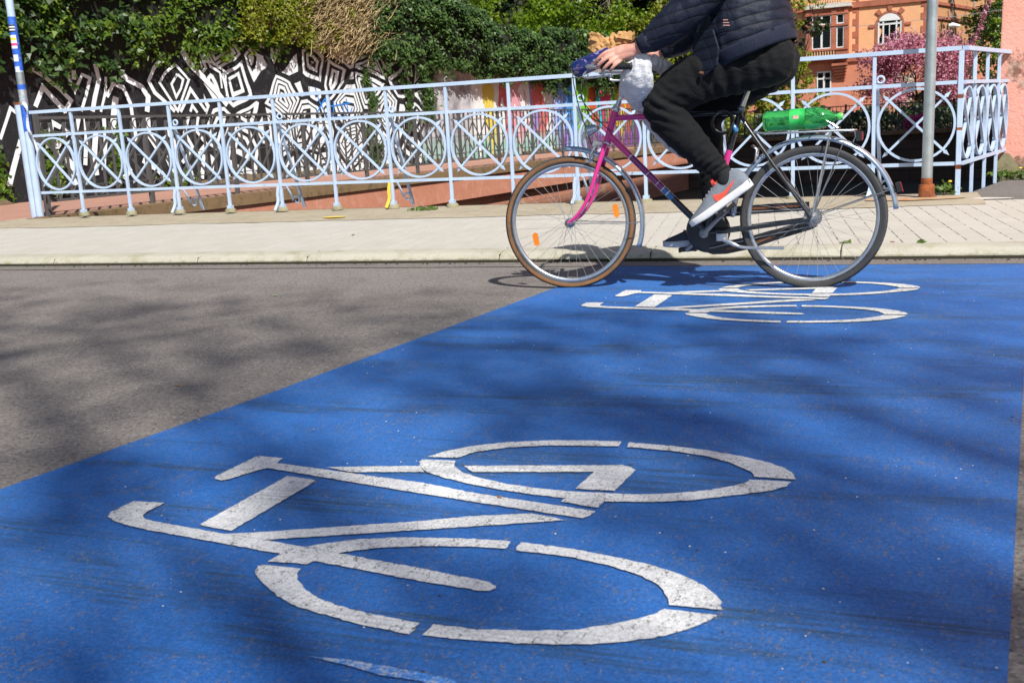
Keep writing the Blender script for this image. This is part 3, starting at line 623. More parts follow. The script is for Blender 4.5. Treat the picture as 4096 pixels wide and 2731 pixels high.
band(1.02, 1.32, M['blue_tape'], jag=0.04); band(1.325, 1.40, M['silver_tape'], 0.0475, jag=0.02); band(1.41, 1.50, M['silver_tape'], 0.0468); band(1.50, 1.56, M['blue_tape']); band(1.565, 1.70, M['galv'])
band(1.72, 2.32, M['blue_tape'])
lab = simple('white_sticker', (0.75, 0.75, 0.74), 0.5, var=0.05)
def sticker(z_, h_, w_, mats, ang=-70):
    """curved label with horizontal colour bars"""
    b = MB(); n = 6; k = len(mats)
    for q in range(k):
        vs = []
        for zz in (z_+h_*q/k, z_+h_*(q+1)/k):
            for j in range(n+1):
                t = math.radians(ang-w_/2+w_*j/n); vs.append((0.0474*math.cos(t), 0.0474*math.sin(t), zz))
        b.add(vs, [(j, j+1, n+1+j+1, n+1+j) for j in range(n)], q)
    b.build('sticker', mats, lp)
c_pink = simple('pink_ink', (0.75, 0.06, 0.2), 0.5); c_yel = simple('yellow_ink', (0.85, 0.6, 0.05), 0.5); c_blk = simple('black_ink', (0.02, 0.02, 0.02), 0.5)
sticker(1.965, 0.15, 90, [lab, c_pink, lab, c_yel, lab]); sticker(2.15, 0.08, 90, [c_blk, lab, c_blk, lab, c_blk]); sticker(1.82, 0.075, 70, [lab]); sticker(1.70, 0.06, 60, [lab])
sh = thing('short_post', 'short pale blue tube post with rusty top beside the taped post', 'post', (-9.80, 9.80, 0.12))
lean_tube('tube', (0, 0, 0), (-0.01, 0, 1.36), 0.058, M['blue_rail'], sh); b = MB(); b.lathe([(0.059, 1.335), (0.0595, 1.363), (0.0, 1.366)], (-0.01, 0, 0)); b.build('rusty_cap', M['rust'], sh)
# torn white ribbon tied to the taped post
b = MB(); path = spline([(0.05, -0.05, 1.36), (0.10, -0.07, 1.25), (0.09, -0.08, 1.05), (0.14, -0.06, 0.9), (0.17, -0.07, 0.72), (0.16, -0.07, 0.6)], 6); vs = []
for i, p in enumerate(path):
    ww = 0.022*(1-0.6*i/len(path)); a = 0.5*math.sin(i*0.7); vs += [(p[0]-ww*math.cos(a), p[1]-ww*math.sin(a), p[2]), (p[0]+ww*math.cos(a), p[1]+ww*math.sin(a), p[2])]
b.add(vs, [(2*i, 2*i+1, 2*i+3, 2*i+2) for i in range(len(path)-1)]); o = b.build('torn_ribbon', simple('white_ribbon', (0.6, 0.63, 0.68), 0.5)); o.location = (-9.66, 9.72, 0.12)
md = o.modifiers.new('th', 'SOLIDIFY'); md.thickness = 0.0015
tag(o, 'torn white plastic ribbon hanging from the taped post', 'ribbon')

# ------------------------------------------------------------------ dark grey fence along the path
fence = thing('grey_fence', 'dark grey iron fence with crossed bars along the pink path', 'fence')
def FX(y): return -9.78+max(0, y-10.0)*0.128
F0, F1, NB = 9.98, 33.4, 14
fz0, fz1 = 0.30, 1.30
def fpt(y, z): return Vector((FX(y), y, z))
step = (F1-F0)/NB
for k in range(NB+1):
    y = F0+step*k; b = MB(); h_ = 1.36 if k == 0 else 1.30
    b.box(FX(y)-0.028, y-0.028, 0.12, FX(y)+0.028, y+0.028, h_); b.build('post', M['grey_rail'], fence)
for nm, z_, hh, ww in (('top_rail', fz1, 0.035, 0.055), ('bottom_rail', fz0, 0.03, 0.035)):
    b = MB(); b.bar(fpt(F0, z_), fpt(F1, z_), ww, hh); b.build(nm, M['grey_rail'], fence)
for k in range(NB):
    y0 = F0+step*k+0.03; y1 = F0+step*(k+1)-0.03; b = MB(); nb = 9; hu = (y1-y0)/nb
    for j in range(1, nb):
        y = y0+hu*j; b.bar(fpt(y, fz0+0.015), fpt(y, fz1-0.017), 0.014, 0.036, up=(0.127, 0.99, 0))
    for z_ in (fz0+0.16, fz1-0.17): b.bar(fpt(y0, z_), fpt(y1, z_), 0.02, 0.012)
    b.bar(fpt(y0, 0.80), fpt(y1, 0.80), 0.012, 0.010)
    for j in range(3):
        ya = y0+(y1-y0)*j/3; yb = y0+(y1-y0)*(j+1)/3
        b.bar(fpt(ya, fz0+0.17)+Vector((0.008, 0, 0)), fpt(yb, fz1-0.18)+Vector((0.008, 0, 0)), 0.010, 0.028, up=(1, 0, 0)) if 0 else b.bar(fpt(ya, fz0+0.17)+Vector((0.012, 0, 0)), fpt(yb, fz1-0.18)+Vector((0.012, 0, 0)), 0.036, 0.010, up=(1, 0, 0))
        b.bar(fpt(ya, fz1-0.18)-Vector((0.012, 0, 0)), fpt(yb, fz0+0.17)-Vector((0.012, 0, 0)), 0.036, 0.010, up=(1, 0, 0))
    for j in range(nb):
        if j % 2: continue
        for zc in (fz0+0.088, fz1-0.095):
            yc = y0+hu*(j+0.5); b.tube([fpt(yc+0.058*math.cos(t*math.pi/7), zc+0.062*math.sin(t*math.pi/7)) for t in range(14)], 0.008, 5, closed=True)
    b.build('infill_panel', M['grey_rail'], fence)

# ------------------------------------------------------------------ painted wall
def mural_mat():
    m, nt, bs = nodes('black_and_white_mural'); g = NT(nt); v = g.coord(); sp = g.n('ShaderNodeSeparateXYZ'); g.l(v, sp.inputs[0])
    cb = g.n('ShaderNodeCombineXYZ'); g.l(g.math('MULTIPLY', sp.outputs[1], 1.0), cb.inputs[0]); g.l(g.math('MULTIPLY', sp.outputs[2], 0.95), cb.inputs[1])
    dist = g.n('ShaderNodeVectorMath', operation='ADD'); nz = g.n('ShaderNodeTexNoise'); g.l(cb.outputs[0], nz.inputs['Vector']); nz.inputs['Scale'].default_value = 1.1; nz.inputs['Detail'].default_value = 1
    sc = g.n('ShaderNodeVectorMath', operation='SCALE'); g.l(nz.outputs['Color'], sc.inputs[0]); sc.inputs['Scale'].default_value = 0.3
    g.l(cb.outputs[0], dist.inputs[0]); g.l(sc.outputs[0], dist.inputs[1])
    d = g.vor(dist.outputs[0], 1.32, 'DISTANCE_TO_EDGE')
    s = g.math('FRACT', g.math('MULTIPLY', d, 8.8))
    wb = g.ramp(s, [(0.0, 0.0), (0.34, 0.0), (0.37, 1.0), (1.0, 1.0)])
    cell = g.vor(dist.outputs[0], 1.32, 'F1', 'Color'); cs = g.n('ShaderNodeSeparateColor'); g.l(cell, cs.inputs[0])
    s2 = g.math('FRACT', g.math('MULTIPLY', d, 5.6)); wb2 = g.ramp(s2, [(0.0, 0.0), (0.5, 0.0), (0.53, 1.0), (1.0, 1.0)])
    wb = g.mix(g.ramp(cs.outputs[0], [(0.55, 0.0), (0.56, 1.0)], 'CONSTANT'), wb, wb2)
    # plain black at the near end, mural proper further on
    lim = g.n('ShaderNodeMapRange'); g.l(sp.outputs[1], lim.inputs[0]); lim.inputs[1].default_value = 17.6; lim.inputs[2].default_value = 17.62
    wb = g.mix(lim.outputs[0], (0, 0, 0), wb)
    c = g.mix(wb, (0.010, 0.010, 0.013), (0.84, 0.90, 0.92))
    c = g.mix(g.math('MULTIPLY', g.ramp(g.noise(v, 5, 7, 0.7), [(0.5, 0.0), (0.8, 1.0)]), 0.25), c, (0.25, 0.25, 0.25))
    # grey interlude
    gy = g.n('ShaderNodeMapRange'); g.l(g.math('ADD', sp.outputs[1], g.math('MULTIPLY', g.noise(v, 1.5, 4), 0.8)), gy.inputs[0]); gy.inputs[1].default_value = 25.3; gy.inputs[2].default_value = 25.4
    gc = g.mix(g.ramp(g.noise(v, 1.7, 6, 0.65), [(0.38, 0.0), (0.62, 1.0)]), (0.24, 0.23, 0.25), (0.66, 0.64, 0.66))
    lo = g.n('ShaderNodeMapRange'); g.l(g.math('ADD', sp.outputs[2], g.math('MULTIPLY', g.noise(v, 6, 5), 0.5)), lo.inputs[0]); lo.inputs[1].default_value = 1.15; lo.inputs[2].default_value = 0.75
    # colour drips
    vz = g.coord(scale=(1, 1, 0.42)); u = g.math('ADD', sp.outputs[1], g.math('MULTIPLY', g.math('SUBTRACT', g.noise(vz, 1.3, 3, 0.55, 0.6), 0.5), 2.4))
    mr = g.n('ShaderNodeMapRange'); g.l(u, mr.inputs[0]); mr.inputs[1].default_value = 27.4; mr.inputs[2].default_value = 39.0
    W = (0.82, 0.82, 0.80)
    seq = [W, (0.75, 0.60, 0.10), W, (0.66, 0.12, 0.14), (0.72, 0.35, 0.40), W, (0.35, 0.25, 0.60), (0.70, 0.15, 0.15), W, (0.50, 0.52, 0.85), (0.16, 0.35, 0.85), (0.04, 0.30, 0.80), (0.20, 0.62, 0.03), (0.40, 0.75, 0.05), (0.62, 0.10, 0.02), (0.03, 0.62, 0.75), (0.72, 0.05, 0.14), (0.15, 0.5, 0.08), (0.75, 0.50, 0.02), (0.55, 0.13, 0.03), (0.05, 0.35, 0.28), (0.30, 0.05, 0.4)]
    dc = g.ramp(mr.outputs[0], [(i/len(seq), c_) for i, c_ in enumerate(seq)], 'CONSTANT')
    vz2 = g.coord(scale=(1, 6, 0.5)); lows = g.ramp(g.noise(vz2, 1.3, 3), [(0.40, 0.0), (0.44, 1.0)])
    teal = g.mix(g.noise(vz2, 2.0, 2), (0.10, 0.42, 0.33), (0.45, 0.65, 0.55)); 
    purple = g.n('ShaderNodeMapRange'); g.l(sp.outputs[1], purple.inputs[0]); purple.inputs[1].default_value = 32.2; purple.inputs[2].default_value = 32.8
    lowc = g.mix(purple.outputs[0], teal, (0.30, 0.06, 0.42))
    dc2 = g.mix(g.math('MULTIPLY', lo.outputs[0], lows), dc, lowc)
    dc2 = g.mix(g.ramp(g.noise(v, 9, 4, 0.7), [(0.66, 0.0), (0.69, 0.6)]), dc2, W)
    cz = g.n('ShaderNodeMapRange'); g.l(g.math('ADD', sp.outputs[1], g.math('MULTIPLY', g.noise(v, 2.5, 4), 0.8)), cz.inputs[0]); cz.inputs[1].default_value = 27.6; cz.inputs[2].default_value = 28.0
    gc = g.mix(g.math('MULTIPLY', lo.outputs[0], 0.7), gc, (0.25, 0.5, 0.42))
    c = g.mix(gy.outputs[0], c, g.mix(cz.outputs[0], gc, dc2))
    g.l(c, bs.inputs['Base Color']); bs.inputs['Roughness'].default_value = 0.75
    jt = g.n('ShaderNodeTexBrick'); c2 = g.n('ShaderNodeCombineXYZ'); g.l(sp.outputs[1], c2.inputs[0]); g.l(sp.outputs[2], c2.inputs[1]); g.l(c2.outputs[0], jt.inputs['Vector'])
    jt.inputs['Scale'].default_value = 1; jt.inputs['Brick Width'].default_value = 0.5; jt.inputs['Row Height'].default_value = 0.25; jt.inputs['Mortar Size'].default_value = 0.008
    g.l(g.bump(g.math('SUBTRACT', g.noise(v, 30, 3), jt.outputs['Fac']), 0.4, 0.01), bs.inputs['Normal'])
    return m
M['mural'] = mural_mat()
wall = thing('painted_wall', 'long garden wall painted with black and white angular stripes then coloured drips', 'wall')
b = MB(); ya, yb = 3.0, 39.0
b.add([(WX(ya), ya, 0.05), (WX(yb), yb, 0.05), (WX(yb), yb, 3.1), (WX(ya), ya, 3.1), (WX(ya)-0.35, ya, 0.05), (WX(yb)-0.35, yb, 0.05), (WX(yb)-0.35, yb, 3.1), (WX(ya)-0.35, ya, 3.1)],
      [(0,1,2,3), (1,5,6,2), (5,4,7,6), (4,0,3,7), (3,2,6,7)])
b.build('painted_face', M['mural'], wall)
# hand painted white strokes near the end of the wall: outlines in wall coordinates (metres along y, height)
STROKES = [[0.043,[13.17,1.16],[13.31,1.42],[13.43,1.65],[13.63,1.48]],[0.076,[13.2,0.4],[13.31,0.65],[13.5,1.06],[13.59,0.92]],[0.059,[13.92,2.28],[14.14,2.16],[14.23,2.08],[14.39,1.96],[14.58,1.77],[14.42,1.58]],[0.067,[13.88,1.67],[14.07,1.99],[14.24,1.8],[14.45,1.58]],[0.046,[14.54,2.28],[14.6,2.12],[14.68,1.93],[14.87,2.21],[15.02,2.15],[14.88,1.83],[14.75,1.58]],[0.069,[14.71,2.28],[14.69,2.12]],[0.066,[15.16,2.4],[15.2,2.13],[15.07,1.83],[14.98,1.58]],[0.041,[15.35,2.18],[15.3,1.91],[15.15,1.57]],[0.057,[15.32,1.83],[15.49,2.06],[15.69,2.0],[15.81,1.72],[15.82,1.49]],[0.096,[15.51,1.83],[15.45,1.65],[15.41,1.5]],[0.08,[15.68,2.26],[15.82,2.14],[16.11,2.01],[16.23,1.83],[16.16,1.56]],[0.056,[16.73,2.62],[16.44,2.36],[16.28,2.12],[16.39,1.91],[16.64,1.72],[16.82,1.56]],[0.04,[16.98,2.26],[16.81,2.07],[16.89,1.83],[17.03,1.99],[17.11,2.16],[16.99,2.25]],[0.04,[16.95,2.44],[16.68,2.27],[16.53,2.09],[16.71,1.83],[16.89,1.57],[17.25,2.16],[16.95,2.44]],[0.094,[17.15,2.71],[17.32,2.46],[17.61,2.22],[17.91,1.96],[18.18,1.67]],[0.048,[16.95,1.55],[17.11,1.75],[17.26,1.98],[17.41,1.79],[17.6,1.55]],[0.045,[17.19,1.55],[17.26,1.67],[17.37,1.53]],[0.039,[17.65,2.51],[17.9,2.51],[18.22,2.32],[18.19,1.84]],[0.035,[17.81,2.43],[18.07,2.31],[18.08,2.0]],[0.068,[14.08,1.2],[14.12,1.41],[14.29,1.32]],[0.091,[14.43,1.28],[14.11,0.96],[14.19,0.73]],[0.077,[14.65,1.47],[14.51,1.11]],[0.062,[14.8,1.5],[14.78,1.21],[14.67,0.66]],[0.078,[14.97,1.21],[14.86,0.75],[14.88,0.47]],[0.063,[15.18,1.5],[15.15,1.05],[15.03,0.55]],[0.096,[15.4,1.5],[15.3,1.16]],[0.098,[15.79,1.45],[15.8,1.03]],[0.099,[16.13,1.49],[16.11,1.17],[16.27,0.91]],[0.081,[15.39,0.82],[15.58,0.52],[15.44,0.37]],[0.084,[15.91,0.69],[16.25,0.48],[16.42,0.27]],[0.058,[16.52,1.24],[16.73,0.94],[16.48,0.67],[16.59,0.38]],[0.058,[17.12,1.47],[16.97,1.15],[17.14,0.86],[16.83,0.59]],[0.052,[17.36,1.47],[17.27,1.18],[17.48,0.93],[17.19,0.69]],[0.093,[14.29,0.81],[14.57,0.43]],[0.077,[14.34,0.59],[14.42,0.33]],[0.07,[16.98,0.54],[17.05,0.25]],[0.07,[17.39,0.72],[17.27,0.25]]]
mw = simple('white_wall_paint', (0.84, 0.90, 0.92), 0.75, var=0.06)
b = MB(); kk = 0
for st in STROKES:
    pts = st[1:]; wd0 = st[0]*1.3; kk += 1
    off = 0.003+0.0012*kk
    n = len(pts); Ls = []; 
    for i in range(n):
        a = np.array(pts[max(0, i-1)]); c = np.array(pts[i]); e = np.array(pts[min(n-1, i+1)])
        d0 = c-a if i else e-c; d1 = e-c if i < n-1 else c-a
        d0 = d0/np.linalg.norm(d0); d1 = d1/np.linalg.norm(d1); t = d0+d1; t = t/max(1e-6, np.linalg.norm(t)); nn = np.array((-t[1], t[0])); kf = 1/max(0.45, float(nn @ np.array((-d0[1], d0[0]))))
        ww = wd0*0.5*kf*(0.9+0.2*rnd.random()); Ls.append((c+nn*ww, c-nn*ww))
    vs = []
    for l, r in Ls: vs += [(WX(l[0])+off, l[0], l[1]), (WX(r[0])+off, r[0], r[1])]
    b.add(vs, [(2*i, 2*i+1, 2*i+3, 2*i+2) for i in range(n-1)])
b.build('white_strokes', mw, wall)
b = MB()
for pts in ([(20.9, 2.05), (21.0, 1.75), (21.25, 1.35)], [(20.85, 1.45), (21.2, 1.8), (21.35, 1.4)], [(21.5, 1.75), (21.45, 1.4), (21.75, 1.38)], [(21.3, 1.62), (22.1, 1.70)], [(21.8, 1.7), (21.85, 1.3)], [(21.95, 1.8), (22.0, 1.38), (22.15, 1.6)]):
    for (y0, z0), (y1, z1) in zip(pts[:-1], pts[1:]): b.bar((WX(y0)+0.006, y0, z0), (WX(y1)+0.006, y1, z1), 0.03, 0.004, up=(1, -0.176, 0))
b.build('blue_scribble', simple('blue_spray', (0.03, 0.25, 0.8), 0.6), wall)
b = MB()
for a, c in zip(range(6, 34), range(7, 35)):
    if rnd.random() < 0.8: b.add([(WX(a)+0.0, a, 0.119), (WX(a)+0.28+0.1*rnd.random(), a, 0.121), (WX(c)+0.28+0.1*rnd.random(), c, 0.121), (WX(c), c, 0.119), (WX(a)+0.0, a, 0.21+0.05*rnd.random()), (WX(c), c, 0.21+0.05*rnd.random())], [(0,1,2,3), (4,5,2,1)])
struct('soil_strip', b, M['earth'], 'strip of bare soil at the foot of the painted wall')
# ------------------------------------------------------------------ leaves, trees, climbers
LEAF = np.array([(0, 0.04, 0), (0.42, 0.10, 0.07), (0.20, 0.52, 0.02), (0, 1.08, -0.10), (-0.20, 0.52, 0.02), (-0.42, 0.10, 0.07)])
def leaf_cloud(name, pts, nrm, size, mat, parent=None, spread=0.7, var=0.35, seed=1, droop=0.25, simple_=False):
    """one leaf-sized face per point, turned roughly towards its normal"""
    rs = np.random.RandomState(seed); P = np.asarray(pts, float); N = np.asarray(nrm, float)+rs.normal(0, spread, P.shape)
    N /= np.linalg.norm(N, axis=1)[:, None]+1e-9
    T = rs.normal(0, 1, P.shape); T[:, 2] -= droop*3; T -= N*(T*N).sum(1)[:, None]; T /= np.linalg.norm(T, axis=1)[:, None]+1e-9
    B = np.cross(N, T); S = size*(1+rs.uniform(-var, var, len(P)))
    L = LEAF if not simple_ else np.array([(0, 0, 0), (0.38, 0.5, 0.03), (0, 1.0, 0), (-0.38, 0.5, 0.03)])
    k = len(L); V = (P[:, None, :]+S[:, None, None]*(B[:, None, :]*L[None, :, 0:1]+T[:, None, :]*(L[None, :, 1:2]-0.5)+N[:, None, :]*L[None, :, 2:3])).reshape(-1, 3)
    me = bpy.data.meshes.new(name); n = len(P)
    me.vertices.add(n*k); me.vertices.foreach_set('co', V.ravel())
    me.loops.add(n*k); me.loops.foreach_set('vertex_index', np.arange(n*k, dtype=np.int32))
    me.polygons.add(n); me.polygons.foreach_set('loop_start', np.arange(0, n*k, k, dtype=np.int32))
    me.update(calc_edges=True); me.validate()
    me.materials.append(mat); o = bpy.data.objects.new(name, me); COL.objects.link(o)
    if parent: o.parent = parent
    return o
def n3(x, y, z, s=1.0): return noise.noise((x*s, y*s, z*s))
def clumps(centres, per, rs, flat=0.7):
    """points and outward normals scattered over and in small clumps"""
    P = []; N = []
    for (cx, cy, cz, r) in centres:
        n = max(3, int(per*(r**1.6)*6)); d = rs.normal(0, 1, (n, 3)); d /= np.linalg.norm(d, axis=1)[:, None]
        rad = r*(0.35+0.65*rs.uniform(0, 1, (n, 1))**0.45); Q = d*rad; Q[:, 2] *= flat
        P.append(Q+np.array((cx, cy, cz))); N.append(d+np.array((0.1, -0.2, 0.6)))
    return np.vstack(P), np.vstack(N)
def branches(mb, p, d, length, r, depth, rs, tips, bend=0.35, split=3, mi=0, up=0.15):
    """recursive tapered limbs; collects the end points"""
    path = [np.array(p, float)]; dd = np.array(d, float)/np.linalg.norm(d); seg = 5
    for i in range(seg):
        dd = dd+rs.normal(0, bend*0.28, 3)+np.array((0, 0, up*0.3)); dd /= np.linalg.norm(dd); path.append(path[-1]+dd*length/seg)
    r1 = r*0.55; mb.tube(path, [r+(r1-r)*i/seg for i in range(seg+1)], 7 if r > 0.04 else 5)
    if depth == 0: tips.append(path[-1]); tips.append(path[3]); return
    tips.append(path[-1])
    for k in range(split):
        j = seg if k == 0 else int(rs.randint(2, seg+1)); side = rs.normal(0, 1, 3); side -= dd*(side @ dd); side /= np.linalg.norm(side)
        nd = dd*0.75+side*(0.45+0.5*rs.uniform())+np.array((0, 0, up)); branches(mb, path[j], nd, length*rs.uniform(0.62, 0.82), r1*(0.95 if k == 0 else 0.7), depth-1, rs, tips, bend, split, mi, up)
def tree(name, label, cat, base, height, crown_r, trunk_r, leafmat, nclump, per, lsize, seed, group=None, cz=0.62, zs=0.8, extra=None, lean=(0, 0), bark='bark', flat=0.7, depth=3, simple_=False, offset=(0, 0), loose=0.5):
    rs = np.random.RandomState(seed); root = thing(name, label, cat, base, 0, group); mb = MB(); tips = []
    h0 = height*0.28; path = [np.array((lean[0]*t, lean[1]*t, h0*t-0.1)) for t in (0, .33, .66, 1)]
    mb.tube(path, [trunk_r*1.25, trunk_r, trunk_r*0.9, trunk_r*0.85], 12)
    for k in range(4):
        a = rs.uniform(0, 6.28); nd = (math.cos(a)*0.75, math.sin(a)*0.75, 1.0); branches(mb, path[-1], nd, height*0.30, trunk_r*0.6, depth, rs, tips, up=0.2)
    mb.build('trunk', M[bark], root)
    cen = []; C = np.array((lean[0]+offset[0], lean[1]+offset[1], height*cz))
    for i in range(nclump):
        d = rs.normal(0, 1, 3); d /= np.linalg.norm(d); k = rs.uniform(0.0, 1)**0.4
        q = C+d*k*np.array((crown_r, crown_r, height*(1-cz)*zs)); k2 = 1+loose*n3(q[0], q[1], q[2]+seed, 0.9); q = C+(q-C)*k2
        cen.append((*q, crown_r*rs.uniform(0.10, 0.22)))
    P, N = clumps(cen, per, rs, flat); leaf_cloud('crown', P, N, lsize, leafmat, root, seed=seed, simple_=simple_)
    return root

# ivy hanging over the painted wall, in lengths with their own look
def ivy_stretch(name, label, y0, y1, under, out, top, n, mats, size, seed, cat='climber', group='climbers and bushes on top of the painted wall', droops=12):
    """under(y), out(y), top(y) give the hanging edge, how far it bulges and its height"""
    rs = np.random.RandomState(seed); root = thing(name, label, cat, (0, 0, 0), 0, group)
    def surf(y, a, k=1.0):
        zu, zt, dd = under(y), top(y), out(y)
        wob = 1+0.35*n3(y*1.1, a*1.7, seed)+0.25*n3(y*3.1, a*5, seed+3)
        zm = zu+(zt-zu)*a; prof = math.sin(math.pi*min(1, 0.12+a*0.62))**0.8
        return np.array((WX(y)+0.03+dd*prof*wob*k, y, zm+0.22*n3(y*1.9, a*3, seed+9)*(1-a)))
    # near-black backing sheet: shade between the leaves put into its colour
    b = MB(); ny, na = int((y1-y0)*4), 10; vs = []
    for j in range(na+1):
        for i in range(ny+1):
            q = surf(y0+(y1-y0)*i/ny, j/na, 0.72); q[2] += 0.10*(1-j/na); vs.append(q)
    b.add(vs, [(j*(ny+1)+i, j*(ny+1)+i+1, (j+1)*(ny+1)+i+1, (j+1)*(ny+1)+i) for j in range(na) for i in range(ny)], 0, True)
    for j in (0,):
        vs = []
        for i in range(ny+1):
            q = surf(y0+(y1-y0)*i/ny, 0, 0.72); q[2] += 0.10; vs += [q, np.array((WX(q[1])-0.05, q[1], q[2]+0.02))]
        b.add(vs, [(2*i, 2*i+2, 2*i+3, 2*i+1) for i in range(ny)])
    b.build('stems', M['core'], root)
    P = []; N = []; w_ = []
    for i in range(n):
        y = rs.uniform(y0, y1); a = rs.uniform(0, 1)**0.9
        q = surf(y, a, 0.78+0.30*rs.uniform()); dens = n3(q[1]*1.6, q[2]*2.2, seed+20)+0.5*n3(q[1]*4, q[2]*5, seed)
        if dens < -0.08 and rs.uniform() < 0.85: continue
        if dens < 0.08 and rs.uniform() < 0.4: continue
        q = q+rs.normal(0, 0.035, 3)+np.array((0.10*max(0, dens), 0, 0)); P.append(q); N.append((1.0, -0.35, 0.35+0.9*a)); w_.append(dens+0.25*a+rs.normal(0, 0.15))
    for k in range(droops):   # hanging shoots
        y = rs.uniform(y0+0.1, y1-0.1); q = surf(y, 0.05, 0.9); L = rs.uniform(0.1, 0.45)
        for s in range(int(L*90)): P.append(q+np.array((rs.normal(0, 0.05), rs.normal(0, 0.10), -L*rs.uniform()))); N.append((1, -0.3, 0.3)); w_.append(rs.normal(0, 0.3))
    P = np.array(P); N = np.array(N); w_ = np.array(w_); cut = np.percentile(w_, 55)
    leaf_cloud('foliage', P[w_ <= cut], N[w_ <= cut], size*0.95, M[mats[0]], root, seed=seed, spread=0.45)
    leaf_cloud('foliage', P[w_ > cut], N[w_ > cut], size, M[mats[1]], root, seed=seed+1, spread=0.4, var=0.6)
    return root
lerp = lambda y, pts: float(np.interp(y, [p[0] for p in pts], [p[1] for p in pts]))
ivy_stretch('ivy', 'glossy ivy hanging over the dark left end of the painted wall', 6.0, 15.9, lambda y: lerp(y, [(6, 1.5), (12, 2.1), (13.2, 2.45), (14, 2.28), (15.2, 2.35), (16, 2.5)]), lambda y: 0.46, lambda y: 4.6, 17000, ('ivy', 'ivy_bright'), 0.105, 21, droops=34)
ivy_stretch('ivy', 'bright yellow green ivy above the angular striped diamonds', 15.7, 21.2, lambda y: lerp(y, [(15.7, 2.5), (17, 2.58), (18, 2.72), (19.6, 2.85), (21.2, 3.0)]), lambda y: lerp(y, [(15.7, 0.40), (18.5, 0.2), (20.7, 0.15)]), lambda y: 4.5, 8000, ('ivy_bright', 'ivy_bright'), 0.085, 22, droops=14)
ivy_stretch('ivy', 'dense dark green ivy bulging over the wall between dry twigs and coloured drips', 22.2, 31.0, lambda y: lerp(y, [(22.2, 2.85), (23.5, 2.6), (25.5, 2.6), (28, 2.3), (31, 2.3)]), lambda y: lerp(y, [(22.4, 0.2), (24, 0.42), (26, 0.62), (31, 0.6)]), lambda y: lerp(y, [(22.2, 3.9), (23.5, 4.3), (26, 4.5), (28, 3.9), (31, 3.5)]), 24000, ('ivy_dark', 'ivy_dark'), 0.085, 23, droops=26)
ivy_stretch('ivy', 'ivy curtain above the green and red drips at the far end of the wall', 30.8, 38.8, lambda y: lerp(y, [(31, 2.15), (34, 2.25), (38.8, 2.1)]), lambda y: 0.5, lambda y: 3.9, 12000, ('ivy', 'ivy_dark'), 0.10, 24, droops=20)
# climbers growing up the face of the wall
def wall_climber(label, yc, z0, z1, wd, n, mats, size, seed):
    rs = np.random.RandomState(seed); root = thing('climber', label, 'climber', (0, 0, 0), 0, 'climbers growing up the painted wall'); P = []; N = []
    for i in range(n):
        z = z0+(z1-z0)*rs.uniform(); ww = wd*(0.75+0.6*n3(z*3, seed, 0)); y = yc+rs.normal(0, ww*0.45)+0.25*n3(z*1.5, seed+5, 1)
        P.append((WX(y)+0.04+abs(rs.normal(0, 0.05)), y, z)); N.append((1, -0.3, 0.3))
    leaf_cloud('foliage', P, N, size, M[mats], root, seed=seed, spread=0.4)
    b = MB(); pth = [(WX(yc)+0.02, yc+0.12*math.sin(z*4), z) for z in np.linspace(0.12, z1, 12)]; b.tube(pth, 0.012, 5); b.build('stem', M['bark'], root)
wall_climber('narrow strand of ivy climbing beside the blue scribble', 22.75, 0.6, 2.5, 0.22, 480, 'ivy_dark', 0.085, 31)
wall_climber('short ivy strand between two striped columns of the mural', 24.3, 1.0, 2.4, 0.22, 330, 'ivy_dark', 0.085, 32)
wall_climber('broad ivy cushion on the wall where stripes give way to grey', 25.15, 1.2, 2.6, 0.42, 950, 'ivy_dark', 0.085, 33)
wall_climber('small ivy tuft low on the striped wall behind the fence', 22.9, 0.15, 0.7, 0.35, 260, 'ivy', 0.085, 34)
wall_climber('thin bright creeper low on the wall behind the first fence bays', 14.0, 0.2, 1.25, 0.25, 200, 'ivy_bright', 0.085, 35)
wall_climber('creeper with yellow green leaves beside the second grey fence post', 15.3, 0.25, 1.3, 0.22, 150, 'ivy_bright', 0.08, 36)
wall_climber('bright green creeper at the foot of the wall left of the taped post', 12.9, 0.15, 1.05, 0.4, 260, 'ivy_bright', 0.10, 37)
wall_climber('low weeds along the wall foot behind the third railing ring', 16.6, 0.15, 0.42, 0.6, 180, 'ivy_bright', 0.07, 38)

# dry brushwood lying over the wall top between the two ivies
root = thing('brushwood', 'heap of dry pale brown twigs hanging over the top of the painted wall', 'brushwood', (0, 0, 0), 0, 'climbers and bushes on top of the painted wall')
rs = np.random.RandomState(5); b = MB()
def blow(y): return lerp(y, [(18.6, 3.05), (19.8, 3.0), (20.8, 2.92), (21.6, 2.76), (22.3, 2.84), (23.3, 3.0), (24.6, 3.0)])
def bx_(y, z): return WX(y)+0.05+0.20*math.sin(min(1, max(0.05, (z-2.4)/1.6))*2.0)
for i in range(1900):
    z = 2.7+1.9*rs.uniform()**0.9; y = 21.7+rs.normal(0, 0.50+0.35*(z-2.7))
    if z < blow(y)+0.06*rs.normal(): continue
    x = bx_(y, z)*1.0+0.20*rs.uniform()-0.03; L = rs.uniform(0.25, 1.1)
    a = np.array((0.22*rs.normal(), 0.95, 0.38+0.38*rs.normal())); a /= np.linalg.norm(a); c = np.array((0.3*rs.normal(), 0.3*rs.normal(), -0.3+0.4*rs.normal()))
    p = np.array((x, y, z)); b.tube([p-a*L/2, p+c*0.09, p+a*L/2+c*0.05], [0.003+0.006*rs.uniform(), 0.006, 0.002], 4, caps=False)
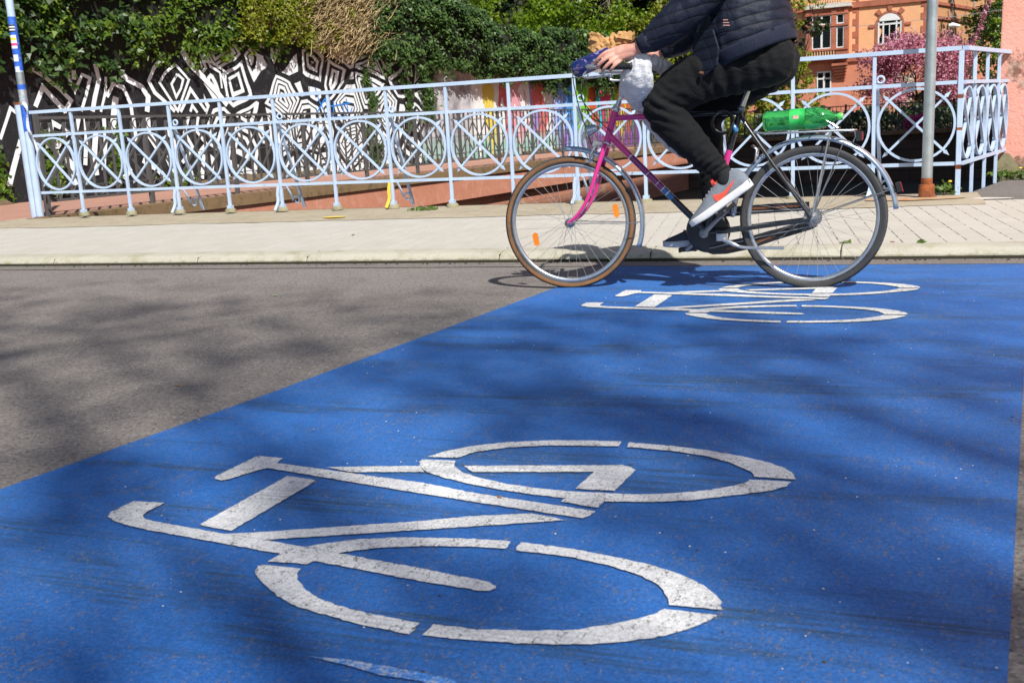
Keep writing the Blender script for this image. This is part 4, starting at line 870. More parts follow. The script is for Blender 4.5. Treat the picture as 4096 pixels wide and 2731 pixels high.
for k in range(9):
    p = np.array((bx_(21.6, 2.9)+0.2, 21.5+0.25*k*0.5, 2.75+0.12*k)); a = np.array((0.15*rs.normal(), 0.8, 0.30+0.2*rs.normal())); b.tube([p, p+a*0.5+np.array((0.05, 0, -0.03)), p+a*1.1], [0.012, 0.009, 0.004], 5)
b.build('twigs', M['twig'], root)
b = MB(); vs = []; ny, nz = 24, 8
for j in range(nz+1):
    for i in range(ny+1):
        y = 18.7+6.0*i/ny; z = blow(y)+0.08+(4.6-blow(y))*j/nz; vs.append((bx_(y, z)+0.04*n3(y, z, 4, 3)-0.06, y, z))
b.add(vs, [(j*(ny+1)+i, j*(ny+1)+i+1, (j+1)*(ny+1)+i+1, (j+1)*(ny+1)+i) for j in range(nz) for i in range(ny)], 0, True)
b.build('matted_litter', simple('matted_dry_litter', (0.16, 0.11, 0.05), 1.0, var=0.6, vscale=16), root)
P = [(bx_(y, z)+0.03+0.2*rs.uniform(), y, z) for y, z in zip(rs.uniform(18.4, 22.0, 5200), rs.uniform(2.7, 4.5, 5200))]
P = [p for p in P if p[2] > blow(p[1])-0.1 and n3(p[1], p[2], 8, 1.9)+0.35*(20.4-p[1]) > 0.0]; leaf_cloud('foliage', P, [(1, -.3, .6)]*len(P), 0.07, M['olive'], root, seed=6)

# trees on the raised ground behind the wall
G = 'trees behind the painted wall'
tree('leafy_tree', 'lime green spring tree rising above the coloured end of the wall', 'tree', (-11.8, 36.5, 0.1), 7.5, 3.3, 0.16, M['lime'], 150, 34, 0.15, 41, G, cz=0.55, zs=0.95, simple_=True)
tree('leafy_tree', 'lime green tree further left whose crown hangs above the dark ivy', 'tree', (-14.6, 33.0, 2.9), 4.6, 2.7, 0.13, M['lime'], 110, 34, 0.14, 42, G, cz=0.55, zs=0.95, simple_=True)
tree('leafy_tree', 'olive green tree seen between the arm and the thigh of the cyclist', 'tree', (-7.6, 41.0, 0.1), 8.5, 2.9, 0.16, M['olive'], 120, 32, 0.15, 43, G, cz=0.55, zs=0.95, simple_=True)
tree('dark_tree', 'large dark tree filling the gap behind the lime crowns', 'tree', (-14.0, 50.0, 0.1), 15, 7.5, 0.3, M['dark_leaf'], 190, 16, 0.38, 44, G, cz=0.48, zs=0.95, simple_=True, depth=2)
tree('dark_tree', 'large dark tree behind the ivy at the left', 'tree', (-26.0, 34.0, 3.5), 13, 7.5, 0.3, M['dark_leaf'], 190, 16, 0.36, 45, G, cz=0.48, zs=0.95, simple_=True, depth=2)
tree('dark_tree', 'dark tree far back behind the olive crown', 'tree', (-9.0, 58.0, 0.1), 14, 5.2, 0.3, M['dark_leaf'], 170, 16, 0.38, 46, G, cz=0.48, zs=0.95, simple_=True, depth=2)
tree('dark_tree', 'dark tree above the far left ivy', 'tree', (-23.0, 20.0, 3.2), 9, 6.0, 0.25, M['dark_leaf'], 150, 18, 0.30, 47, G, cz=0.5, zs=0.95, simple_=True, depth=2)
tree('dark_tree', 'dark wide tree on the skyline above the dense ivy', 'tree', (-23.0, 62.0, 0.1), 17, 8.0, 0.3, M['dark_leaf'], 200, 16, 0.42, 48, G, cz=0.48, zs=0.95, simple_=True, depth=2)
tree('leafy_tree', 'olive tree on the raised bank above the dry brushwood', 'tree', (-20.0, 30.0, 4.0), 5.0, 4.0, 0.15, M['olive'], 150, 26, 0.2, 49, G, cz=0.5, zs=0.95, simple_=True, depth=2)
# bare drooping twigs in front of the lime tree
b = MB(); tips = []; rs = np.random.RandomState(12)
for k in range(4): branches(b, (-8.6, 33.5, 5.9), (rs.normal()*0.4, rs.normal()*0.4, -0.75), 0.75, 0.014, 2, rs, tips, up=-0.1)
b.tube([(-8.6, 33.5, 5.9), (-9.0, 34.5, 6.6), (-10.5, 36.2, 5.5)], [0.02, 0.05, 0.09], 7)
tag(b.build('dead_branch', simple('pale_bark', (0.42, 0.36, 0.24), 0.9)), 'pale bare branch hanging in front of the lime green tree', 'branch')
# right side
tree('willow_tree', 'yellow green willow like tree to the left of the brick building', 'tree', (-4.55, 43.5, 0.1), 4.3, 1.45, 0.09, M['olive'], 150, 60, 0.12, 51, None, cz=0.50, zs=0.9, simple_=True)
tree('leafy_tree', 'taller olive brown tree above the willow beside the brick building', 'tree', (-4.9, 56.0, 0.1), 8.6, 1.35, 0.07, M['olive'], 60, 24, 0.16, 52, None, cz=0.74, zs=0.9, simple_=True)
tree('leafy_tree', 'tall mid green tree between the brick building and the pink wall', 'tree', (6.5, 66.0, 0.1), 11, 3.4, 0.2, M['ivy_bright'], 170, 22, 0.22, 53, None, cz=0.55, zs=0.95, simple_=True)
tree('leafy_tree', 'yellow green tree just left of the pink wall', 'tree', (4.5, 47.0, 0.1), 5.4, 1.35, 0.1, M['lime'], 90, 34, 0.12, 54, None, cz=0.52, zs=0.95, simple_=True)
tree('dark_tree', 'dark tree closing the view far right', 'tree', (12.0, 84.0, 0.1), 16, 7.0, 0.3, M['dark_leaf'], 170, 14, 0.42, 55, None, cz=0.5, zs=0.95, simple_=True, depth=2)
def hedge(name, label, x0, x1, y0, y1, z1, mat, n, size, seed, cat='hedge', z0=0.1):
    rs = np.random.RandomState(seed); P = []; N = []
    for i in range(n):
        x = rs.uniform(x0, x1); y = rs.uniform(y0, y1); t = rs.uniform(); zz = z1*(0.8+0.35*n3(x, y, seed, 0.9)); z = z0+(zz-z0)*t**0.6
        if n3(x*1.3, y, z*1.6+seed, 1.1) < -0.18: continue
        P.append((x, y, z)); N.append((0.2, -1, 0.6))
    root = thing(name, label, cat, (0, 0, 0)); leaf_cloud('foliage', P, N, size, mat, root, seed=seed, simple_=True)
    b = MB(); rr = np.random.RandomState(seed)
    for i in range(14):
        x = rr.uniform(x0, x1); y = rr.uniform(y0, y1); b.tube([(x, y, z0-0.05), (x+0.1*rr.normal(), y, z1*0.4), (x+0.2*rr.normal(), y, z1*0.75)], [0.03, 0.02, 0.01], 5)
    b.build('stems', M['bark'], root)
hedge('shrubbery', 'dark shrubs behind the garden fence below the cherry tree', -9.5, 4.0, 39.5, 42.5, 1.15, M['dark_leaf'], 9000, 0.14, 61)
hedge('shrubbery', 'yellow green low shrubs behind the garden fence under the willow', -7.0, -3.0, 38.4, 39.4, 1.15, M['olive'], 3200, 0.11, 62)
hedge('lilac_bush', 'pale blossoming bush in front of the brick building', -1.0, 0.6, 46.5, 48.0, 2.5, M['white_blossom'], 1500, 0.10, 63, 'bush')
hedge('azalea_bush', 'bright magenta azalea behind the garden fence', 0.15, 0.85, 38.7, 39.3, 0.85, M['magenta'], 900, 0.07, 64, 'bush')
hedge('shrubbery', 'grey green shrubs below the cherry branches on the right', 0.6, 3.8, 46.5, 48.0, 2.1, M['dark_leaf'], 3000, 0.13, 65)
# cherry tree
rs = np.random.RandomState(77); root = thing('cherry_tree', 'pink blossoming cherry tree in front of the brick building', 'tree', (0.75, 45.0, 0.1)); b = MB(); tips = []
b.tube([(0, 0, -0.05), (0.05, 0, 0.6), (-0.1, 0, 1.15)], [0.12, 0.095, 0.09], 10)
dirs = [(-1.0, 0.1, 0.75), (-0.55, -0.3, 1.0), (-0.1, 0.2, 1.1), (0.5, -0.1, 1.0), (1.0, 0.2, 0.75), (0.7, -0.4, 0.5), (-1.0, -0.3, 0.35)]
for d in dirs: branches(b, (-0.1, 0, 1.15), d, 0.95, 0.05, 3, rs, tips, up=0.12)
tw = []
sp = spline([(1.3, 0, 2.2), (1.8, 0, 3.1), (2.15, 0, 4.2), (2.5, 0, 5.3)], 8); b.tube(sp, 0.014, 5)
b.build('trunk', M['bark'], root)
P = []; N = []
for t in tips:
    for k in range(44): P.append(t+rs.normal(0, 0.18, 3)); N.append((0.2, -0.5, 0.8))
for p in sp:
    for k in range(22): P.append(np.array(p)+rs.normal(0, 0.055, 3)); N.append((0.2, -0.5, 0.8))
for k in range(60):
    a = rs.uniform(-1, 1); base = np.array((a*1.9-0.15, rs.normal(0, 0.5), 1.9+1.1*math.sqrt(max(0, 1-a*a)))); L = rs.uniform(0.3, 0.8); d = np.array((a*0.5+rs.normal(0, 0.25), rs.normal(0, .2), 1.0)); d /= np.linalg.norm(d)
    for s in range(int(L*60)): P.append(base+d*L*rs.uniform()+rs.normal(0, 0.04, 3)); N.append((0.2, -0.5, 0.8))
P = np.array(P); leaf_cloud('blossom', P*np.array((1.08, 1.08, 1.04)), np.array(N), 0.088, M['blossom'], root, seed=78, spread=0.9, simple_=True)

# trees behind the camera whose crowns throw the soft dapples on the road and shade the stream
def sun_back(x, y, z): return np.array((x+0.58*z, y-0.68*z, z))
root = thing('street_tree', 'street tree in thin spring leaf standing on the near pavement behind the camera', 'tree', (10.2, -9.6, 0.0)); rs = np.random.RandomState(9); b = MB(); tips = []
b.tube([(0, 0, -0.1), (0.1, 0.1, 3), (-0.1, 0.5, 6.2)], [0.28, 0.22, 0.18], 12)
P = []; N = []
SH = [(-3.75, 4.05, 0.42, 1.0), (-2.95, 4.25, 0.5, .9), (-2.6, 3.5, 0.4, .8), (-3.3, 3.2, 0.38, .8), (-2.35, 2.35, 0.26, 1.0), (-2.25, 2.9, 0.32, .8), (-1.55, 3.35, 0.28, 1.0), (-1.2, 3.12, 0.27, 1.2), (-0.8, 2.85, 0.25, 1.2), (-0.5, 2.68, 0.2, .9), (-1.95, 3.9, 0.33, .7),
      (-1.30, 4.1, 0.26, .9), (-0.95, 4.28, 0.28, .9), (-0.45, 4.0, 0.3, 1.1), (0.0, 3.8, 0.28, 1.0), (0.33, 3.55, 0.24, .9), (-1.5, 2.3, 0.2, 1.0), (-2.2, 2.05, 0.18, 1.2), (-1.85, 2.0, 0.2, 1.0), (-1.25, 2.15, 0.15, .7), (-0.15, 2.45, 0.2, 1.0), (0.22, 2.3, 0.17, .9),
      (-0.5, 2.05, 0.14, 1.1), (-0.22, 1.9, 0.14, 1.1), (0.02, 1.78, 0.14, 1.2), (0.2, 1.66, 0.13, 1.2), (-0.95, 1.7, 0.12, .6), (-1.3, 1.45, 0.13, .5), (-4.6, 3.4, 0.4, 1.0), (-5.2, 4.4, 0.4, 1.0), (0.2, 2.95, 0.2, .6), (-0.7, 1.62, 0.11, .7), (-2.0, 4.7, 0.3, .55), (-0.35, 3.3, 0.22, .6), (-3.9, 2.6, 0.4, 1.0), (-1.9, 1.55, 0.16, .9), (0.1, 4.9, 0.3, .5)]
hub = np.array((10.1, -9.1, 6.2)); base = np.array((10.2, -9.6, 0.0))
for (x, y, r, dens) in SH:
    for rep in range(2):
        z = rs.uniform(15.0, 20.0); c = sun_back(x+rs.normal(0, 0.06), y+rs.normal(0, 0.06), z)
        n = int(dens*(32 if y > 2.6 else 23)*(r/0.25)**2)+2
        q = rs.normal(0, 1, (n, 3))*np.array((r*0.9, r*0.95, r*1.0))+c; P.append(q); N.append(np.tile((0.4, -0.5, 1.0), (n, 1)))
        if rep == 0 or rs.uniform() < 0.3:
            mid = (hub+c)/2+rs.normal(0, 0.5, 3); b.tube([hub-base, mid-base, c-base], [0.07, 0.035, 0.012], 6)
P = np.vstack(P)-base; leaf_cloud('crown', P, np.vstack(N), 0.105, M['lime'], root, seed=10, spread=0.9, simple_=True)
b.build('trunk', M['bark'], root)

# ------------------------------------------------------------------ weeds by the railing corner, leaf litter, pebbles
def weed(label, x, y, z, r, n, seed, flowers=0, tall=0.09):
    rs = np.random.RandomState(seed); root = thing('weed', label, 'weed', (x, y, z), 0, 'weeds at the foot of walls and posts'); P = []; N = []; b = MB()
    for k in range(n):
        a = rs.uniform(0, 6.28); rr = r*rs.uniform()**0.6; px, py = rr*math.cos(a), rr*0.6*math.sin(a); h_ = tall*rs.uniform(0.3, 1)*(1-0.4*rr/r); P.append((px, py, h_)); N.append((math.cos(a)*0.6, math.sin(a)*0.6-0.3, 0.8))
        if k % 3 == 0: b.tube([(px*0.6, py*0.6, -0.005), (px, py, h_)], 0.0016, 4, caps=False)
    leaf_cloud('leaves', P, N, 0.045, M['weed'], root, seed=seed, simple_=True); b.build('stems', M['weed'], root)
    for k in range(flowers):
        b = MB(); a = rs.uniform(0, 6.28); b.sphere((r*0.5*math.cos(a), -0.02, tall*1.0), 0.017, 8, sc=(1, 1, 0.55)); b.build('flower', M['yellow'], root)
weed('small weed cluster with a yellow bud between sign pole and corner post', 0.355, 9.22, 0.132, 0.13, 90, 71, 1, 0.11)
weed('weeds at the foot of the pink wall beside the last railing posts', 0.93, 10.97, 0.125, 0.16, 70, 72, 0, 0.12)
weed('weeds with a yellow flower at the foot of the pink wall', 1.16, 10.96, 0.125, 0.16, 70, 73, 2, 0.11)
weed('grass tuft on the bridge edge right of the yellow brace', -4.32, 9.15, 0.13, 0.16, 60, 74, 0, 0.035)
weed('tiny weed in the kerb joint on the right', 0.13, 6.40, 0.073, 0.03, 12, 75, 0, 0.010)
weed('tiny weed in the kerb joint behind the rear wheel', -0.28, 6.42, 0.073, 0.025, 9, 76, 0, 0.008)
def litter(name, label, x, y, z, s, mat, rz, cat='leaf', curl=0.3):
    b = MB(); pts = [(0, -1), (0.34, -0.45), (0.42, 0.1), (0.2, 0.7), (0, 1.1), (-0.2, 0.7), (-0.42, 0.1), (-0.34, -0.45)]
    c, n = math.cos(rz), math.sin(rz); vs = [(s*(px*c-py*n), s*(px*n+py*c), s*curl*(abs(px)+0.35*abs(py))+0.001) for px, py in pts]+[(0, 0, 0.0008)]
    b.add(vs, [(i, (i+1) % 8, 8) for i in range(8)], 0, True); o = b.build(name, mat); o.location = (x, y, z)
    m_ = o.modifiers.new('s', 'SOLIDIFY'); m_.thickness = s*0.03
    return tag(o, label, cat, 'fallen leaves and scraps on the ground')
litter('dry_leaf', 'brown dry leaf on the asphalt at the left', -2.40, 2.94, 0.002, 0.017, M['straw'], 1.2)
litter('dry_leaf', 'small brown seed husk lying on the white cross bar of the near bicycle symbol', -0.842, 2.085, 0.009, 0.011, M['straw'], 0.9, 'husk')
litter('dry_leaf', 'reddish dry leaf on the pavement left of centre', -4.05, 7.25, 0.094, 0.03, M['straw'], 0.3)
litter('dry_leaf', 'reddish scrap by the kerb joint on the right', -0.02, 6.43, 0.076, 0.02, simple('red_leaf', (0.35, 0.1, 0.05)), 0.9)
litter('pale_leaf', 'pale green leaf flat on the asphalt near the kerb', -3.25, 4.88, 0.002, 0.022, simple('pale_green_leaf', (0.42, 0.48, 0.30), 0.7), 1.6)
wht = simple('white_chip', (0.7, 0.7, 0.68), 0.6); rs = np.random.RandomState(3)
root = None; b = MB()
for i in range(230):
    y = rs.uniform(1.2, 6.1); x = rs.uniform(-0.95*y, 0.35); s = rs.uniform(0.0008, 0.0022); b.sphere((x, y, 0.006), s, 5, sc=(1.3, 1, 0.6))
tag(b.build('grit', wht), 'fine pale grit scattered over the road', None, None, 'stuff')
b = MB()
for i in range(160):
    y = rs.uniform(1.2, 8.3); x = rs.uniform(-0.95*y, 0.4); z = 0.005 if y < 6.2 else (0.13 if y > 8.2 else SW(x, y)+0.002 if y > 6.42 else 0.02); s = rs.uniform(0.0012, 0.003); b.sphere((x, y, z), s, 5, sc=(1.5, 1, 0.5))
for i in range(90): b.sphere((rs.uniform(-6.5, 0.7), 6.14+0.06*rs.uniform(), 0.007), rs.uniform(0.003, 0.007), 5, sc=(1.6, 1, 0.6))
tag(b.build('crumbs', simple('dark_crumbs', (0.06, 0.045, 0.035), 0.9)), 'dark crumbs and dirt on road and kerb', None, None, 'stuff')

# ------------------------------------------------------------------ buildings
pk = thing('pink_house', 'salmon pink rendered house wall at the right edge', 'building')
b = MB(); b.add([(0.875, 11.05, 0.0), (9, 11.0, 0.0), (9, 31, 0), (3.3, 31, 0), (0.90, 11.05, 1.28), (0.905, 11.06, 3.2), (0.905, 11.06, 14.0), (9, 11.0, 14.0), (9, 31, 14.0), (3.3, 31, 14.0)],
                [(0, 1, 7, 6, 5, 4), (1, 2, 8, 7), (2, 3, 9, 8), (3, 0, 4, 5, 6, 9), (6, 7, 8, 9)]); b.build('wall', M['pink'], pk)
b = MB(); b.prism([(0.75, 10.9), (9.2, 10.9), (9.2, 31.2), (3.15, 31.2)], 14.0, 14.3); b.build('roof', M['red_stone'], pk)
b = MB(); vs = [(0.885, 11.043, 0.10), (1.24, 11.043, 0.10), (1.15, 11.043, 0.18), (1.10, 11.043, 0.23), (1.05, 11.043, 0.30), (1.00, 11.043, 0.37), (0.94, 11.043, 0.38), (0.888, 11.043, 0.30)]
b.add(vs, [tuple(range(8))]); b.build('stone_base', concrete('mossy_stone', (0.30, 0.26, 0.15), (0.10, 0.09, 0.05), 0.9, 40, moss=(0.12, 0.13, 0.03)), pk)

# brick building: local x = distance to the left of its corner along the facade
K = 85/62.0; bx, by = 1.43*K, 85.0
bb = thing('brick_building', 'orange brick building with red sandstone bay and arched window', 'building', (bx, by, 0.0), math.radians(-4.5))
def Z(z): return 0.827+(z-0.827)*K
def fb(mb, u0, u1, z0, z1, d0, d1, mi=0): mb.box(-u1*K, -d1, Z(z0), -u0*K, -d0, Z(z1), mi)
b = MB(); fb(b, 0.0, 14, 3.73, 14, -12, 0.0); b.build('wall', M['orange_brick'], bb)
b = MB(); b.add([(0.004, 0.0, Z(3.73)), (4.6, 16, Z(3.73)), (4.6, 16, Z(14)), (0.004, 0.0, Z(14)), (0.004, 12, Z(3.73)), (0.004, 12, Z(14))], [(0,1,2,3), (1,4,5,2)]); b.build('side_wall', M['orange_brick_side'], bb)
b = MB(); fb(b, -0.02, 14, -0.6, 3.72, -12, 0.10); b.build('base', M['red_render'], bb)
b = MB(); b.add([(0.03, -0.09, Z(-.6)), (4.63, 16, Z(-.6)), (4.63, 16, Z(3.72)), (0.03, -0.09, Z(3.72))], [(0,1,2,3)]); b.build('base', M['red_render'], bb)
b = MB(); fb(b, -0.03, 14, 3.64, 3.86, -0.1, 0.26); b.build('cornice', M['red_stone'], bb)
b = MB(); fb(b, -0.03, 4.0, 6.50, 6.80, -0.1, 0.16); fb(b, 6.3, 14, 6.50, 6.80, -0.1, 0.16); b.build('cornice', M['red_stone'], bb)
b = MB(); b9 = MB(); z = 3.9
k = 0
while z < 13:   # quoins of alternating length beside the bay and at the corner
    L_ = 0.30 if k % 2 else 0.13
    fb(b, 3.60, 3.62+L_, z, z+0.337, 0.0, 0.035+0.002*(k % 2)); fb(b9, 0.0, 0.14+L_*0.9, z, z+0.337, 0.0, 0.037+0.002*(k % 2)); z += 0.335; k += 1
b.build('quoins', M['red_stone'], bb); b9.build('quoins', M['red_stone'], bb)
# arched window
def arch_poly(u0, u1, zs, n=14): 
    r = (u1-u0)/2; c = (u0+u1)/2; return [(c+r*math.cos(math.pi*i/n), zs+r*math.sin(math.pi*i/n)) for i in range(n+1)]
def arch_ring(u0, u1, zb, zs, t, d0, d1, mat, name):
    b = MB(); r = (u1-u0)/2; c = (u0+u1)/2; n = 16; inn = [(u1, zb)]+[(c+r*math.cos(math.pi*i/n), zs+r*math.sin(math.pi*i/n)) for i in range(n+1)]+[(u0, zb)]
    out = [(u1+t, zb)]+[(c+(r+t)*math.cos(math.pi*i/n), zs+(r+t)*math.sin(math.pi*i/n)) for i in range(n+1)]+[(u0-t, zb)]
    m_ = len(inn); vs = [(-u*K, -d, Z(z_)) for d in (d0, d1) for u, z_ in inn+out]; fs = []
    for i in range(m_-1):
        fs += [(2*m_+i, 2*m_+i+1, 3*m_+i+1, 3*m_+i), (m_+i, m_+i+1, 3*m_+i+1, 3*m_+i), (i, i+1, 2*m_+i+1, 2*m_+i)]
    b.add(vs, fs); return b.build(name, mat, bb)
win = MB(); pts = [(1.30, 4.40)]+[(u, z_) for u, z_ in arch_poly(1.32, 2.66, 5.45)][::1]+[(2.66, 4.40)]
win.add([(-u*K, -0.02, Z(z_)) for u, z_ in pts], [tuple(range(len(pts)))]); wo = win.build('window', M['glass'], bb)
arch_ring(1.36, 2.62, 4.4, 5.44, 0.12, 0.01, 0.06, M['red_stone'], 'window_surround')
b = MB(); 
for u0, u1, z0, z1 in ((2.52, 2.60, 4.45, 5.6), (2.28, 2.36, 4.45, 5.62), (1.98, 2.02, 4.45, 5.5), (1.60, 1.68, 4.45, 5.62), (1.38, 1.45, 4.45, 5.6), (1.38, 2.60, 5.44, 5.54), (1.38, 2.60, 4.40, 4.50)): fb(b, u0, u1, z0, z1, 0.021, 0.07+0.003*(u1-u0))
b.build('window_frame', M['white_frame'], wo)
b = MB(); pts = [(u, z_) for u, z_ in arch_poly(1.44, 2.54, 5.66)]; b.add([(-u*K, -0.03, Z(min(z_, 6.05))) for u, z_ in pts], [tuple(range(len(pts)))]); b.build('blind', M['white_frame'], wo)
zc = 5.45
for a in (90, 50, 130):
    b = MB()
    t = math.radians(a); c0 = 0.72; c1 = 1.02; w0, w1 = 0.085, 0.14
    cu, cz_ = 1.99, zc; rad = np.array((math.cos(t), math.sin(t))); tan = np.array((-math.sin(t), math.cos(t)))
    q = [np.array((cu, cz_))+rad*c0+tan*w0, np.array((cu, cz_))+rad*c0-tan*w0, np.array((cu, cz_))+rad*c1-tan*w1, np.array((cu, cz_))+rad*c1+tan*w1]
    b.add([(-p[0]*K, -0.005, Z(p[1])) for p in q]+[(-p[0]*K, -0.10, Z(p[1])) for p in q], [(4,5,6,7), (0,1,5,4), (1,2,6,5), (2,3,7,6), (3,0,4,7)]); b.build('voussoir', M['red_stone'], bb)
for u0, u1 in ((2.78, 3.08), (0.90, 1.20)):
    b = MB(); fb(b, u0, u1, 5.36, 5.50, 0, 0.09); b.build('impost', M['red_stone'], bb)
# projecting bay with tall windows
BD = 0.9
b = MB(); fb(b, 4.10, 6.35, 3.87, 6.55, 0.0, BD-0.12); b.build('bay_window', M['red_stone'], bb); bay_o = bpy.context.scene.objects[-1] if False else [o for o in bb.children if o.name.startswith('bay_window')][-1]
b = MB()
for u0, u1 in ((4.10, 4.30), (4.72, 4.98), (6.03, 6.35)): fb(b, u0, u1, 4.36, 6.5, BD-0.119, BD)
fb(b, 4.08, 6.37, 5.58, 5.68, BD-0.119, BD+0.05); fb(b, 4.08, 6.37, 6.20, 6.30, BD-0.119, BD+0.04); fb(b, 4.08, 6.37, 4.30, 4.40, BD-0.119, BD+0.07); fb(b, 4.02, 6.42, 3.86, 3.96, BD-0.119, BD+0.08); fb(b, 4.12, 4.75, 3.97, 4.29, BD-0.119, BD-0.01)
b.build('mullions', M['red_stone'], bay_o)
b = MB(); u = 4.85
while u < 6.3:
    for zz, rr in ((3.97, .05), (4.03, .06), (4.12, .035), (4.2, .05), (4.28, .045)): pass
    b.lathe([(0.05, Z(3.96)), (0.085, Z(4.04)), (0.04, Z(4.14)), (0.07, Z(4.22)), (0.05, Z(4.31))], (-u*K, -(BD-0.02), 0), (0, 0, 1), 8); u += 0.145
b.build('balusters', simple('pale_sandstone', (0.62, 0.40, 0.24), 0.8), bay_o)
for u0, u1, mull in ((4.31, 4.71, []), (4.99, 6.02, [5.50])):
    for z0, z1 in ((4.41, 5.57), (5.69, 6.19)):
        b = MB(); fb(b, u0, u1, z0, z1, BD-0.118, BD-0.10); go = b.build('window', M['glass'], bay_o); b = MB(); e = 0.055
        fb(b, u0, u0+e*0.8, z0, z1, BD-0.10, BD-0.04); fb(b, u1-e, u1, z0, z1, BD-0.10, BD-0.042); fb(b, u0+e*.8, u1-e, z0, z0+e, BD-0.10, BD-0.044); fb(b, u0+e*.8, u1-e, z1-e*.7, z1, BD-0.10, BD-0.044)
        for mu in mull: fb(b, mu-0.05, mu+0.05, z0+e, z1-e*.7, BD-0.10, BD-0.03)
        b.build('window_frame', M['white_frame'], go)
b = MB(); fb(b, 3.92, 6.5, 6.56, 6.62, -0.1, BD+0.16); fb(b, 3.98, 6.44, 6.62, 6.80, -0.1, BD+0.08); b.build('balcony', M['cream'], bb)
b = MB(); u = 4.5
while u < 5.8: b.lathe([(0.05, Z(6.80)), (0.085, Z(6.87)), (0.04, Z(6.97)), (0.07, Z(7.05))], (-u*K, -(BD-0.02), 0), (0, 0, 1), 8); u += 0.13
fb(b, 3.98, 6.44, 7.05, 7.15, BD-0.2, BD+0.05); b.build('balustrade', simple('pale_sandstone2', (0.62, 0.40, 0.24), 0.8), bb)
b = MB()
for i in range(6): fb(b, 4.15+0.03*i, 4.95-0.05*i, 3.62-0.16*(i+1), 3.62-0.16*i-0.03, 0.1, 0.85-0.13*i)
b.build('console', M['red_stone'], bb)
b = MB(); fb(b, 5.04, 5.82, 1.87, 3.22, 0.101, 0.12); go = b.build('window', M['glass'], bb); b = MB()
for q in ((5.04, 5.10, 1.87, 3.22), (5.76, 5.82, 1.87, 3.22), (5.38, 5.48, 1.93, 3.16), (5.10, 5.76, 1.87, 1.95), (5.10, 5.76, 2.78, 2.86), (5.10, 5.76, 3.14, 3.22)): fb(b, *q, 0.12, 0.17+0.002*(q[3]-q[2]))
b.build('window_frame', M['white_frame'], go)
b = MB()
for yy in (4.5, 9.5): b.tube([(0.05+0.288*yy, yy, Z(-.5)), (0.05+0.288*yy, yy, Z(14))], 0.07, 8)
b.build('downpipe', M['galv'], bb)
b = MB()
for zz in (6.35, 5.6): b.add([(0.02+0.288*y0_, y0_, Z(zz_)) for y0_, zz_ in ((0, zz), (16, zz), (16, zz+0.16), (0, zz+0.16))]+[(0.14+0.288*y0_, y0_, Z(zz_)) for y0_, zz_ in ((0, zz), (16, zz), (16, zz+0.16), (0, zz+0.16))], [(4,5,6,7), (0,1,5,4), (3,2,6,7)])
b.build('string_course', M['red_stone'], bb)
b = MB(); fb(b, -0.3, 14.2, 14, 14.4, -12, 0.5); b.build('roof', M['red_stone'], bb)
# wall lamp and span wire by the pole
lm = thing('street_lamp', 'white hanging lamp head on a span wire right of the sign pole', 'lamp', (2.62, 60.0, 4.95))
b = MB(); b.tube([(-0.28, 0, 0.03), (-0.1, 0, 0.06), (0.25, 0, -0.02)], [0.09, 0.13, 0.06], 10); b.build('housing', M['white_frame'], lm)
b = MB(); b.tube([(0, 0, 0.08), (0, 0, 0.45)], 0.015, 6); b.build('hanger', M['dark_iron'], lm)
b = MB(); b.tube([(-30, 60, 5.0), (-5, 60, 5.3), (2.6, 60, 5.42), (16, 60, 6.3)], 0.012, 5); tag(b.build('span_wire', M['galv']), 'thin grey span wire crossing in front of the brick building', 'cable')
# dark garden fence beyond the stream
gf = thing('garden_fence', 'dark iron garden fence on the far bank of the stream', 'fence')
def gline(x): return 35.6+0.02*x
for k in range(9):
    x = -6.4+1.6*k; b = MB(); b.box(x-0.03, gline(x)-0.03, 0.1, x+0.03, gline(x)+0.03, 1.12); b.build('post', M['dark_iron'], gf)
for zz in (0.22, 1.06):
    b = MB(); b.bar((-6.4, gline(-6.4), zz), (6.4, gline(6.4), zz), 0.03, 0.03); b.build('rail', M['dark_iron'], gf)
b = MB(); x = -6.3
while x < 6.3: b.bar((x, gline(x), 0.22), (x, gline(x), 1.06), 0.016, 0.016, up=(0, 1, 0)); x += 0.13
b.build('bars', M['dark_iron'], gf)
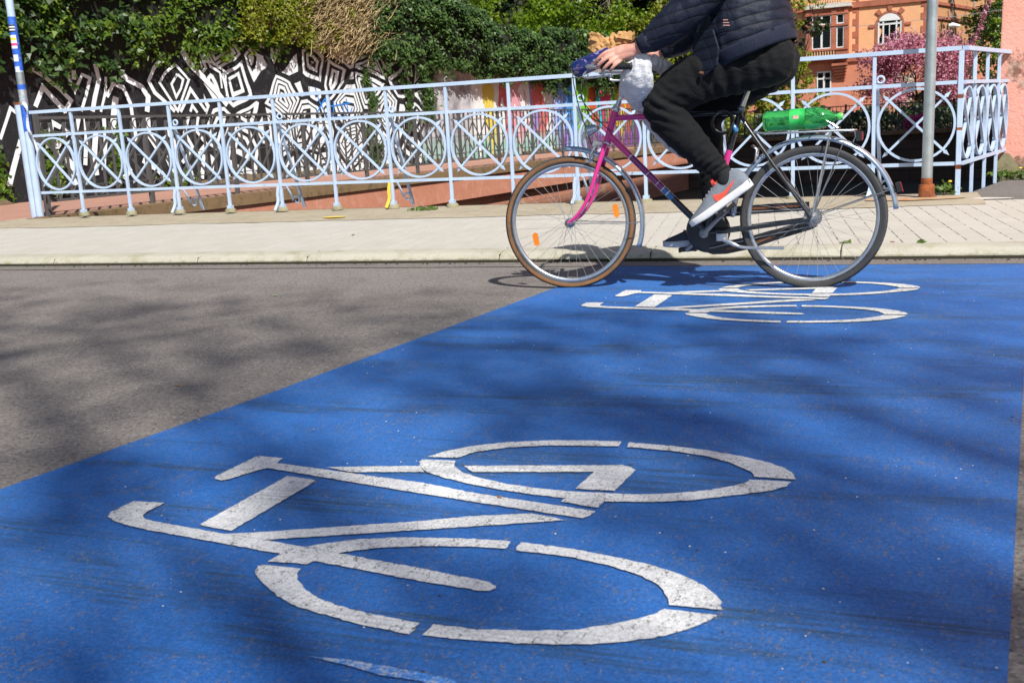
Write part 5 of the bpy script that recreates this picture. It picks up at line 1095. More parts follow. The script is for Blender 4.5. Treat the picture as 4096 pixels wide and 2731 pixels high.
# ------------------------------------------------------------------ bicycle (stands in the plane y = BY, heading towards -x)
BY = 5.186
def gloss(name, col, rough=0.25, metal=0.0, coat=0.6):
    m, nt, b = nodes(name); g = NT(nt); v = g.coord()
    c = g.mix(g.ramp(g.noise(v, 30, 5, 0.7), [(0.5, 0.0), (0.75, 1.0)]), col, tuple(x*0.75+0.02 for x in col)); g.l(c, b.inputs['Base Color'])
    r = g.n('ShaderNodeMapRange'); g.l(g.noise(v, 18, 4), r.inputs[0]); r.inputs[3].default_value = rough*0.8; r.inputs[4].default_value = rough*1.5; g.l(r.outputs[0], b.inputs['Roughness'])
    b.inputs['Metallic'].default_value = metal; b.inputs['Coat Weight'].default_value = coat; b.inputs['Coat Roughness'].default_value = 0.15
    return m
mk = {'pink': gloss('pink_enamel', (0.76, 0.035, 0.27)), 'purple': gloss('purple_enamel', (0.26, 0.02, 0.17)), 'bluee': gloss('blue_enamel', (0.03, 0.16, 0.38)), 'black': gloss('black_enamel', (0.012, 0.014, 0.018), 0.3), 'white': gloss('white_enamel', (0.75, 0.75, 0.75)),
      'alu': gloss('polished_aluminium', (0.62, 0.64, 0.66), 0.28, 0.9, 0), 'guard': gloss('mudguard_alloy', (0.45, 0.53, 0.62), 0.24, 0.75, 0.2), 'chrome': gloss('chrome', (0.75, 0.75, 0.75), 0.26, 1.0, 0), 'spoke': simple('spoke_wire', (0.34, 0.34, 0.34), 0.5, 0.35), 'steel': gloss('dull_steel', (0.30, 0.30, 0.31), 0.4, 0.9, 0),
      'rubber': simple('tyre_rubber', (0.028, 0.027, 0.026), 0.75, var=0.3, vscale=20, dirt=(0.07, 0.065, 0.06), dscale=5, damt=0.5), 'tan': simple('tan_tyre_wall', (0.24, 0.105, 0.035), 0.7, var=0.2, vscale=9, dirt=(0.13, 0.07, 0.035), dscale=7, damt=0.42),
      'greywall': simple('grey_tyre_wall', (0.045, 0.045, 0.045), 0.7), 'orange': simple('orange_reflector', (0.85, 0.22, 0.01), 0.25, coat=0.5, bump=0.3, bscale=200), 'plastic': simple('black_plastic', (0.02, 0.02, 0.021), 0.45), 'brownp': simple('brown_plastic', (0.16, 0.06, 0.025), 0.4), 'redl': simple('red_lens', (0.35, 0.01, 0.01), 0.25)}
bike = thing('bicycle', 'pink and black bicycle with tan front tyre and chrome mudguards rolling over the blue lane', 'bicycle', (-1.0, BY, 0.0))
def L(x, z, dy=0.0): return Vector((x+1.0, dy, z))
def part(mb, name, mat, parent=None, **kw): return mb.build(name, mat, parent or bike, **kw)
def wheel(cx, cz, wall, steer, name_=''):
    c = Vector((0, 0, 0)); ax = Vector((0, 1, 0))
    b = MB(); b.lathe([(0.3450, 0.0), (0.3445, 0.006), (0.3415, 0.0125)], c, ax, 72, 0); b.lathe([(0.3450, 0.0), (0.3445, -0.006), (0.3415, -0.0125)], c, ax, 72, 0)
    for s in (1, -1):
        b.lathe([(0.3415, 0.0125*s), (0.3385, 0.0160*s), (0.3345, 0.0180*s)], c, ax, 72, 0); b.lathe([(0.3345, 0.0180*s), (0.326, 0.0190*s), (0.3180, 0.0168*s)], c, ax, 72, 1); b.lathe([(0.3180, 0.0168*s), (0.313, 0.0150*s), (0.3075, 0.0128*s)], c, ax, 72, 0)
    for k in range(90):  # tread blocks
        t = 2*math.pi*k/90; d = Vector((math.cos(t), 0, math.sin(t))); e = Vector((-math.sin(t), 0, math.cos(t)))
        for s in (1, -1): b.bar(d*0.3440+e*0.003+Vector((0, s*0.003, 0)), d*0.3405-e*0.003+Vector((0, s*0.0135, 0)), 0.005, 0.003, up=d, mi=0)
    ty = part(b, 'tyre', [mk['rubber'], wall])
    b = MB(); b.lathe([(0.3125, 0.0125), (0.3130, 0.0115), (0.3128, 0.0), (0.3130, -0.0115), (0.3125, -0.0125), (0.297, -0.0122), (0.2915, -0.007), (0.2905, 0), (0.2915, 0.007), (0.297, 0.0122), (0.3125, 0.0125)], c, ax, 72); rim = part(b, 'rim', mk['alu'])
    b = MB(); n = 36
    for k in range(n):
        s = 1 if k % 2 else -1; a = 2*math.pi*(k+0.5)/n; cross = (1 if (k//2) % 2 else -1)*math.radians(62)
        b.tube([(0.021*math.cos(a+cross), s*0.028, 0.021*math.sin(a+cross)), (0.293*math.cos(a), s*0.003, 0.293*math.sin(a))], 0.0011, 4, caps=False)
    sp = part(b, 'spokes', mk['spoke'])
    b = MB(); b.lathe([(0.0, -0.055), (0.008, -0.055), (0.008, -0.036), (0.024, -0.032), (0.024, -0.027), (0.013, -0.022), (0.013, 0.022), (0.024, 0.027), (0.024, 0.032), (0.008, 0.036), (0.008, 0.055), (0.0, 0.055)], c, ax, 20); hb = part(b, 'hub', mk['alu'])
    w_ = bpy.data.objects.new('wheel', None); COL.objects.link(w_); w_.parent = bike; w_.location = L(cx, cz); w_.rotation_euler = (0, 0, steer)
    for o in (ty, rim, sp, hb): o.parent = w_
    return w_
STEER = math.radians(8)
fw = wheel(-1.605, 0.345, mk['tan'], STEER); rw = wheel(-0.382, 0.345, mk['greywall'], 0)
for (px, pz, rot) in ((-1.790, 0.265, 105), (-1.362, 0.400, 15)):
    b = MB(); dx, dz = px+1.605, pz-0.345; t = math.radians(100); e = Vector((math.cos(t), 0, math.sin(t))); f = Vector((-e.z, 0, e.x)); c = Vector((dx, -0.012, dz))
    o_ = [c+e*a+f*q for a, q in ((-0.036, 0), (-0.028, -0.014), (0.028, -0.014), (0.036, 0), (0.028, 0.014), (-0.028, 0.014))]
    b.add(o_+[p+Vector((0, 0.012, 0)) for p in o_], [(5,4,3,2,1,0), (6,7,8,9,10,11)]+[(i, (i+1) % 6, 6+(i+1) % 6, 6+i) for i in range(6)])
    part(b, 'reflector', mk['orange'], fw)
def guard(cx, cz, r, a0, a1, steer, name):
    b = MB(); n = 40; sec = [(-0.027, -0.012), (-0.022, 0.002), (-0.012, 0.009), (0, 0.0115), (0.012, 0.009), (0.022, 0.002), (0.027, -0.012)]; vs = []
    for i in range(n+1):
        a = math.radians(a0+(a1-a0)*i/n); c = Vector((math.cos(a), 0, math.sin(a)))
        for y, dr in sec: vs.append(c*(r+dr)+Vector((0, y, 0)))
    m_ = len(sec); b.add(vs, [(i*m_+j, i*m_+j+1, (i+1)*m_+j+1, (i+1)*m_+j) for i in range(n) for j in range(m_-1)], 0, True)
    o = part(b, name, mk['guard']); o.location = L(cx, cz); o.rotation_euler = (0, 0, steer)
    md = o.modifiers.new('th', 'SOLIDIFY'); md.thickness = 0.0022; return o
guard(-1.605, 0.345, 0.383, 93, -20, STEER*0.7, 'mudguard'); guard(-0.382, 0.345, 0.381, 5, 178, 0, 'mudguard')
# frame
b = MB()
def seg(a, c, r, mi, n=14): b.tube([a, c], r, n, mi=mi)
FR = [mk['pink'], mk['purple'], mk['bluee'], mk['black'], mk['white']]
def lin(a, c, t): return Vector(a)+(Vector(c)-Vector(a))*t
ht0, ht1 = L(-1.390, 0.752), L(-1.341, 0.900); seg(ht0, ht1, 0.0185, 0)
A, B_ = L(-1.344, 0.868), L(-0.725, 0.862)
for t0, t1, mi in ((0, 0.30, 0), (0.30, 0.42, 1), (0.42, 1.0, 3)): seg(lin(A, B_, t0), lin(A, B_, t1), 0.0142, mi)
A, B_ = L(-1.378, 0.785), L(-0.893, 0.286)
for t0, t1, mi in ((0, 0.22, 0), (0.22, 0.228, 4), (0.228, 0.40, 1), (0.40, 0.405, 4), (0.405, 0.50, 1), (0.50, 0.505, 4), (0.505, 0.555, 1), (0.555, 0.562, 4), (0.562, 0.60, 2), (0.60, 0.61, 4), (0.61, 0.66, 2), (0.66, 0.97, 3), (0.97, 1.0, 3)): seg(lin(A, B_, t0), lin(A, B_, t1), 0.0165, mi)
A, B_ = L(-0.893, 0.286), L(-0.716, 0.880)
for t0, t1, mi in ((0, 0.53, 3), (0.53, 0.55, 4), (0.55, 0.67, 0), (0.67, 1.0, 3)): seg(lin(A, B_, t0), lin(A, B_, t1), 0.0155, mi)
b.lathe([(0.0, -0.036), (0.021, -0.036), (0.021, 0.036), (0, 0.036)], L(-0.893, 0.286), (0, 1, 0), 18, 3)
for s in (1, -1):
    b.tube([L(-0.722, 0.855, 0.012*s), L(-0.69, 0.80, 0.035*s), L(-0.388, 0.352, 0.058*s)], [0.008, 0.0085, 0.0075], 10, mi=3)
    b.tube([L(-0.893, 0.286, 0.018*s), L(-0.80, 0.290, 0.036*s), L(-0.388, 0.338, 0.058*s)], [0.011, 0.0115, 0.008], 10, mi=3)
part(b, 'frame', FR)
b = MB()
for s in (1, -1): b.tube(spline([L(-1.398, 0.722, 0.038*s), L(-1.44, 0.60, 0.050*s), L(-1.487, 0.475, 0.055*s), L(-1.545, 0.392, 0.056*s), L(-1.600, 0.348, 0.056*s)], 5), [0.0125-0.0055*i/20 for i in range(21)], 10)
b.tube([L(-1.400, 0.72, -0.045), L(-1.396, 0.735, -0.02), L(-1.396, 0.735, 0.02), L(-1.400, 0.72, 0.045)], 0.0135, 10)
b.tube([L(-1.398, 0.73), L(-1.389, 0.754)], 0.017, 12); part(b, 'fork', mk['pink'])
b = MB(); b.lathe([(0.0, -0.002), (0.022, -0.002), (0.024, 0.004), (0.022, 0.012), (0.0, 0.012)], L(-1.392, 0.742), ht1-ht0, 18); part(b, 'headset_cup', mk['chrome']); b = MB(); b.lathe([(0.0, 0), (0.021, 0), (0.024, 0.010), (0.020, 0.022), (0.016, 0.03), (0, 0.03)], ht1, ht1-ht0, 18); part(b, 'headset_cup', mk['chrome'])
b = MB(); q1 = L(-1.271, 1.062); b.tube([ht1, lin(ht1, q1, 0.3)], 0.0135, 12); b.tube([lin(ht1, q1, 0.25), q1], 0.0115, 12); b.tube([q1, L(-1.268, 1.082), L(-1.29, 1.092), L(-1.395, 1.100)], [0.0125, 0.013, 0.012, 0.011], 12)
b.lathe([(0, -0.02), (0.018, -0.02), (0.018, 0.02), (0, 0.02)], L(-1.402, 1.101), (0, 1, 0), 16); part(b, 'stem', mk['alu'])
b = MB(); hb_ = []
for s in (1, -1):
    pts = spline([L(-1.402, 1.101, 0), L(-1.42, 1.106, 0.10*s), L(-1.435, 1.113, 0.19*s), L(-1.41, 1.115, 0.252*s), L(-1.34, 1.110, 0.268*s), L(-1.19, 1.100, 0.272*s)], 6); b.tube(pts, 0.0112, 12)
part(b, 'handlebar', mk['alu'])
for s in (1, -1):
    b = MB(); b.lathe([(0.0, 0), (0.0155, 0.0), (0.0165, 0.004), (0.0150, 0.01), (0.0165, 0.06), (0.0150, 0.14), (0.018, 0.146), (0.0185, 0.152), (0.0, 0.155)], L(-1.335, 1.1095, 0.268*s), L(-1.19, 1.100, 0.272*s)-L(-1.335, 1.1095, 0.268*s), 16); part(b, 'grip', mk['plastic'])
    b = MB(); b.tube(spline([L(-1.415, 1.095, 0.245*s), L(-1.43, 1.07, 0.25*s), L(-1.38, 1.062, 0.262*s), L(-1.29, 1.066, 0.275*s)], 5), [0.006]*10+[0.005]*6, 8); part(b, 'brake_lever', mk['alu'])
for pts in ([L(-1.43, 1.09, -0.235), L(-1.52, 1.10, -0.12), L(-1.53, 0.95, -0.02), L(-1.47, 0.74, -0.01)], [L(-1.43, 1.09, 0.235), L(-1.54, 1.06, 0.10), L(-1.48, 0.88, 0.03), L(-1.34, 0.84, 0.02)], [L(-1.42, 1.08, -0.2), L(-1.50, 0.98, -0.06), L(-1.42, 0.86, -0.03), L(-1.36, 0.80, -0.022)]):
    b = MB(); b.tube(spline(pts, 8), 0.0026, 6); part(b, 'brake_cable', mk['plastic'])
# brakes, lamp, lights
b = MB()
for s in (1, -1):
    b.tube(spline([L(-1.428, 0.738, 0.012*s), L(-1.452, 0.725, 0.030*s), L(-1.468, 0.690, 0.034*s), L(-1.480, 0.655, 0.024*s)], 4), 0.0065, 8)
    b.bar(L(-1.500, 0.662, 0.020*s), L(-1.462, 0.652, 0.020*s), 0.010, 0.012)
b.tube([L(-1.452, 0.735), L(-1.400, 0.728)], 0.006, 8); b.bar(L(-1.46, 0.75, -0.01), L(-1.425, 0.738, -0.01), 0.02, 0.03); part(b, 'front_brake', mk['chrome'])
b = MB()
for s in (1, -1): b.tube([L(-0.665, 0.70, 0.012*s), L(-0.640, 0.68, 0.034*s), L(-0.648, 0.62, 0.026*s)], 0.006, 8)
part(b, 'rear_brake', mk['chrome'])
b = MB(); b.tube([L(-1.43, 0.735), L(-1.455, 0.775), L(-1.462, 0.80)], 0.004, 8); part(b, 'lamp_bracket', mk['chrome'])
b = MB(); b.lathe([(0.0, 0.03), (0.012, 0.028), (0.022, 0.005), (0.031, -0.030), (0.032, -0.036), (0.026, -0.034)], L(-1.455, 0.820), (1, 0, 0.25), 20, 0); b.lathe([(0.0, -0.030), (0.029, -0.034)], L(-1.455, 0.820), (1, 0, 0.25), 20, 1); part(b, 'headlamp', [mk['alu'], mk['white']])
b = MB(); b.tube([L(-0.905, 0.300, -0.0), L(-0.89, 0.31, 0)], 0.02, 10); 
# crank set
b = MB(); b.tube([L(-0.893, 0.286, -0.078), L(-0.835, 0.343, -0.080), L(-0.771, 0.404, -0.084)], [0.0150, 0.0105, 0.012], 8); b.lathe([(0.0, -0.09), (0.022, -0.09), (0.024, -0.07), (0.014, -0.04), (0.0, -0.04)], L(-0.893, 0.286), (0, 1, 0), 18); part(b, 'crank', mk['steel'])
b = MB(); b.tube([L(-0.893, 0.286, 0.070), L(-0.95, 0.235, 0.074), L(-1.011, 0.183, 0.080)], [0.0150, 0.0105, 0.012], 8); part(b, 'crank', mk['steel'])
def pedal(x, z, dy, ang):
    b = MB(); s = -1 if dy < 0 else 1; e = Vector((math.cos(ang), 0, math.sin(ang))); f = Vector((-e.z, 0, e.x)); c = L(x, z, dy)
    b.tube([c, c+Vector((0, s*0.10, 0))], 0.006, 8, mi=1)
    for k in (-1, 1):
        b.bar(c+e*0.040*k+Vector((0, s*0.012, 0)), c+e*0.040*k+Vector((0, s*0.098, 0)), 0.012, 0.022, up=f)
    for q in (0.014, 0.096): b.bar(c-e*0.045+Vector((0, s*q, 0)), c+e*0.045+Vector((0, s*q, 0)), 0.005, 0.018, up=f)
    for k in (-0.5, 0.5): b.bar(c+e*0.04*k+Vector((0, s*0.012, 0)), c+e*0.04*k+Vector((0, s*0.098, 0)), 0.003, 0.014, up=f, mi=1)
    part(b, 'pedal', [mk['plastic'], mk['steel']])
pedal(-0.771, 0.404, -0.092, math.radians(34)); pedal(-1.011, 0.183, 0.09, math.radians(4))
b = MB(); b.lathe([(0.0, 0.034), (0.098, 0.034), (0.104, 0.038), (0.112, 0.050), (0.110, 0.060), (0.0, 0.062)], L(-0.893, 0.286), (0, 1, 0), 40)
def slab(poly, y0, y1, mi=0):
    n = len(poly); vs = [L(x, z, y0) for x, z in poly]+[L(x, z, y1) for x, z in poly]
    b.add(vs, [tuple(range(n))[::-1], tuple(range(n, 2*n))]+[(i, (i+1) % n, n+(i+1) % n, n+i) for i in range(n)], mi)
slab([(-0.92, 0.1845), (-0.87, 0.166), (-0.80, 0.168), (-0.69, 0.190), (-0.55, 0.236), (-0.385, 0.285), (-0.36, 0.300), (-0.372, 0.335), (-0.41, 0.330), (-0.55, 0.290), (-0.68, 0.255), (-0.80, 0.232), (-0.86, 0.24)], 0.038, 0.058)
slab([(-0.90, 0.391), (-0.83, 0.400), (-0.60, 0.412), (-0.40, 0.418), (-0.40, 0.376), (-0.60, 0.368), (-0.80, 0.354)], 0.038, 0.058)
part(b, 'chain_guard', mk['plastic'])
b = MB(); slab([(-0.80, 0.186), (-0.69, 0.207), (-0.56, 0.25), (-0.56, 0.262), (-0.69, 0.222), (-0.80, 0.198)], 0.0345, 0.0375); slab([(-0.70, 0.386), (-0.44, 0.396), (-0.44, 0.405), (-0.70, 0.396)], 0.0345, 0.0375); part(b, 'guard_trim', mk['brownp'])
b = MB(); b.tube([L(-0.885, 0.372, 0.030), L(-0.385, 0.385, 0.030)], 0.004, 6); b.tube([L(-0.885, 0.20, 0.030), L(-0.385, 0.302, 0.030)], 0.004, 6); part(b, 'chain', mk['steel'])
b = MB()
for k, r_ in enumerate((0.046, 0.042, 0.037, 0.032)):
    y_ = 0.030+0.004*k; n = 26; vs = []
    for j in range(n*2):
        t = math.pi*j/n; rr = r_ if j % 2 else r_-0.004; vs.append(L(-0.382+rr*math.cos(t), 0.345+rr*math.sin(t), y_))
    vs2 = [v+Vector((0, 0.002, 0)) for v in vs]; m_ = len(vs); b.add(vs+vs2, [tuple(range(m_))[::-1], tuple(range(m_, 2*m_))]+[(i, (i+1) % m_, m_+(i+1) % m_, m_+i) for i in range(m_)])
part(b, 'sprockets', mk['steel'])
b = MB(); b.bar(L(-0.835, 0.262, -0.03), L(-0.785, 0.262, -0.03), 0.05, 0.035); b.tube(spline([L(-0.80, 0.252, -0.055), L(-0.765, 0.236, -0.062), L(-0.706, 0.214, -0.068), L(-0.60, 0.210, -0.072), L(-0.508, 0.208, -0.074)], 5), [0.011]*8+[0.0075]*13, 10); part(b, 'kickstand', mk['alu'])
# seat post, saddle, lock
b = MB(); b.tube([L(-0.718, 0.87), L(-0.660, 1.02)], 0.0128, 12); part(b, 'seat_post', mk['chrome'])
b = MB(); b.lathe([(0.0, -0.012), (0.0185, -0.012), (0.0185, 0.012), (0, 0.012)], L(-0.716, 0.878), (0.28, 0, 0.96), 16); b.tube([L(-0.716, 0.878, -0.028), L(-0.716, 0.878, 0.028)], 0.006, 8); part(b, 'seat_clamp', mk['steel'])
b = MB(); st = [(-0.80, 1.040, 0.012, 0.014), (-0.76, 1.043, 0.022, 0.02), (-0.70, 1.043, 0.034, 0.024), (-0.64, 1.045, 0.055, 0.028), (-0.59, 1.052, 0.075, 0.032), (-0.55, 1.058, 0.078, 0.032), (-0.525, 1.060, 0.055, 0.022)]; vs = []; n = 16
for x, z, w_, h_ in st:
    for j in range(n): t = 2*math.pi*j/n; vs.append(L(x+0.005, z+h_*math.sin(t)*(1 if math.sin(t) > 0 else 0.9)+0.006, w_*math.cos(t)))
b.add(vs, [(i*n+j, i*n+(j+1) % n, (i+1)*n+(j+1) % n, (i+1)*n+j) for i in range(len(st)-1) for j in range(n)]+[tuple(range(n)), tuple(range((len(st)-1)*n, len(st)*n))[::-1]], 0, True); part(b, 'saddle', mk['plastic'])
lock = MB()
for k in range(3): lock.tube([L(-0.805+0.050*math.cos(t)+0.004*k, 0.815+0.052*math.sin(t)+0.003*k, -0.028-0.012*k+0.004*math.sin(t*2)) for t in [2*math.pi*i/28 for i in range(28)]], 0.0062, 8, closed=True)
lk = lock.build('cable_lock', mk['plastic']); lk.location = (-1.0, BY, 0); tag(lk, 'black coiled cable lock hanging from the seat tube of the bicycle', 'lock')
b = MB(); b.tube([L(-0.755, 0.805, -0.03), L(-0.742, 0.79, -0.045), L(-0.735, 0.772, -0.04)], 0.013, 10); part(b, 'pump_clip', mk['bluee'])
# rack, rear lights, stays
b = MB()
for s in (1, -1):
    b.tube([L(-0.66, 0.765, 0.03*s), L(-0.60, 0.754, 0.05*s), L(-0.25, 0.752, 0.055*s), L(-0.195, 0.750, 0.035*s)], 0.0048, 8); b.tube([L(-0.30, 0.752, 0.055*s), L(-0.378, 0.36, 0.068*s)], 0.004, 8)
b.tube([L(-0.195, 0.750, 0.035), L(-0.185, 0.750, 0.0), L(-0.195, 0.750, -0.035)], 0.0048, 8); b.tube([L(-0.193, 0.748), L(-0.186, 0.72), L(-0.20, 0.695)], 0.004, 6)
for x in (-0.60, -0.50, -0.38, -0.27): b.tube([L(x, 0.753, -0.052), L(x, 0.753, 0.052)], 0.0035, 6)
part(b, 'rack', mk['alu'])
b = MB()
for s in (1, -1): b.tube([L(-0.268, 0.762, 0.045*s), L(-0.30, 0.79, 0.045*s), L(-0.40, 0.842, 0.040*s), L(-0.43, 0.856, 0.030*s)], 0.0038, 8)
b.tube([L(-0.43, 0.856, 0.030), L(-0.436, 0.859, 0), L(-0.43, 0.856, -0.030)], 0.0038, 8); b.lathe([(0.010, -0.05), (0.010, -0.02)], L(-0.266, 0.762), (0, 1, 0), 10); part(b, 'rack_clamp', mk['chrome'])
b = MB(); b.bar(L(-0.172, 0.742), L(-0.172, 0.700), 0.075, 0.026, up=(1, 0, 0)); b.bar(L(-0.158, 0.738), L(-0.158, 0.704), 0.068, 0.006, up=(1, 0, 0), mi=1); part(b, 'rear_light', [mk['plastic'], mk['redl']])
b = MB(); b.bar(L(0.001, 0.50), L(0.012, 0.458), 0.05, 0.022, up=(1, 0, 0)); b.bar(L(0.013, 0.500), L(0.025, 0.458), 0.044, 0.005, up=(1, 0, 0), mi=1); part(b, 'rear_reflector', [mk['plastic'], mk['redl']])
for s in (1, -1):
    for A_, B_2, r_ in ((L(-0.382, 0.350, 0.064*s), L(-0.03, 0.470, 0.030*s), 0.0026), (L(-0.382, 0.35, 0.064*s), L(-0.24, 0.70, 0.028*s), 0.0026), (L(-1.602, 0.348, 0.062*s), L(-1.235, 0.338, 0.030*s), 0.0024)):
        b = MB(); b.tube([A_, B_2], r_, 6); part(b, 'mudguard_stay', mk['steel'])

# ------------------------------------------------------------------ bottle on the rack
def bottle_mat(name, col, trans, rough=0.1):
    m, nt, b = nodes(name); g = NT(nt); v = g.coord(scale=(0.5, 1, 1.6))
    c = g.mix(g.ramp(g.noise(v, 22, 4, 0.6), [(0.35, 0.0), (0.65, 1.0)]), col, tuple(min(1, x*1.6+0.02) for x in col)); g.l(c, b.inputs['Base Color'])
    b.inputs['Roughness'].default_value = rough; b.inputs['Transmission Weight'].default_value = trans; b.inputs['IOR'].default_value = 1.33; g.l(g.bump(g.noise(v, 26, 3), 0.35, 0.01), b.inputs['Normal']); return m
bot = thing('bottle', 'green plastic drink bottle lying on the rear rack of the bicycle', 'bottle', (-0.61, BY-0.012, 0.810), 0)
prof = [(0.0, 0.014), (0.018, 0.002), (0.034, 0.0), (0.046, 0.012), (0.050, 0.03), (0.047, 0.06), (0.051, 0.075), (0.047, 0.09), (0.049, 0.11), (0.050, 0.125)]
prof2 = [(0.0495, 0.195), (0.0515, 0.215), (0.0515, 0.245), (0.046, 0.277), (0.033, 0.306), (0.019, 0.326), (0.0140, 0.336), (0.0138, 0.345)]
b = MB(); b.lathe(prof, (0, 0, 0), (1, 0, 0.015), 28); b.lathe(prof2, (0, 0, 0), (1, 0, 0.015), 28); b.build('shell', bottle_mat('green_plastic', (0.06, 0.52, 0.14), 0.9), bot)
b = MB(); b.lathe([(0.0502, 0.125), (0.0507, 0.13), (0.0505, 0.19), (0.0500, 0.195)], (0, 0, 0), (1, 0, 0.015), 28); b.build('label', simple('green_label', (0.01, 0.32, 0.05), 0.3, var=0.5, vscale=18, dirt=(0.05, 0.55, 0.12), dscale=10, damt=0.5), bot)
b = MB(); b.lathe([(0.0160, 0.340), (0.0172, 0.342), (0.0172, 0.362), (0.015, 0.365), (0.0, 0.366)], (0, 0, 0), (1, 0, 0.015), 22); b.build('cap', gloss('green_cap', (0.10, 0.62, 0.10), 0.35), bot)
b = MB(); c = Vector((0.155, -0.0500, 0.014)); b.bar(c-Vector((0.013, 0, 0)), c+Vector((0.013, 0, 0)), 0.002, 0.016); b.build('label_mark', simple('pale_red_print', (0.75, 0.45, 0.35), 0.5, var=0.3, vscale=60), bot)

# ------------------------------------------------------------------ rider
def fused(name, chains, mat, parent, voxel=0.008, smooth=6, blobs=(), fn=None, openends=()):
    """limb chains and blobs fused to one continuous surface (points x, dy, z, radius; optional squash along y)"""
    mb = MB()
    for ci, ch in enumerate(chains):
        k = 1.0
        if isinstance(ch[0], (int, float)): k = ch[0]; ch = ch[1:]
        sp = spline([(*p[:3], p[3]) for p in ch], 6)
        mb.tube([p[:3] for p in sp], [max(0.002, p[3]) for p in sp], 18, squash=((0, 1, 0), k))
        for p in ((sp[0], sp[-1]) if ci not in openends else (sp[-1],)): mb.sphere(p[:3], p[3]*0.995, 14, sc=(1, k, 1))
    for (x, y, z, r, sx, sy, sz) in blobs: mb.sphere((x, y, z), r, 18, sc=(sx, sy, sz))
    o = mb.build('tmp_'+name, mat); md = o.modifiers.new('r', 'REMESH'); md.mode = 'VOXEL'; md.voxel_size = voxel
    ms = o.modifiers.new('s', 'SMOOTH'); ms.iterations = smooth; ms.factor = 0.5
    dg = bpy.context.evaluated_depsgraph_get(); me = bpy.data.meshes.new_from_object(o.evaluated_get(dg)); old = o.data
    bpy.data.objects.remove(o); bpy.data.meshes.remove(old)
    if fn:
        n = len(me.vertices); co = np.empty(n*3); no = np.empty(n*3); me.vertices.foreach_get('co', co); me.vertices.foreach_get('normal', no); co = co.reshape(-1, 3); no = no.reshape(-1, 3)
        d = np.array([fn(*p) for p in co]); co = co+no*d[:, None]; me.vertices.foreach_set('co', co.ravel())
    me.polygons.foreach_set('use_smooth', [True]*len(me.polygons)); me.name = name; me.materials.clear(); me.materials.append(mat)
    o = bpy.data.objects.new(name, me); COL.objects.link(o); o.parent = parent; return o
PX = -0.9
person = thing('person', 'cyclist in dark quilted jacket and black trousers riding with a bag in hand', 'person', (PX, BY, 0.0))
def R_(x, y, z, r): return (x-PX, y, z, r)
def skin_mat():
    m, nt, b = nodes('skin'); g = NT(nt); v = g.coord()
    c = g.mix(g.ramp(g.noise(v, 28, 4), [(0.35, 0.0), (0.7, 1.0)]), (0.60, 0.27, 0.20), (0.70, 0.38, 0.29)); g.l(c, b.inputs['Base Color']); b.inputs['Roughness'].default_value = 0.5
    b.inputs['Subsurface Weight'].default_value = 0.12; b.inputs['Subsurface Radius'].default_value = (0.02, 0.008, 0.005); g.l(g.bump(g.noise(v, 140, 3), 0.12, 0.003), b.inputs['Normal']); return m
M['skin'] = skin_mat()
def fingers(s, dx=0, dz=0):
    F = lambda *p: [R_(x+dx, s*y, z+dz, r) for x, y, z, r in p]
    return [F((-1.265, .262, 1.183, .0125), (-1.305, .284, 1.170, .0105), (-1.338, .288, 1.148, .0095), (-1.360, .276, 1.128, .0082)),
            F((-1.262, .270, 1.163, .0125), (-1.302, .294, 1.143, .0105), (-1.334, .296, 1.119, .0095), (-1.354, .280, 1.102, .0082)),
            F((-1.250, .274, 1.146, .0120), (-1.284, .297, 1.122, .0100), (-1.311, .296, 1.099, .0090), (-1.326, .278, 1.087, .0078)),
            F((-1.232, .272, 1.134, .0110), (-1.258, .292, 1.111, .0090), (-1.279, .291, 1.093, .0080), (-1.290, .274, 1.084, .0070)),
            F((-1.195, .240, 1.180, .0135), (-1.232, .222, 1.186, .0120), (-1.270, .214, 1.178, .0105), (-1.298, .220, 1.160, .0090)),
            # palm
            F((-1.150, .258, 1.184, .0260), (-1.185, .258, 1.174, .0290), (-1.222, .258, 1.165, .0270), (-1.252, .264, 1.165, .0210)),
            F((-1.185, .264, 1.160, .0220), (-1.225, .268, 1.146, .0200), (-1.245, .270, 1.142, .0150)),
            F((-1.185, .250, 1.184, .0200), (-1.225, .252, 1.186, .0190), (-1.258, .260, 1.183, .0150))]
arm = lambda s: [R_(-0.745, s*0.17, 1.50, .055), R_(-0.845, s*0.22, 1.41, .048), R_(-0.945, s*0.25, 1.31, .043), R_(-1.05, s*0.257, 1.238, .038), R_(-1.155, s*0.258, 1.186, .029)]
legN = [R_(-0.60, -.09, 1.08, .08), R_(-0.82, -.11, 1.04, .080), R_(-1.07, -.13, 0.925, .062)]; shinN = [R_(-1.07, -.13, 0.92, .062), R_(-0.98, -.13, .80, .062), R_(-0.86, -.13, .65, .042), R_(-0.79, -.13, .57, .036), R_(-0.80, -.13, .515, .036), R_(-0.86, -.13, .44, .03)]
legF = [R_(-0.60, .09, 1.08, .08), R_(-0.76, .11, 0.98, .080), R_(-0.93, .12, 0.86, .060)]; shinF = [R_(-0.93, .12, .86, .060), R_(-0.91, .12, .72, .058), R_(-0.875, .12, .45, .040), R_(-0.865, .12, .33, .036), R_(-0.93, .12, .265, .03)]
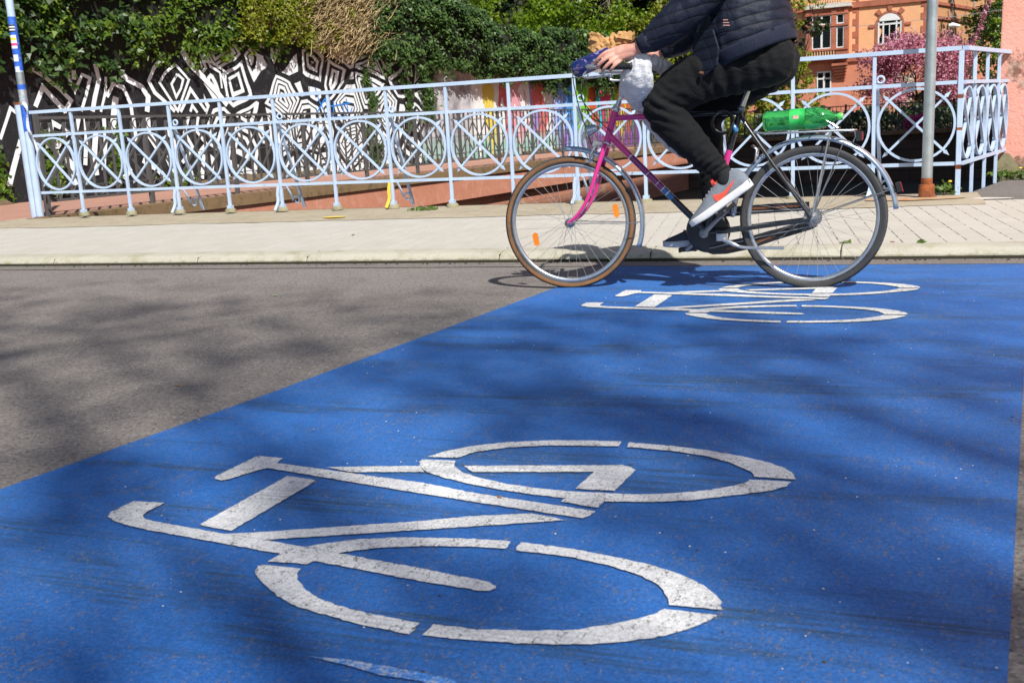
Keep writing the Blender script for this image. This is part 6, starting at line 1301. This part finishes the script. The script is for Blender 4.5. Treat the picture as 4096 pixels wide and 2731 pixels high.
fused('body', [[0.75]+[R_(-0.61, 0, 1.10, .10), R_(-0.65, 0, 1.25, .12), R_(-0.70, 0, 1.42, .14), R_(-0.75, 0, 1.53, .10)], [R_(-0.74, -.17, 1.50, .06), R_(-0.75, 0, 1.53, .07), R_(-0.74, .17, 1.50, .06)],
               [R_(-0.765, 0, 1.54, .065), R_(-0.825, 0, 1.64, .056), R_(-0.878, 0, 1.74, .058)], arm(-1), arm(1), legN, shinN, legF, shinF]+fingers(-1)+fingers(1, 0.0, 0.0),
      M['skin'], person, voxel=0.0042, smooth=4,
      blobs=[(-0.90-PX, 0, 1.825, .1, .98, .76, 1.15), (-0.945-PX, 0, 1.765, .062, 1.0, .80, .9), (-0.998-PX, 0, 1.802, .014, 1.2, .8, 1.5), (-1.006-PX, 0, 1.785, .011, 1.3, 1.0, .9), (-0.993-PX, 0, 1.755, .010, .8, 2.0, .5), (-0.985-PX, 0, 1.725, .020, 1, 1.1, .9),
             (-0.978-PX, 0, 1.84, .016, .9, 3.0, .6), (-0.885-PX, -.078, 1.805, .018, 1.1, .5, 1.6), (-0.885-PX, .078, 1.805, .018, 1.1, .5, 1.6)])
b = MB()
for s in (1, -1): b.sphere((-0.980-PX, s*0.030, 1.818), 0.0105, 10, mi=0); b.sphere((-0.989-PX, s*0.0305, 1.818), 0.0042, 8, mi=1)
b.build('eyes', [simple('eye_white', (0.75, 0.73, 0.7), 0.2), simple('eye_iris', (0.08, 0.05, 0.03), 0.15)], person)
b = MB(); b.sphere((-0.995-PX, 0, 1.7515), 0.012, 10, sc=(0.5, 1.9, 0.45)); b.build('lips', simple('lips', (0.45, 0.14, 0.12), 0.5), person)
fused('hair', [], simple('brown_hair', (0.07, 0.04, 0.02), 0.55, var=0.4, vscale=60, bump=0.8, bscale=180), person, voxel=0.006, smooth=3, blobs=[(-0.882-PX, 0, 1.865, .103, 1.02, .82, .92), (-0.835-PX, 0, 1.81, .07, .8, 1.0, 1.1)], fn=lambda x, y, z: 0.006*n3(x*40, y*40, z*15))
capm = simple('dark_cap_cloth', (0.015, 0.018, 0.03), 0.85, bump=0.2, bscale=200)
b = MB(); b.lathe([(0.103, 0.0), (0.106, 0.015), (0.101, 0.05), (0.078, 0.085), (0.04, 0.104), (0.0, 0.110)], (-0.888-PX, 0, 1.862), (-0.10, 0, 1), 28); vs = []
for i_ in range(15):
    t = math.radians(-75+150*i_/14); e_ = math.cos(t); vs += [(-0.888-PX-0.100*math.cos(t), 0.088*math.sin(t), 1.868), (-0.888-PX-(0.100+0.085*e_)*math.cos(t)-0.0, 0.092*math.sin(t), 1.862-0.012*e_)]
b.add(vs, [(2*i_, 2*i_+1, 2*i_+3, 2*i_+2) for i_ in range(14)], 0, True); o = b.build('cap', capm, person); md = o.modifiers.new('t', 'SOLIDIFY'); md.thickness = 0.004
def jacket_mat():
    m, nt, b = nodes('quilted_navy_cloth'); g = NT(nt); v = g.coord(); sp = g.n('ShaderNodeSeparateXYZ'); g.l(v, sp.inputs[0])
    wob = g.noise(v, 3.2, 2); q = g.math('ADD', g.math('MULTIPLY', sp.outputs[2], 1.0), g.math('MULTIPLY', sp.outputs[0], -0.18)); q = g.math('ADD', q, g.math('MULTIPLY', wob, 0.10))
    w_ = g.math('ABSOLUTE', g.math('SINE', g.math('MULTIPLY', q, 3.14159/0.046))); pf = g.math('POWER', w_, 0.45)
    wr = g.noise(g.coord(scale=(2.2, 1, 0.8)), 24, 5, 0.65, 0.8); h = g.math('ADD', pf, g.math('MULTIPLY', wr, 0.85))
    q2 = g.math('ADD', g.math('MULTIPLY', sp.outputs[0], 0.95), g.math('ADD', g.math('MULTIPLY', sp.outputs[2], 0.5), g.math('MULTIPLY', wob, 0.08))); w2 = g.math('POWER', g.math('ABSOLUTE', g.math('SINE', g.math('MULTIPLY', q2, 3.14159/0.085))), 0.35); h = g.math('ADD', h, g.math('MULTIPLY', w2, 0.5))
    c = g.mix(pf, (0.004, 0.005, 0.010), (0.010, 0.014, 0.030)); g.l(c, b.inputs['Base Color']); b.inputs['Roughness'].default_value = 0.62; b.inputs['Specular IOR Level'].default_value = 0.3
    g.l(g.bump(h, 0.42, 0.010), b.inputs['Normal']); return m
def cloth(name, col, str_, scl, sc=(1, 1, 1), rough=0.75):
    m, nt, b = nodes(name); g = NT(nt); v = g.coord(scale=sc); f = g.noise(v, scl, 5, 0.6, 1.0); c = g.mix(f, tuple(x*0.7 for x in col), tuple(x*1.25 for x in col)); g.l(c, b.inputs['Base Color'])
    b.inputs['Roughness'].default_value = rough; b.inputs['Sheen Weight'].default_value = 0.03; b.inputs['Specular IOR Level'].default_value = 0.28; fine = g.noise(g.coord(), 300, 2)
    g.l(g.bump(g.math('ADD', f, g.math('MULTIPLY', fine, 0.12)), str_, 0.02), b.inputs['Normal']); return m
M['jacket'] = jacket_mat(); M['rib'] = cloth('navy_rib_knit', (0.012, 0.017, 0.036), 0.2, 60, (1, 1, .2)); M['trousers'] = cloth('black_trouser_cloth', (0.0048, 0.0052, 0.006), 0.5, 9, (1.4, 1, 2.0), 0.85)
def fold(x, y, z):
    X = x+PX; d = 0.0
    kx = math.exp(-((X+1.08)**2+(z-0.90)**2)/0.012); d += 0.0065*kx*math.sin((z*0.9+X*0.5)*130+3*n3(x*6, y*6, z*6))
    cx = math.exp(-((X+0.72)**2+(z-1.05)**2)/0.03); d += 0.006*cx*math.sin((z*0.4+X*1.0)*95+4*n3(x*5, y*5, z*5))
    ax = math.exp(-((z-0.60)**2)/0.004)*(1 if X > -1.0 and z > 0.5 else 0.4); d += 0.007*ax*math.sin((z*1.0-X*0.8)*150+3*n3(x*7, y*5, z*7))
    cr = 1-abs(n3(x*9+z*4, y*6, z*11-x*5))*2.2; return d+0.005*n3(x*7, y*7, z*9)+0.0055*max(0, cr)**3+0.002*n3(x*22, y*18, z*26)
fused('trousers', [[0.82]+[R_(-0.575, -.085, 1.10, .130), R_(-0.70, -.10, 1.085, .135), R_(-0.84, -.115, 1.05, .125), R_(-0.97, -.125, .995, .112), R_(-1.075, -.13, .925, .096)],
                   [R_(-1.078, -.13, .920, .096), R_(-1.03, -.13, .835, .092), R_(-0.96, -.13, .755, .082), R_(-0.885, -.13, .675, .068), R_(-0.835, -.13, .625, .057), R_(-0.805, -.13, .592, .050)],
                   [0.82]+[R_(-0.575, .085, 1.09, .128), R_(-0.68, .10, 1.03, .120), R_(-0.80, .115, .95, .105), R_(-0.925, .12, .865, .086)], [R_(-0.925, .12, .86, .088), R_(-0.905, .12, .75, .080), R_(-0.885, .12, .60, .068), R_(-0.872, .12, .45, .058), R_(-0.868, .12, .40, .054)],
                   [1.25]+[R_(-0.62, 0, 1.20, .12), R_(-0.585, 0, 1.10, .125)]], M['trousers'], person, voxel=0.0085, smooth=5, fn=fold)
def jf(x, y, z):
    q = z-0.18*x+0.10*n3(x*3.2, y*3.2, z*3.2); w_ = abs(math.sin(q*math.pi/0.046)); return 0.0022*w_**0.5+0.010*n3(x*9, y*9, z*7)+0.004*n3(x*25, y*20, z*16)
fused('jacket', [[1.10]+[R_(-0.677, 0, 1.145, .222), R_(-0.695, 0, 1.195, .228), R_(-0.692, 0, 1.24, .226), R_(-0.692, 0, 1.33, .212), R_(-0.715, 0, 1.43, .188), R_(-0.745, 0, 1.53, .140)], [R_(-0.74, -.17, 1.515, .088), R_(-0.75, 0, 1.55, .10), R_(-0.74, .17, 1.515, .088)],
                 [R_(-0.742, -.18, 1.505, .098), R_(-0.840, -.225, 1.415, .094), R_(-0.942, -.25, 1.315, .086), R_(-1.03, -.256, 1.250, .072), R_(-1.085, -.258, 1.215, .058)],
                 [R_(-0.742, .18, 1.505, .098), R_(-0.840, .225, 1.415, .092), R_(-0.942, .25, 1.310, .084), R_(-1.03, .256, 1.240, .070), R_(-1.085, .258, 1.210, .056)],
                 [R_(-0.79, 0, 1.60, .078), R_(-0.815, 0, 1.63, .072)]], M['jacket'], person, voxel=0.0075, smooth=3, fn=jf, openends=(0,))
# clean lower edge: ribbed hem, front flap, cuffs
def ring_band(name, c0, c1, r0, r1, k, mat, bulge=0.0, n=40, m_=5, solid=0.006):
    mb = MB(); c0 = Vector(c0); c1 = Vector(c1); ax = (c1-c0).normalized(); y = Vector((0, 1, 0)); y = (y-ax*ax.dot(y)).normalized(); u = y.cross(ax); vs = []
    for i in range(m_+1):
        t = i/m_; r = r0+(r1-r0)*t+bulge*math.sin(math.pi*t); c = c0.lerp(c1, t)
        for j in range(n): a = 2*math.pi*j/n; vs.append(c+(u*math.cos(a)+y*math.sin(a)*k)*(r+0.002*math.sin(j*2.3)))
    mb.add(vs, [(i*n+j, i*n+(j+1) % n, (i+1)*n+(j+1) % n, (i+1)*n+j) for i in range(m_) for j in range(n)], 0, True)
    o = mb.build(name, mat, person); md = o.modifiers.new('t', 'SOLIDIFY'); md.thickness = solid; return o
hc0 = (-0.664-PX, 0, 1.110); hc1 = (-0.688-PX, 0, 1.176)
ring_band('jacket_hem', hc0, hc1, 0.222, 0.233, 1.10, M['rib'], 0.004)
for s in (-1, 1): ring_band('cuff', (-1.150-PX, s*0.258, 1.190), (-1.098-PX, s*0.258, 1.210), 0.0385, 0.052, 1.0, M['rib'], 0.002, 24, 3, 0.005)
mb = MB(); fl = [(-0.905, 1.24, -.15), (-0.918, 1.16, -.17), (-0.905, 1.08, -.19), (-0.876, 1.022, -.21), (-0.846, 1.040, -.235), (-0.79, 1.075, -.262), (-0.78, 1.15, -.262), (-0.81, 1.24, -.235)]
mb.add([(x-PX, y, z) for x, z, y in fl], [tuple(range(8))]); o = mb.build('jacket_flap', M['jacket'], person); md = o.modifiers.new('t', 'SOLIDIFY'); md.thickness = 0.012; md2 = o.modifiers.new('b', 'BEVEL'); md2.width = 0.005; md2.segments = 2
mb = MB(); mb.tube([(-0.872-PX, -.232, 1.050), (-0.856-PX, -.240, 1.048)], 0.006, 8); mb.build('zip_pull', simple('copper_pull', (0.6, 0.25, 0.14), 0.35, 0.7), person)
mb = MB(); c = Vector((-0.745-PX, -0.262, 1.262))
for k in range(3): mb.bar(c+Vector((-0.012, 0, 0.012-0.012*k)), c+Vector((0.010+0.004*k, 0, 0.010-0.012*k)), 0.002, 0.004)
mb.build('embroidered_mark', simple('pink_thread', (0.5, 0.25, 0.2), 0.7), person)
# shoes
def shoe(name, heel, toe, dy, mats, logo=False):
    hx, hz = heel; tx, tz = toe; d = Vector((tx-hx, 0, tz-hz)); Ln = d.length; d.normalize(); up = Vector((-d.z, 0, d.x)); up = up if up.z > 0 else -up; Y = Vector((0, 1, 0)); O = Vector((hx-PX, dy, hz))
    S = [0.0, 0.03, 0.10, 0.20, 0.32, 0.44, 0.56, 0.68, 0.80, 0.90, 0.97, 1.0]
    H = [0.070, 0.098, 0.118, 0.120, 0.112, 0.104, 0.092, 0.076, 0.062, 0.052, 0.042, 0.034]; Wd = [0.020, 0.030, 0.035, 0.036, 0.036, 0.038, 0.042, 0.046, 0.046, 0.040, 0.028, 0.014]
    sc_ = Ln/0.33
    wf = lambda s: float(np.interp(s, S, Wd)); hf = lambda s: float(np.interp(s, S, H))
    def prof(s, h):   # half width at height h
        t = (h-0.02)/(hf(s)-0.02); return wf(s)*max(0.0, 1-max(0, t)**3.0)**0.5
    mb = MB(); n = 18; vs = []
    for s in [i/24 for i in range(25)]:
        hh = hf(s); 
        for j in range(n):
            a = math.pi*j/(n-1); h = 0.02+(hh-0.02)*math.sin(a)**0.75; w_ = wf(s)*(1 if math.cos(a) > 0 else -1)*abs(math.cos(a))**0.55
            vs.append(O+d*(s*Ln)+up*h*sc_+Y*w_)
    mb.add(vs, [(i*n+j, i*n+j+1, (i+1)*n+j+1, (i+1)*n+j) for i in range(24) for j in range(n-1)]+[tuple(range(n)), tuple(range(24*n, 25*n))[::-1]]+[(i*n, (i+1)*n, (i+1)*n+n-1, i*n+n-1) for i in range(24)], 0, True)
    so = mb.build(name, mats[0], person)
    mb = MB(); m_ = 30; out = []
    for i in range(m_):
        t = 2*math.pi*i/m_; s = 0.5-0.5*math.cos(t); w_ = (wf(min(1, max(0, s)))+0.004)*(1 if math.sin(t) >= 0 else -1)*min(1, abs(math.sin(t))*2.2)**0.6; out.append((s*1.02-0.01, w_))
    vs = []
    for lay in (0.0, 0.008, 0.024, 0.034):
        for s, w_ in out: vs.append(O+d*(s*Ln)+up*((lay+(0.010*max(0, s-0.75)/0.25 if lay < 0.02 else 0.004*max(0, s-.8)/.2)+0.004*max(0, 0.1-s)/0.1)*sc_)+Y*w_*(0.93 if lay == 0 else 1.0))
    mb.add(vs, [(k*m_+i, k*m_+(i+1) % m_, (k+1)*m_+(i+1) % m_, (k+1)*m_+i) for k in range(3) for i in range(m_)]+[tuple(range(m_))[::-1], tuple(range(3*m_, 4*m_))], 0, True)
    mb.build('sole', mats[1], so)
    mb = MB()   # laces over the instep
    for k in range(5):
        s = 0.42+0.055*k; pts = []
        for a in (-50, -25, 0, 25, 50): q = math.radians(a); pts.append(O+d*((s+0.01*math.cos(q*2))*Ln)+up*((hf(s)*math.cos(q)**0.5+0.003)*sc_)+Y*(wf(s)*0.9*math.sin(q)))
        mb.tube(pts, 0.0032, 6)
    mb.build('laces', mats[2], so)
    if logo:
        mb = MB(); pts = [(-0.722, 0.552), (-0.744, 0.530), (-0.764, 0.508), (-0.782, 0.491), (-0.800, 0.484), (-0.829, 0.480), (-0.822, 0.462), (-0.808, 0.449), (-0.793, 0.450), (-0.776, 0.466), (-0.757, 0.491), (-0.738, 0.522)]; vs = []
        for x, z in pts:
            v = Vector((x-PX, 0, z))-Vector((O.x, 0, O.z)); s = v.dot(d)/Ln; h = v.dot(up)/sc_; aa = max(0, min(1, (h-0.02)/(hf(s)-0.02))); vs.append(Vector((x-PX, dy-wf(s)*max(0.15, 1-aa**2.6)**0.42-0.0035, z)))
        mb.add(vs+[v+Vector((0, 0.003, 0)) for v in vs], [(0, 1, 11), (1, 2, 10, 11), (2, 3, 9, 10), (3, 4, 8, 9), (4, 5, 6, 8), (6, 7, 8)])
        mb.build('curved_tick', simple('coral_print', (0.85, 0.09, 0.05), 0.5), so)
    return so
sg = simple('grey_knit', (0.19, 0.21, 0.24), 0.8, var=0.2, vscale=30, bump=0.4, bscale=160); swh = simple('white_foam_sole', (0.78, 0.76, 0.73), 0.55, var=0.08); slc = simple('pale_lace', (0.3, 0.33, 0.36), 0.7); sdk = simple('dark_knit', (0.03, 0.035, 0.05), 0.8)
s1 = shoe('shoe', (-0.640, 0.515), (-0.930, 0.318), -0.145, (sg, swh, slc), True)
s2 = shoe('shoe', (-0.815, 0.215), (-1.140, 0.190), 0.135, (sdk, simple('grey_sole', (0.4, 0.42, 0.46), 0.6), slc))
mb = MB(); mb.tube([(-0.838-PX, -0.145, 0.535), (-0.825-PX, -0.145, 0.54)], [0.022, 0.024], 12); mb.build('heel_tab', simple('coral_tab', (0.7, 0.07, 0.05), 0.6), s1)
fused('sock', [[R_(-0.80, -.135, .60, .040), R_(-0.775, -.14, .565, .041), R_(-0.775, -.145, .545, .040)]], simple('black_sock', (0.01, 0.01, 0.01), 0.9), person, voxel=0.006, smooth=2)

# ------------------------------------------------------------------ what the hand holds and what hangs from the bar
pkg = thing('packet', 'glossy dark blue and purple packet held in the hand over the handlebar', 'packet', (-1.395, BY-0.225, 1.132))
def pkg_mat():
    m, nt, b = nodes('blue_purple_print'); g = NT(nt); v = g.coord(scale=(1, 1, 2)); c = g.ramp(g.noise(v, 17, 3, 0.6, 1.5), [(0.3, (0.008, 0.012, 0.06)), (0.46, (0.012, 0.03, 0.14)), (0.52, (0.06, 0.01, 0.11)), (0.565, (0.30, 0.34, 0.5)), (0.59, (0.02, 0.02, 0.10)), (0.66, (0.35, 0.22, 0.07)), (0.70, (0.012, 0.02, 0.10))])
    g.l(c, b.inputs['Base Color']); b.inputs['Roughness'].default_value = 0.22; b.inputs['Coat Weight'].default_value = 0.7; return m
e = Vector((0.85, 0, 0.30)).normalized(); f = Vector((-e.z, 0, e.x)); mb = MB(); vs = []; n = 24; st = [(-0.085, 0.55), (-0.080, 0.85), (-0.068, 0.97), (-0.03, 1.0), (0.05, 1.0), (0.085, 0.92), (0.095, 0.6)]
for s, k in st:
    for j in range(n):
        a = 2*math.pi*j/n; vs.append(e*s+f*(0.036*k*math.sin(a)*(1+0.03*math.sin(s*70+a*3)))+Vector((0, 0.034*k*math.cos(a), 0)))
mb.add(vs, [(i*n+j, i*n+(j+1) % n, (i+1)*n+(j+1) % n, (i+1)*n+j) for i in range(len(st)-1) for j in range(n)]+[tuple(range(n)), tuple(range((len(st)-1)*n, len(st)*n))[::-1]], 0, True)
mb.build('wrapper', pkg_mat(), pkg); pkg.scale = (1.18, 1.1, 1.15)
def crumple(name, chains, mat, label, cat, amp, fr, voxel=0.006, loc=(PX, BY, 0), blobs=()):
    root = thing(name, label, cat, loc); o = fused(name, chains, mat, None, voxel=voxel, smooth=2, blobs=blobs, fn=lambda x, y, z: amp*(abs(n3(x*fr*(2.2 if cat == 'bag' else 1), y*fr*(2.2 if cat == 'bag' else 1), z*fr*(0.45 if cat == 'bag' else 1)+x*6))*2-0.5)+amp*0.5*n3(x*fr*2.4, y*fr*2.4, z*fr*2.4))
    o.parent = root; o.name = 'bag_film'
    if cat == 'paper bag':
        md = o.modifiers.new('f', 'DECIMATE'); md.ratio = 0.16; o.data.polygons.foreach_set('use_smooth', [False]*len(o.data.polygons))
    return root, o
kraft = simple('brown_kraft_paper', (0.50, 0.27, 0.10), 0.75, var=0.3, vscale=25, bump=0.5, bscale=50)
r_, o = crumple('paper_bag', [[0.6]+[R_(-1.335, -.205, 1.165, .034), R_(-1.355, -.205, 1.200, .052), R_(-1.378, -.205, 1.238, .040), R_(-1.395, -.205, 1.272, .014)], [0.7]+[R_(-1.345, -.20, 1.195, .030), R_(-1.29, -.19, 1.215, .040), R_(-1.235, -.19, 1.232, .036), R_(-1.195, -.195, 1.248, .020)]], kraft, 'crumpled brown paper bag held in the hand above the handlebar', 'paper bag', 0.013, 32, 0.006)
o.name = 'crumpled_paper'
for x0, z0, x1, z1, x2, z2 in ((-1.385, 1.225, -1.405, 1.275, -1.360, 1.235), (-1.36, 1.225, -1.345, 1.262, -1.325, 1.225), (-1.27, 1.24, -1.20, 1.268, -1.19, 1.222)):
    mb = MB(); mb.add([(x0-PX, -.225, z0), (x1-PX, -.215, z1), (x2-PX, -.225, z2), ((x0+x2)/2-PX, -.19, (z0+z2)/2)], [(0, 1, 2), (1, 3, 2), (0, 3, 1)]); mb.build('paper_corner', kraft, r_)
def plastic_white():
    m, nt, b = nodes('white_carrier_bag'); g = NT(nt); v = g.coord(); vz = g.coord(scale=(0.2, 0.2, 1)); b.inputs['Base Color'].default_value = (0.84, 0.84, 0.87, 1); b.inputs['Roughness'].default_value = 0.42; b.inputs['Subsurface Weight'].default_value = 0.0
    h = g.math('ADD', g.noise(v, 16, 5, 0.65, 1.2), g.math('MULTIPLY', g.noise(vz, 90, 2), 0.25)); g.l(g.bump(h, 0.7, 0.02), b.inputs['Normal'])
    tr = g.n('ShaderNodeBsdfTranslucent'); tr.inputs['Color'].default_value = (0.75, 0.74, 0.78, 1); mx = g.n('ShaderNodeMixShader'); mx.inputs[0].default_value = 0.3; g.l(b.outputs[0], mx.inputs[1]); g.l(tr.outputs[0], mx.inputs[2]); g.l(mx.outputs[0], nt.nodes['Material Output'].inputs[0]); return m
M['bag'] = plastic_white()
crumple('plastic_bag', [[0.6]+[R_(-1.160, -.240, 1.150, .036), R_(-1.155, -.245, 1.105, .056), R_(-1.172, -.225, 1.04, .082), R_(-1.190, -.16, .98, .076), R_(-1.195, .0, .92, .054), R_(-1.180, .07, .86, .048)],
                        [0.5]+[R_(-1.18, .07, .90, .045), R_(-1.17, .08, .85, .050), R_(-1.13, .08, .79, .046), R_(-1.08, .07, .73, .036), R_(-1.045, .06, .69, .024), R_(-1.020, .06, .664, .012)],
                        [0.5]+[R_(-1.24, -.12, 1.05, .036), R_(-1.262, -.05, .98, .038), R_(-1.225, .05, .91, .032)], [0.5]+[R_(-1.11, -.12, 1.125, .028), R_(-1.075, -.05, 1.085, .038), R_(-1.05, .0, 1.02, .034)]],
        M['bag'], 'white plastic carrier bag hanging from the handlebar and blown back under the top tube', 'bag', 0.010, 13, 0.005)
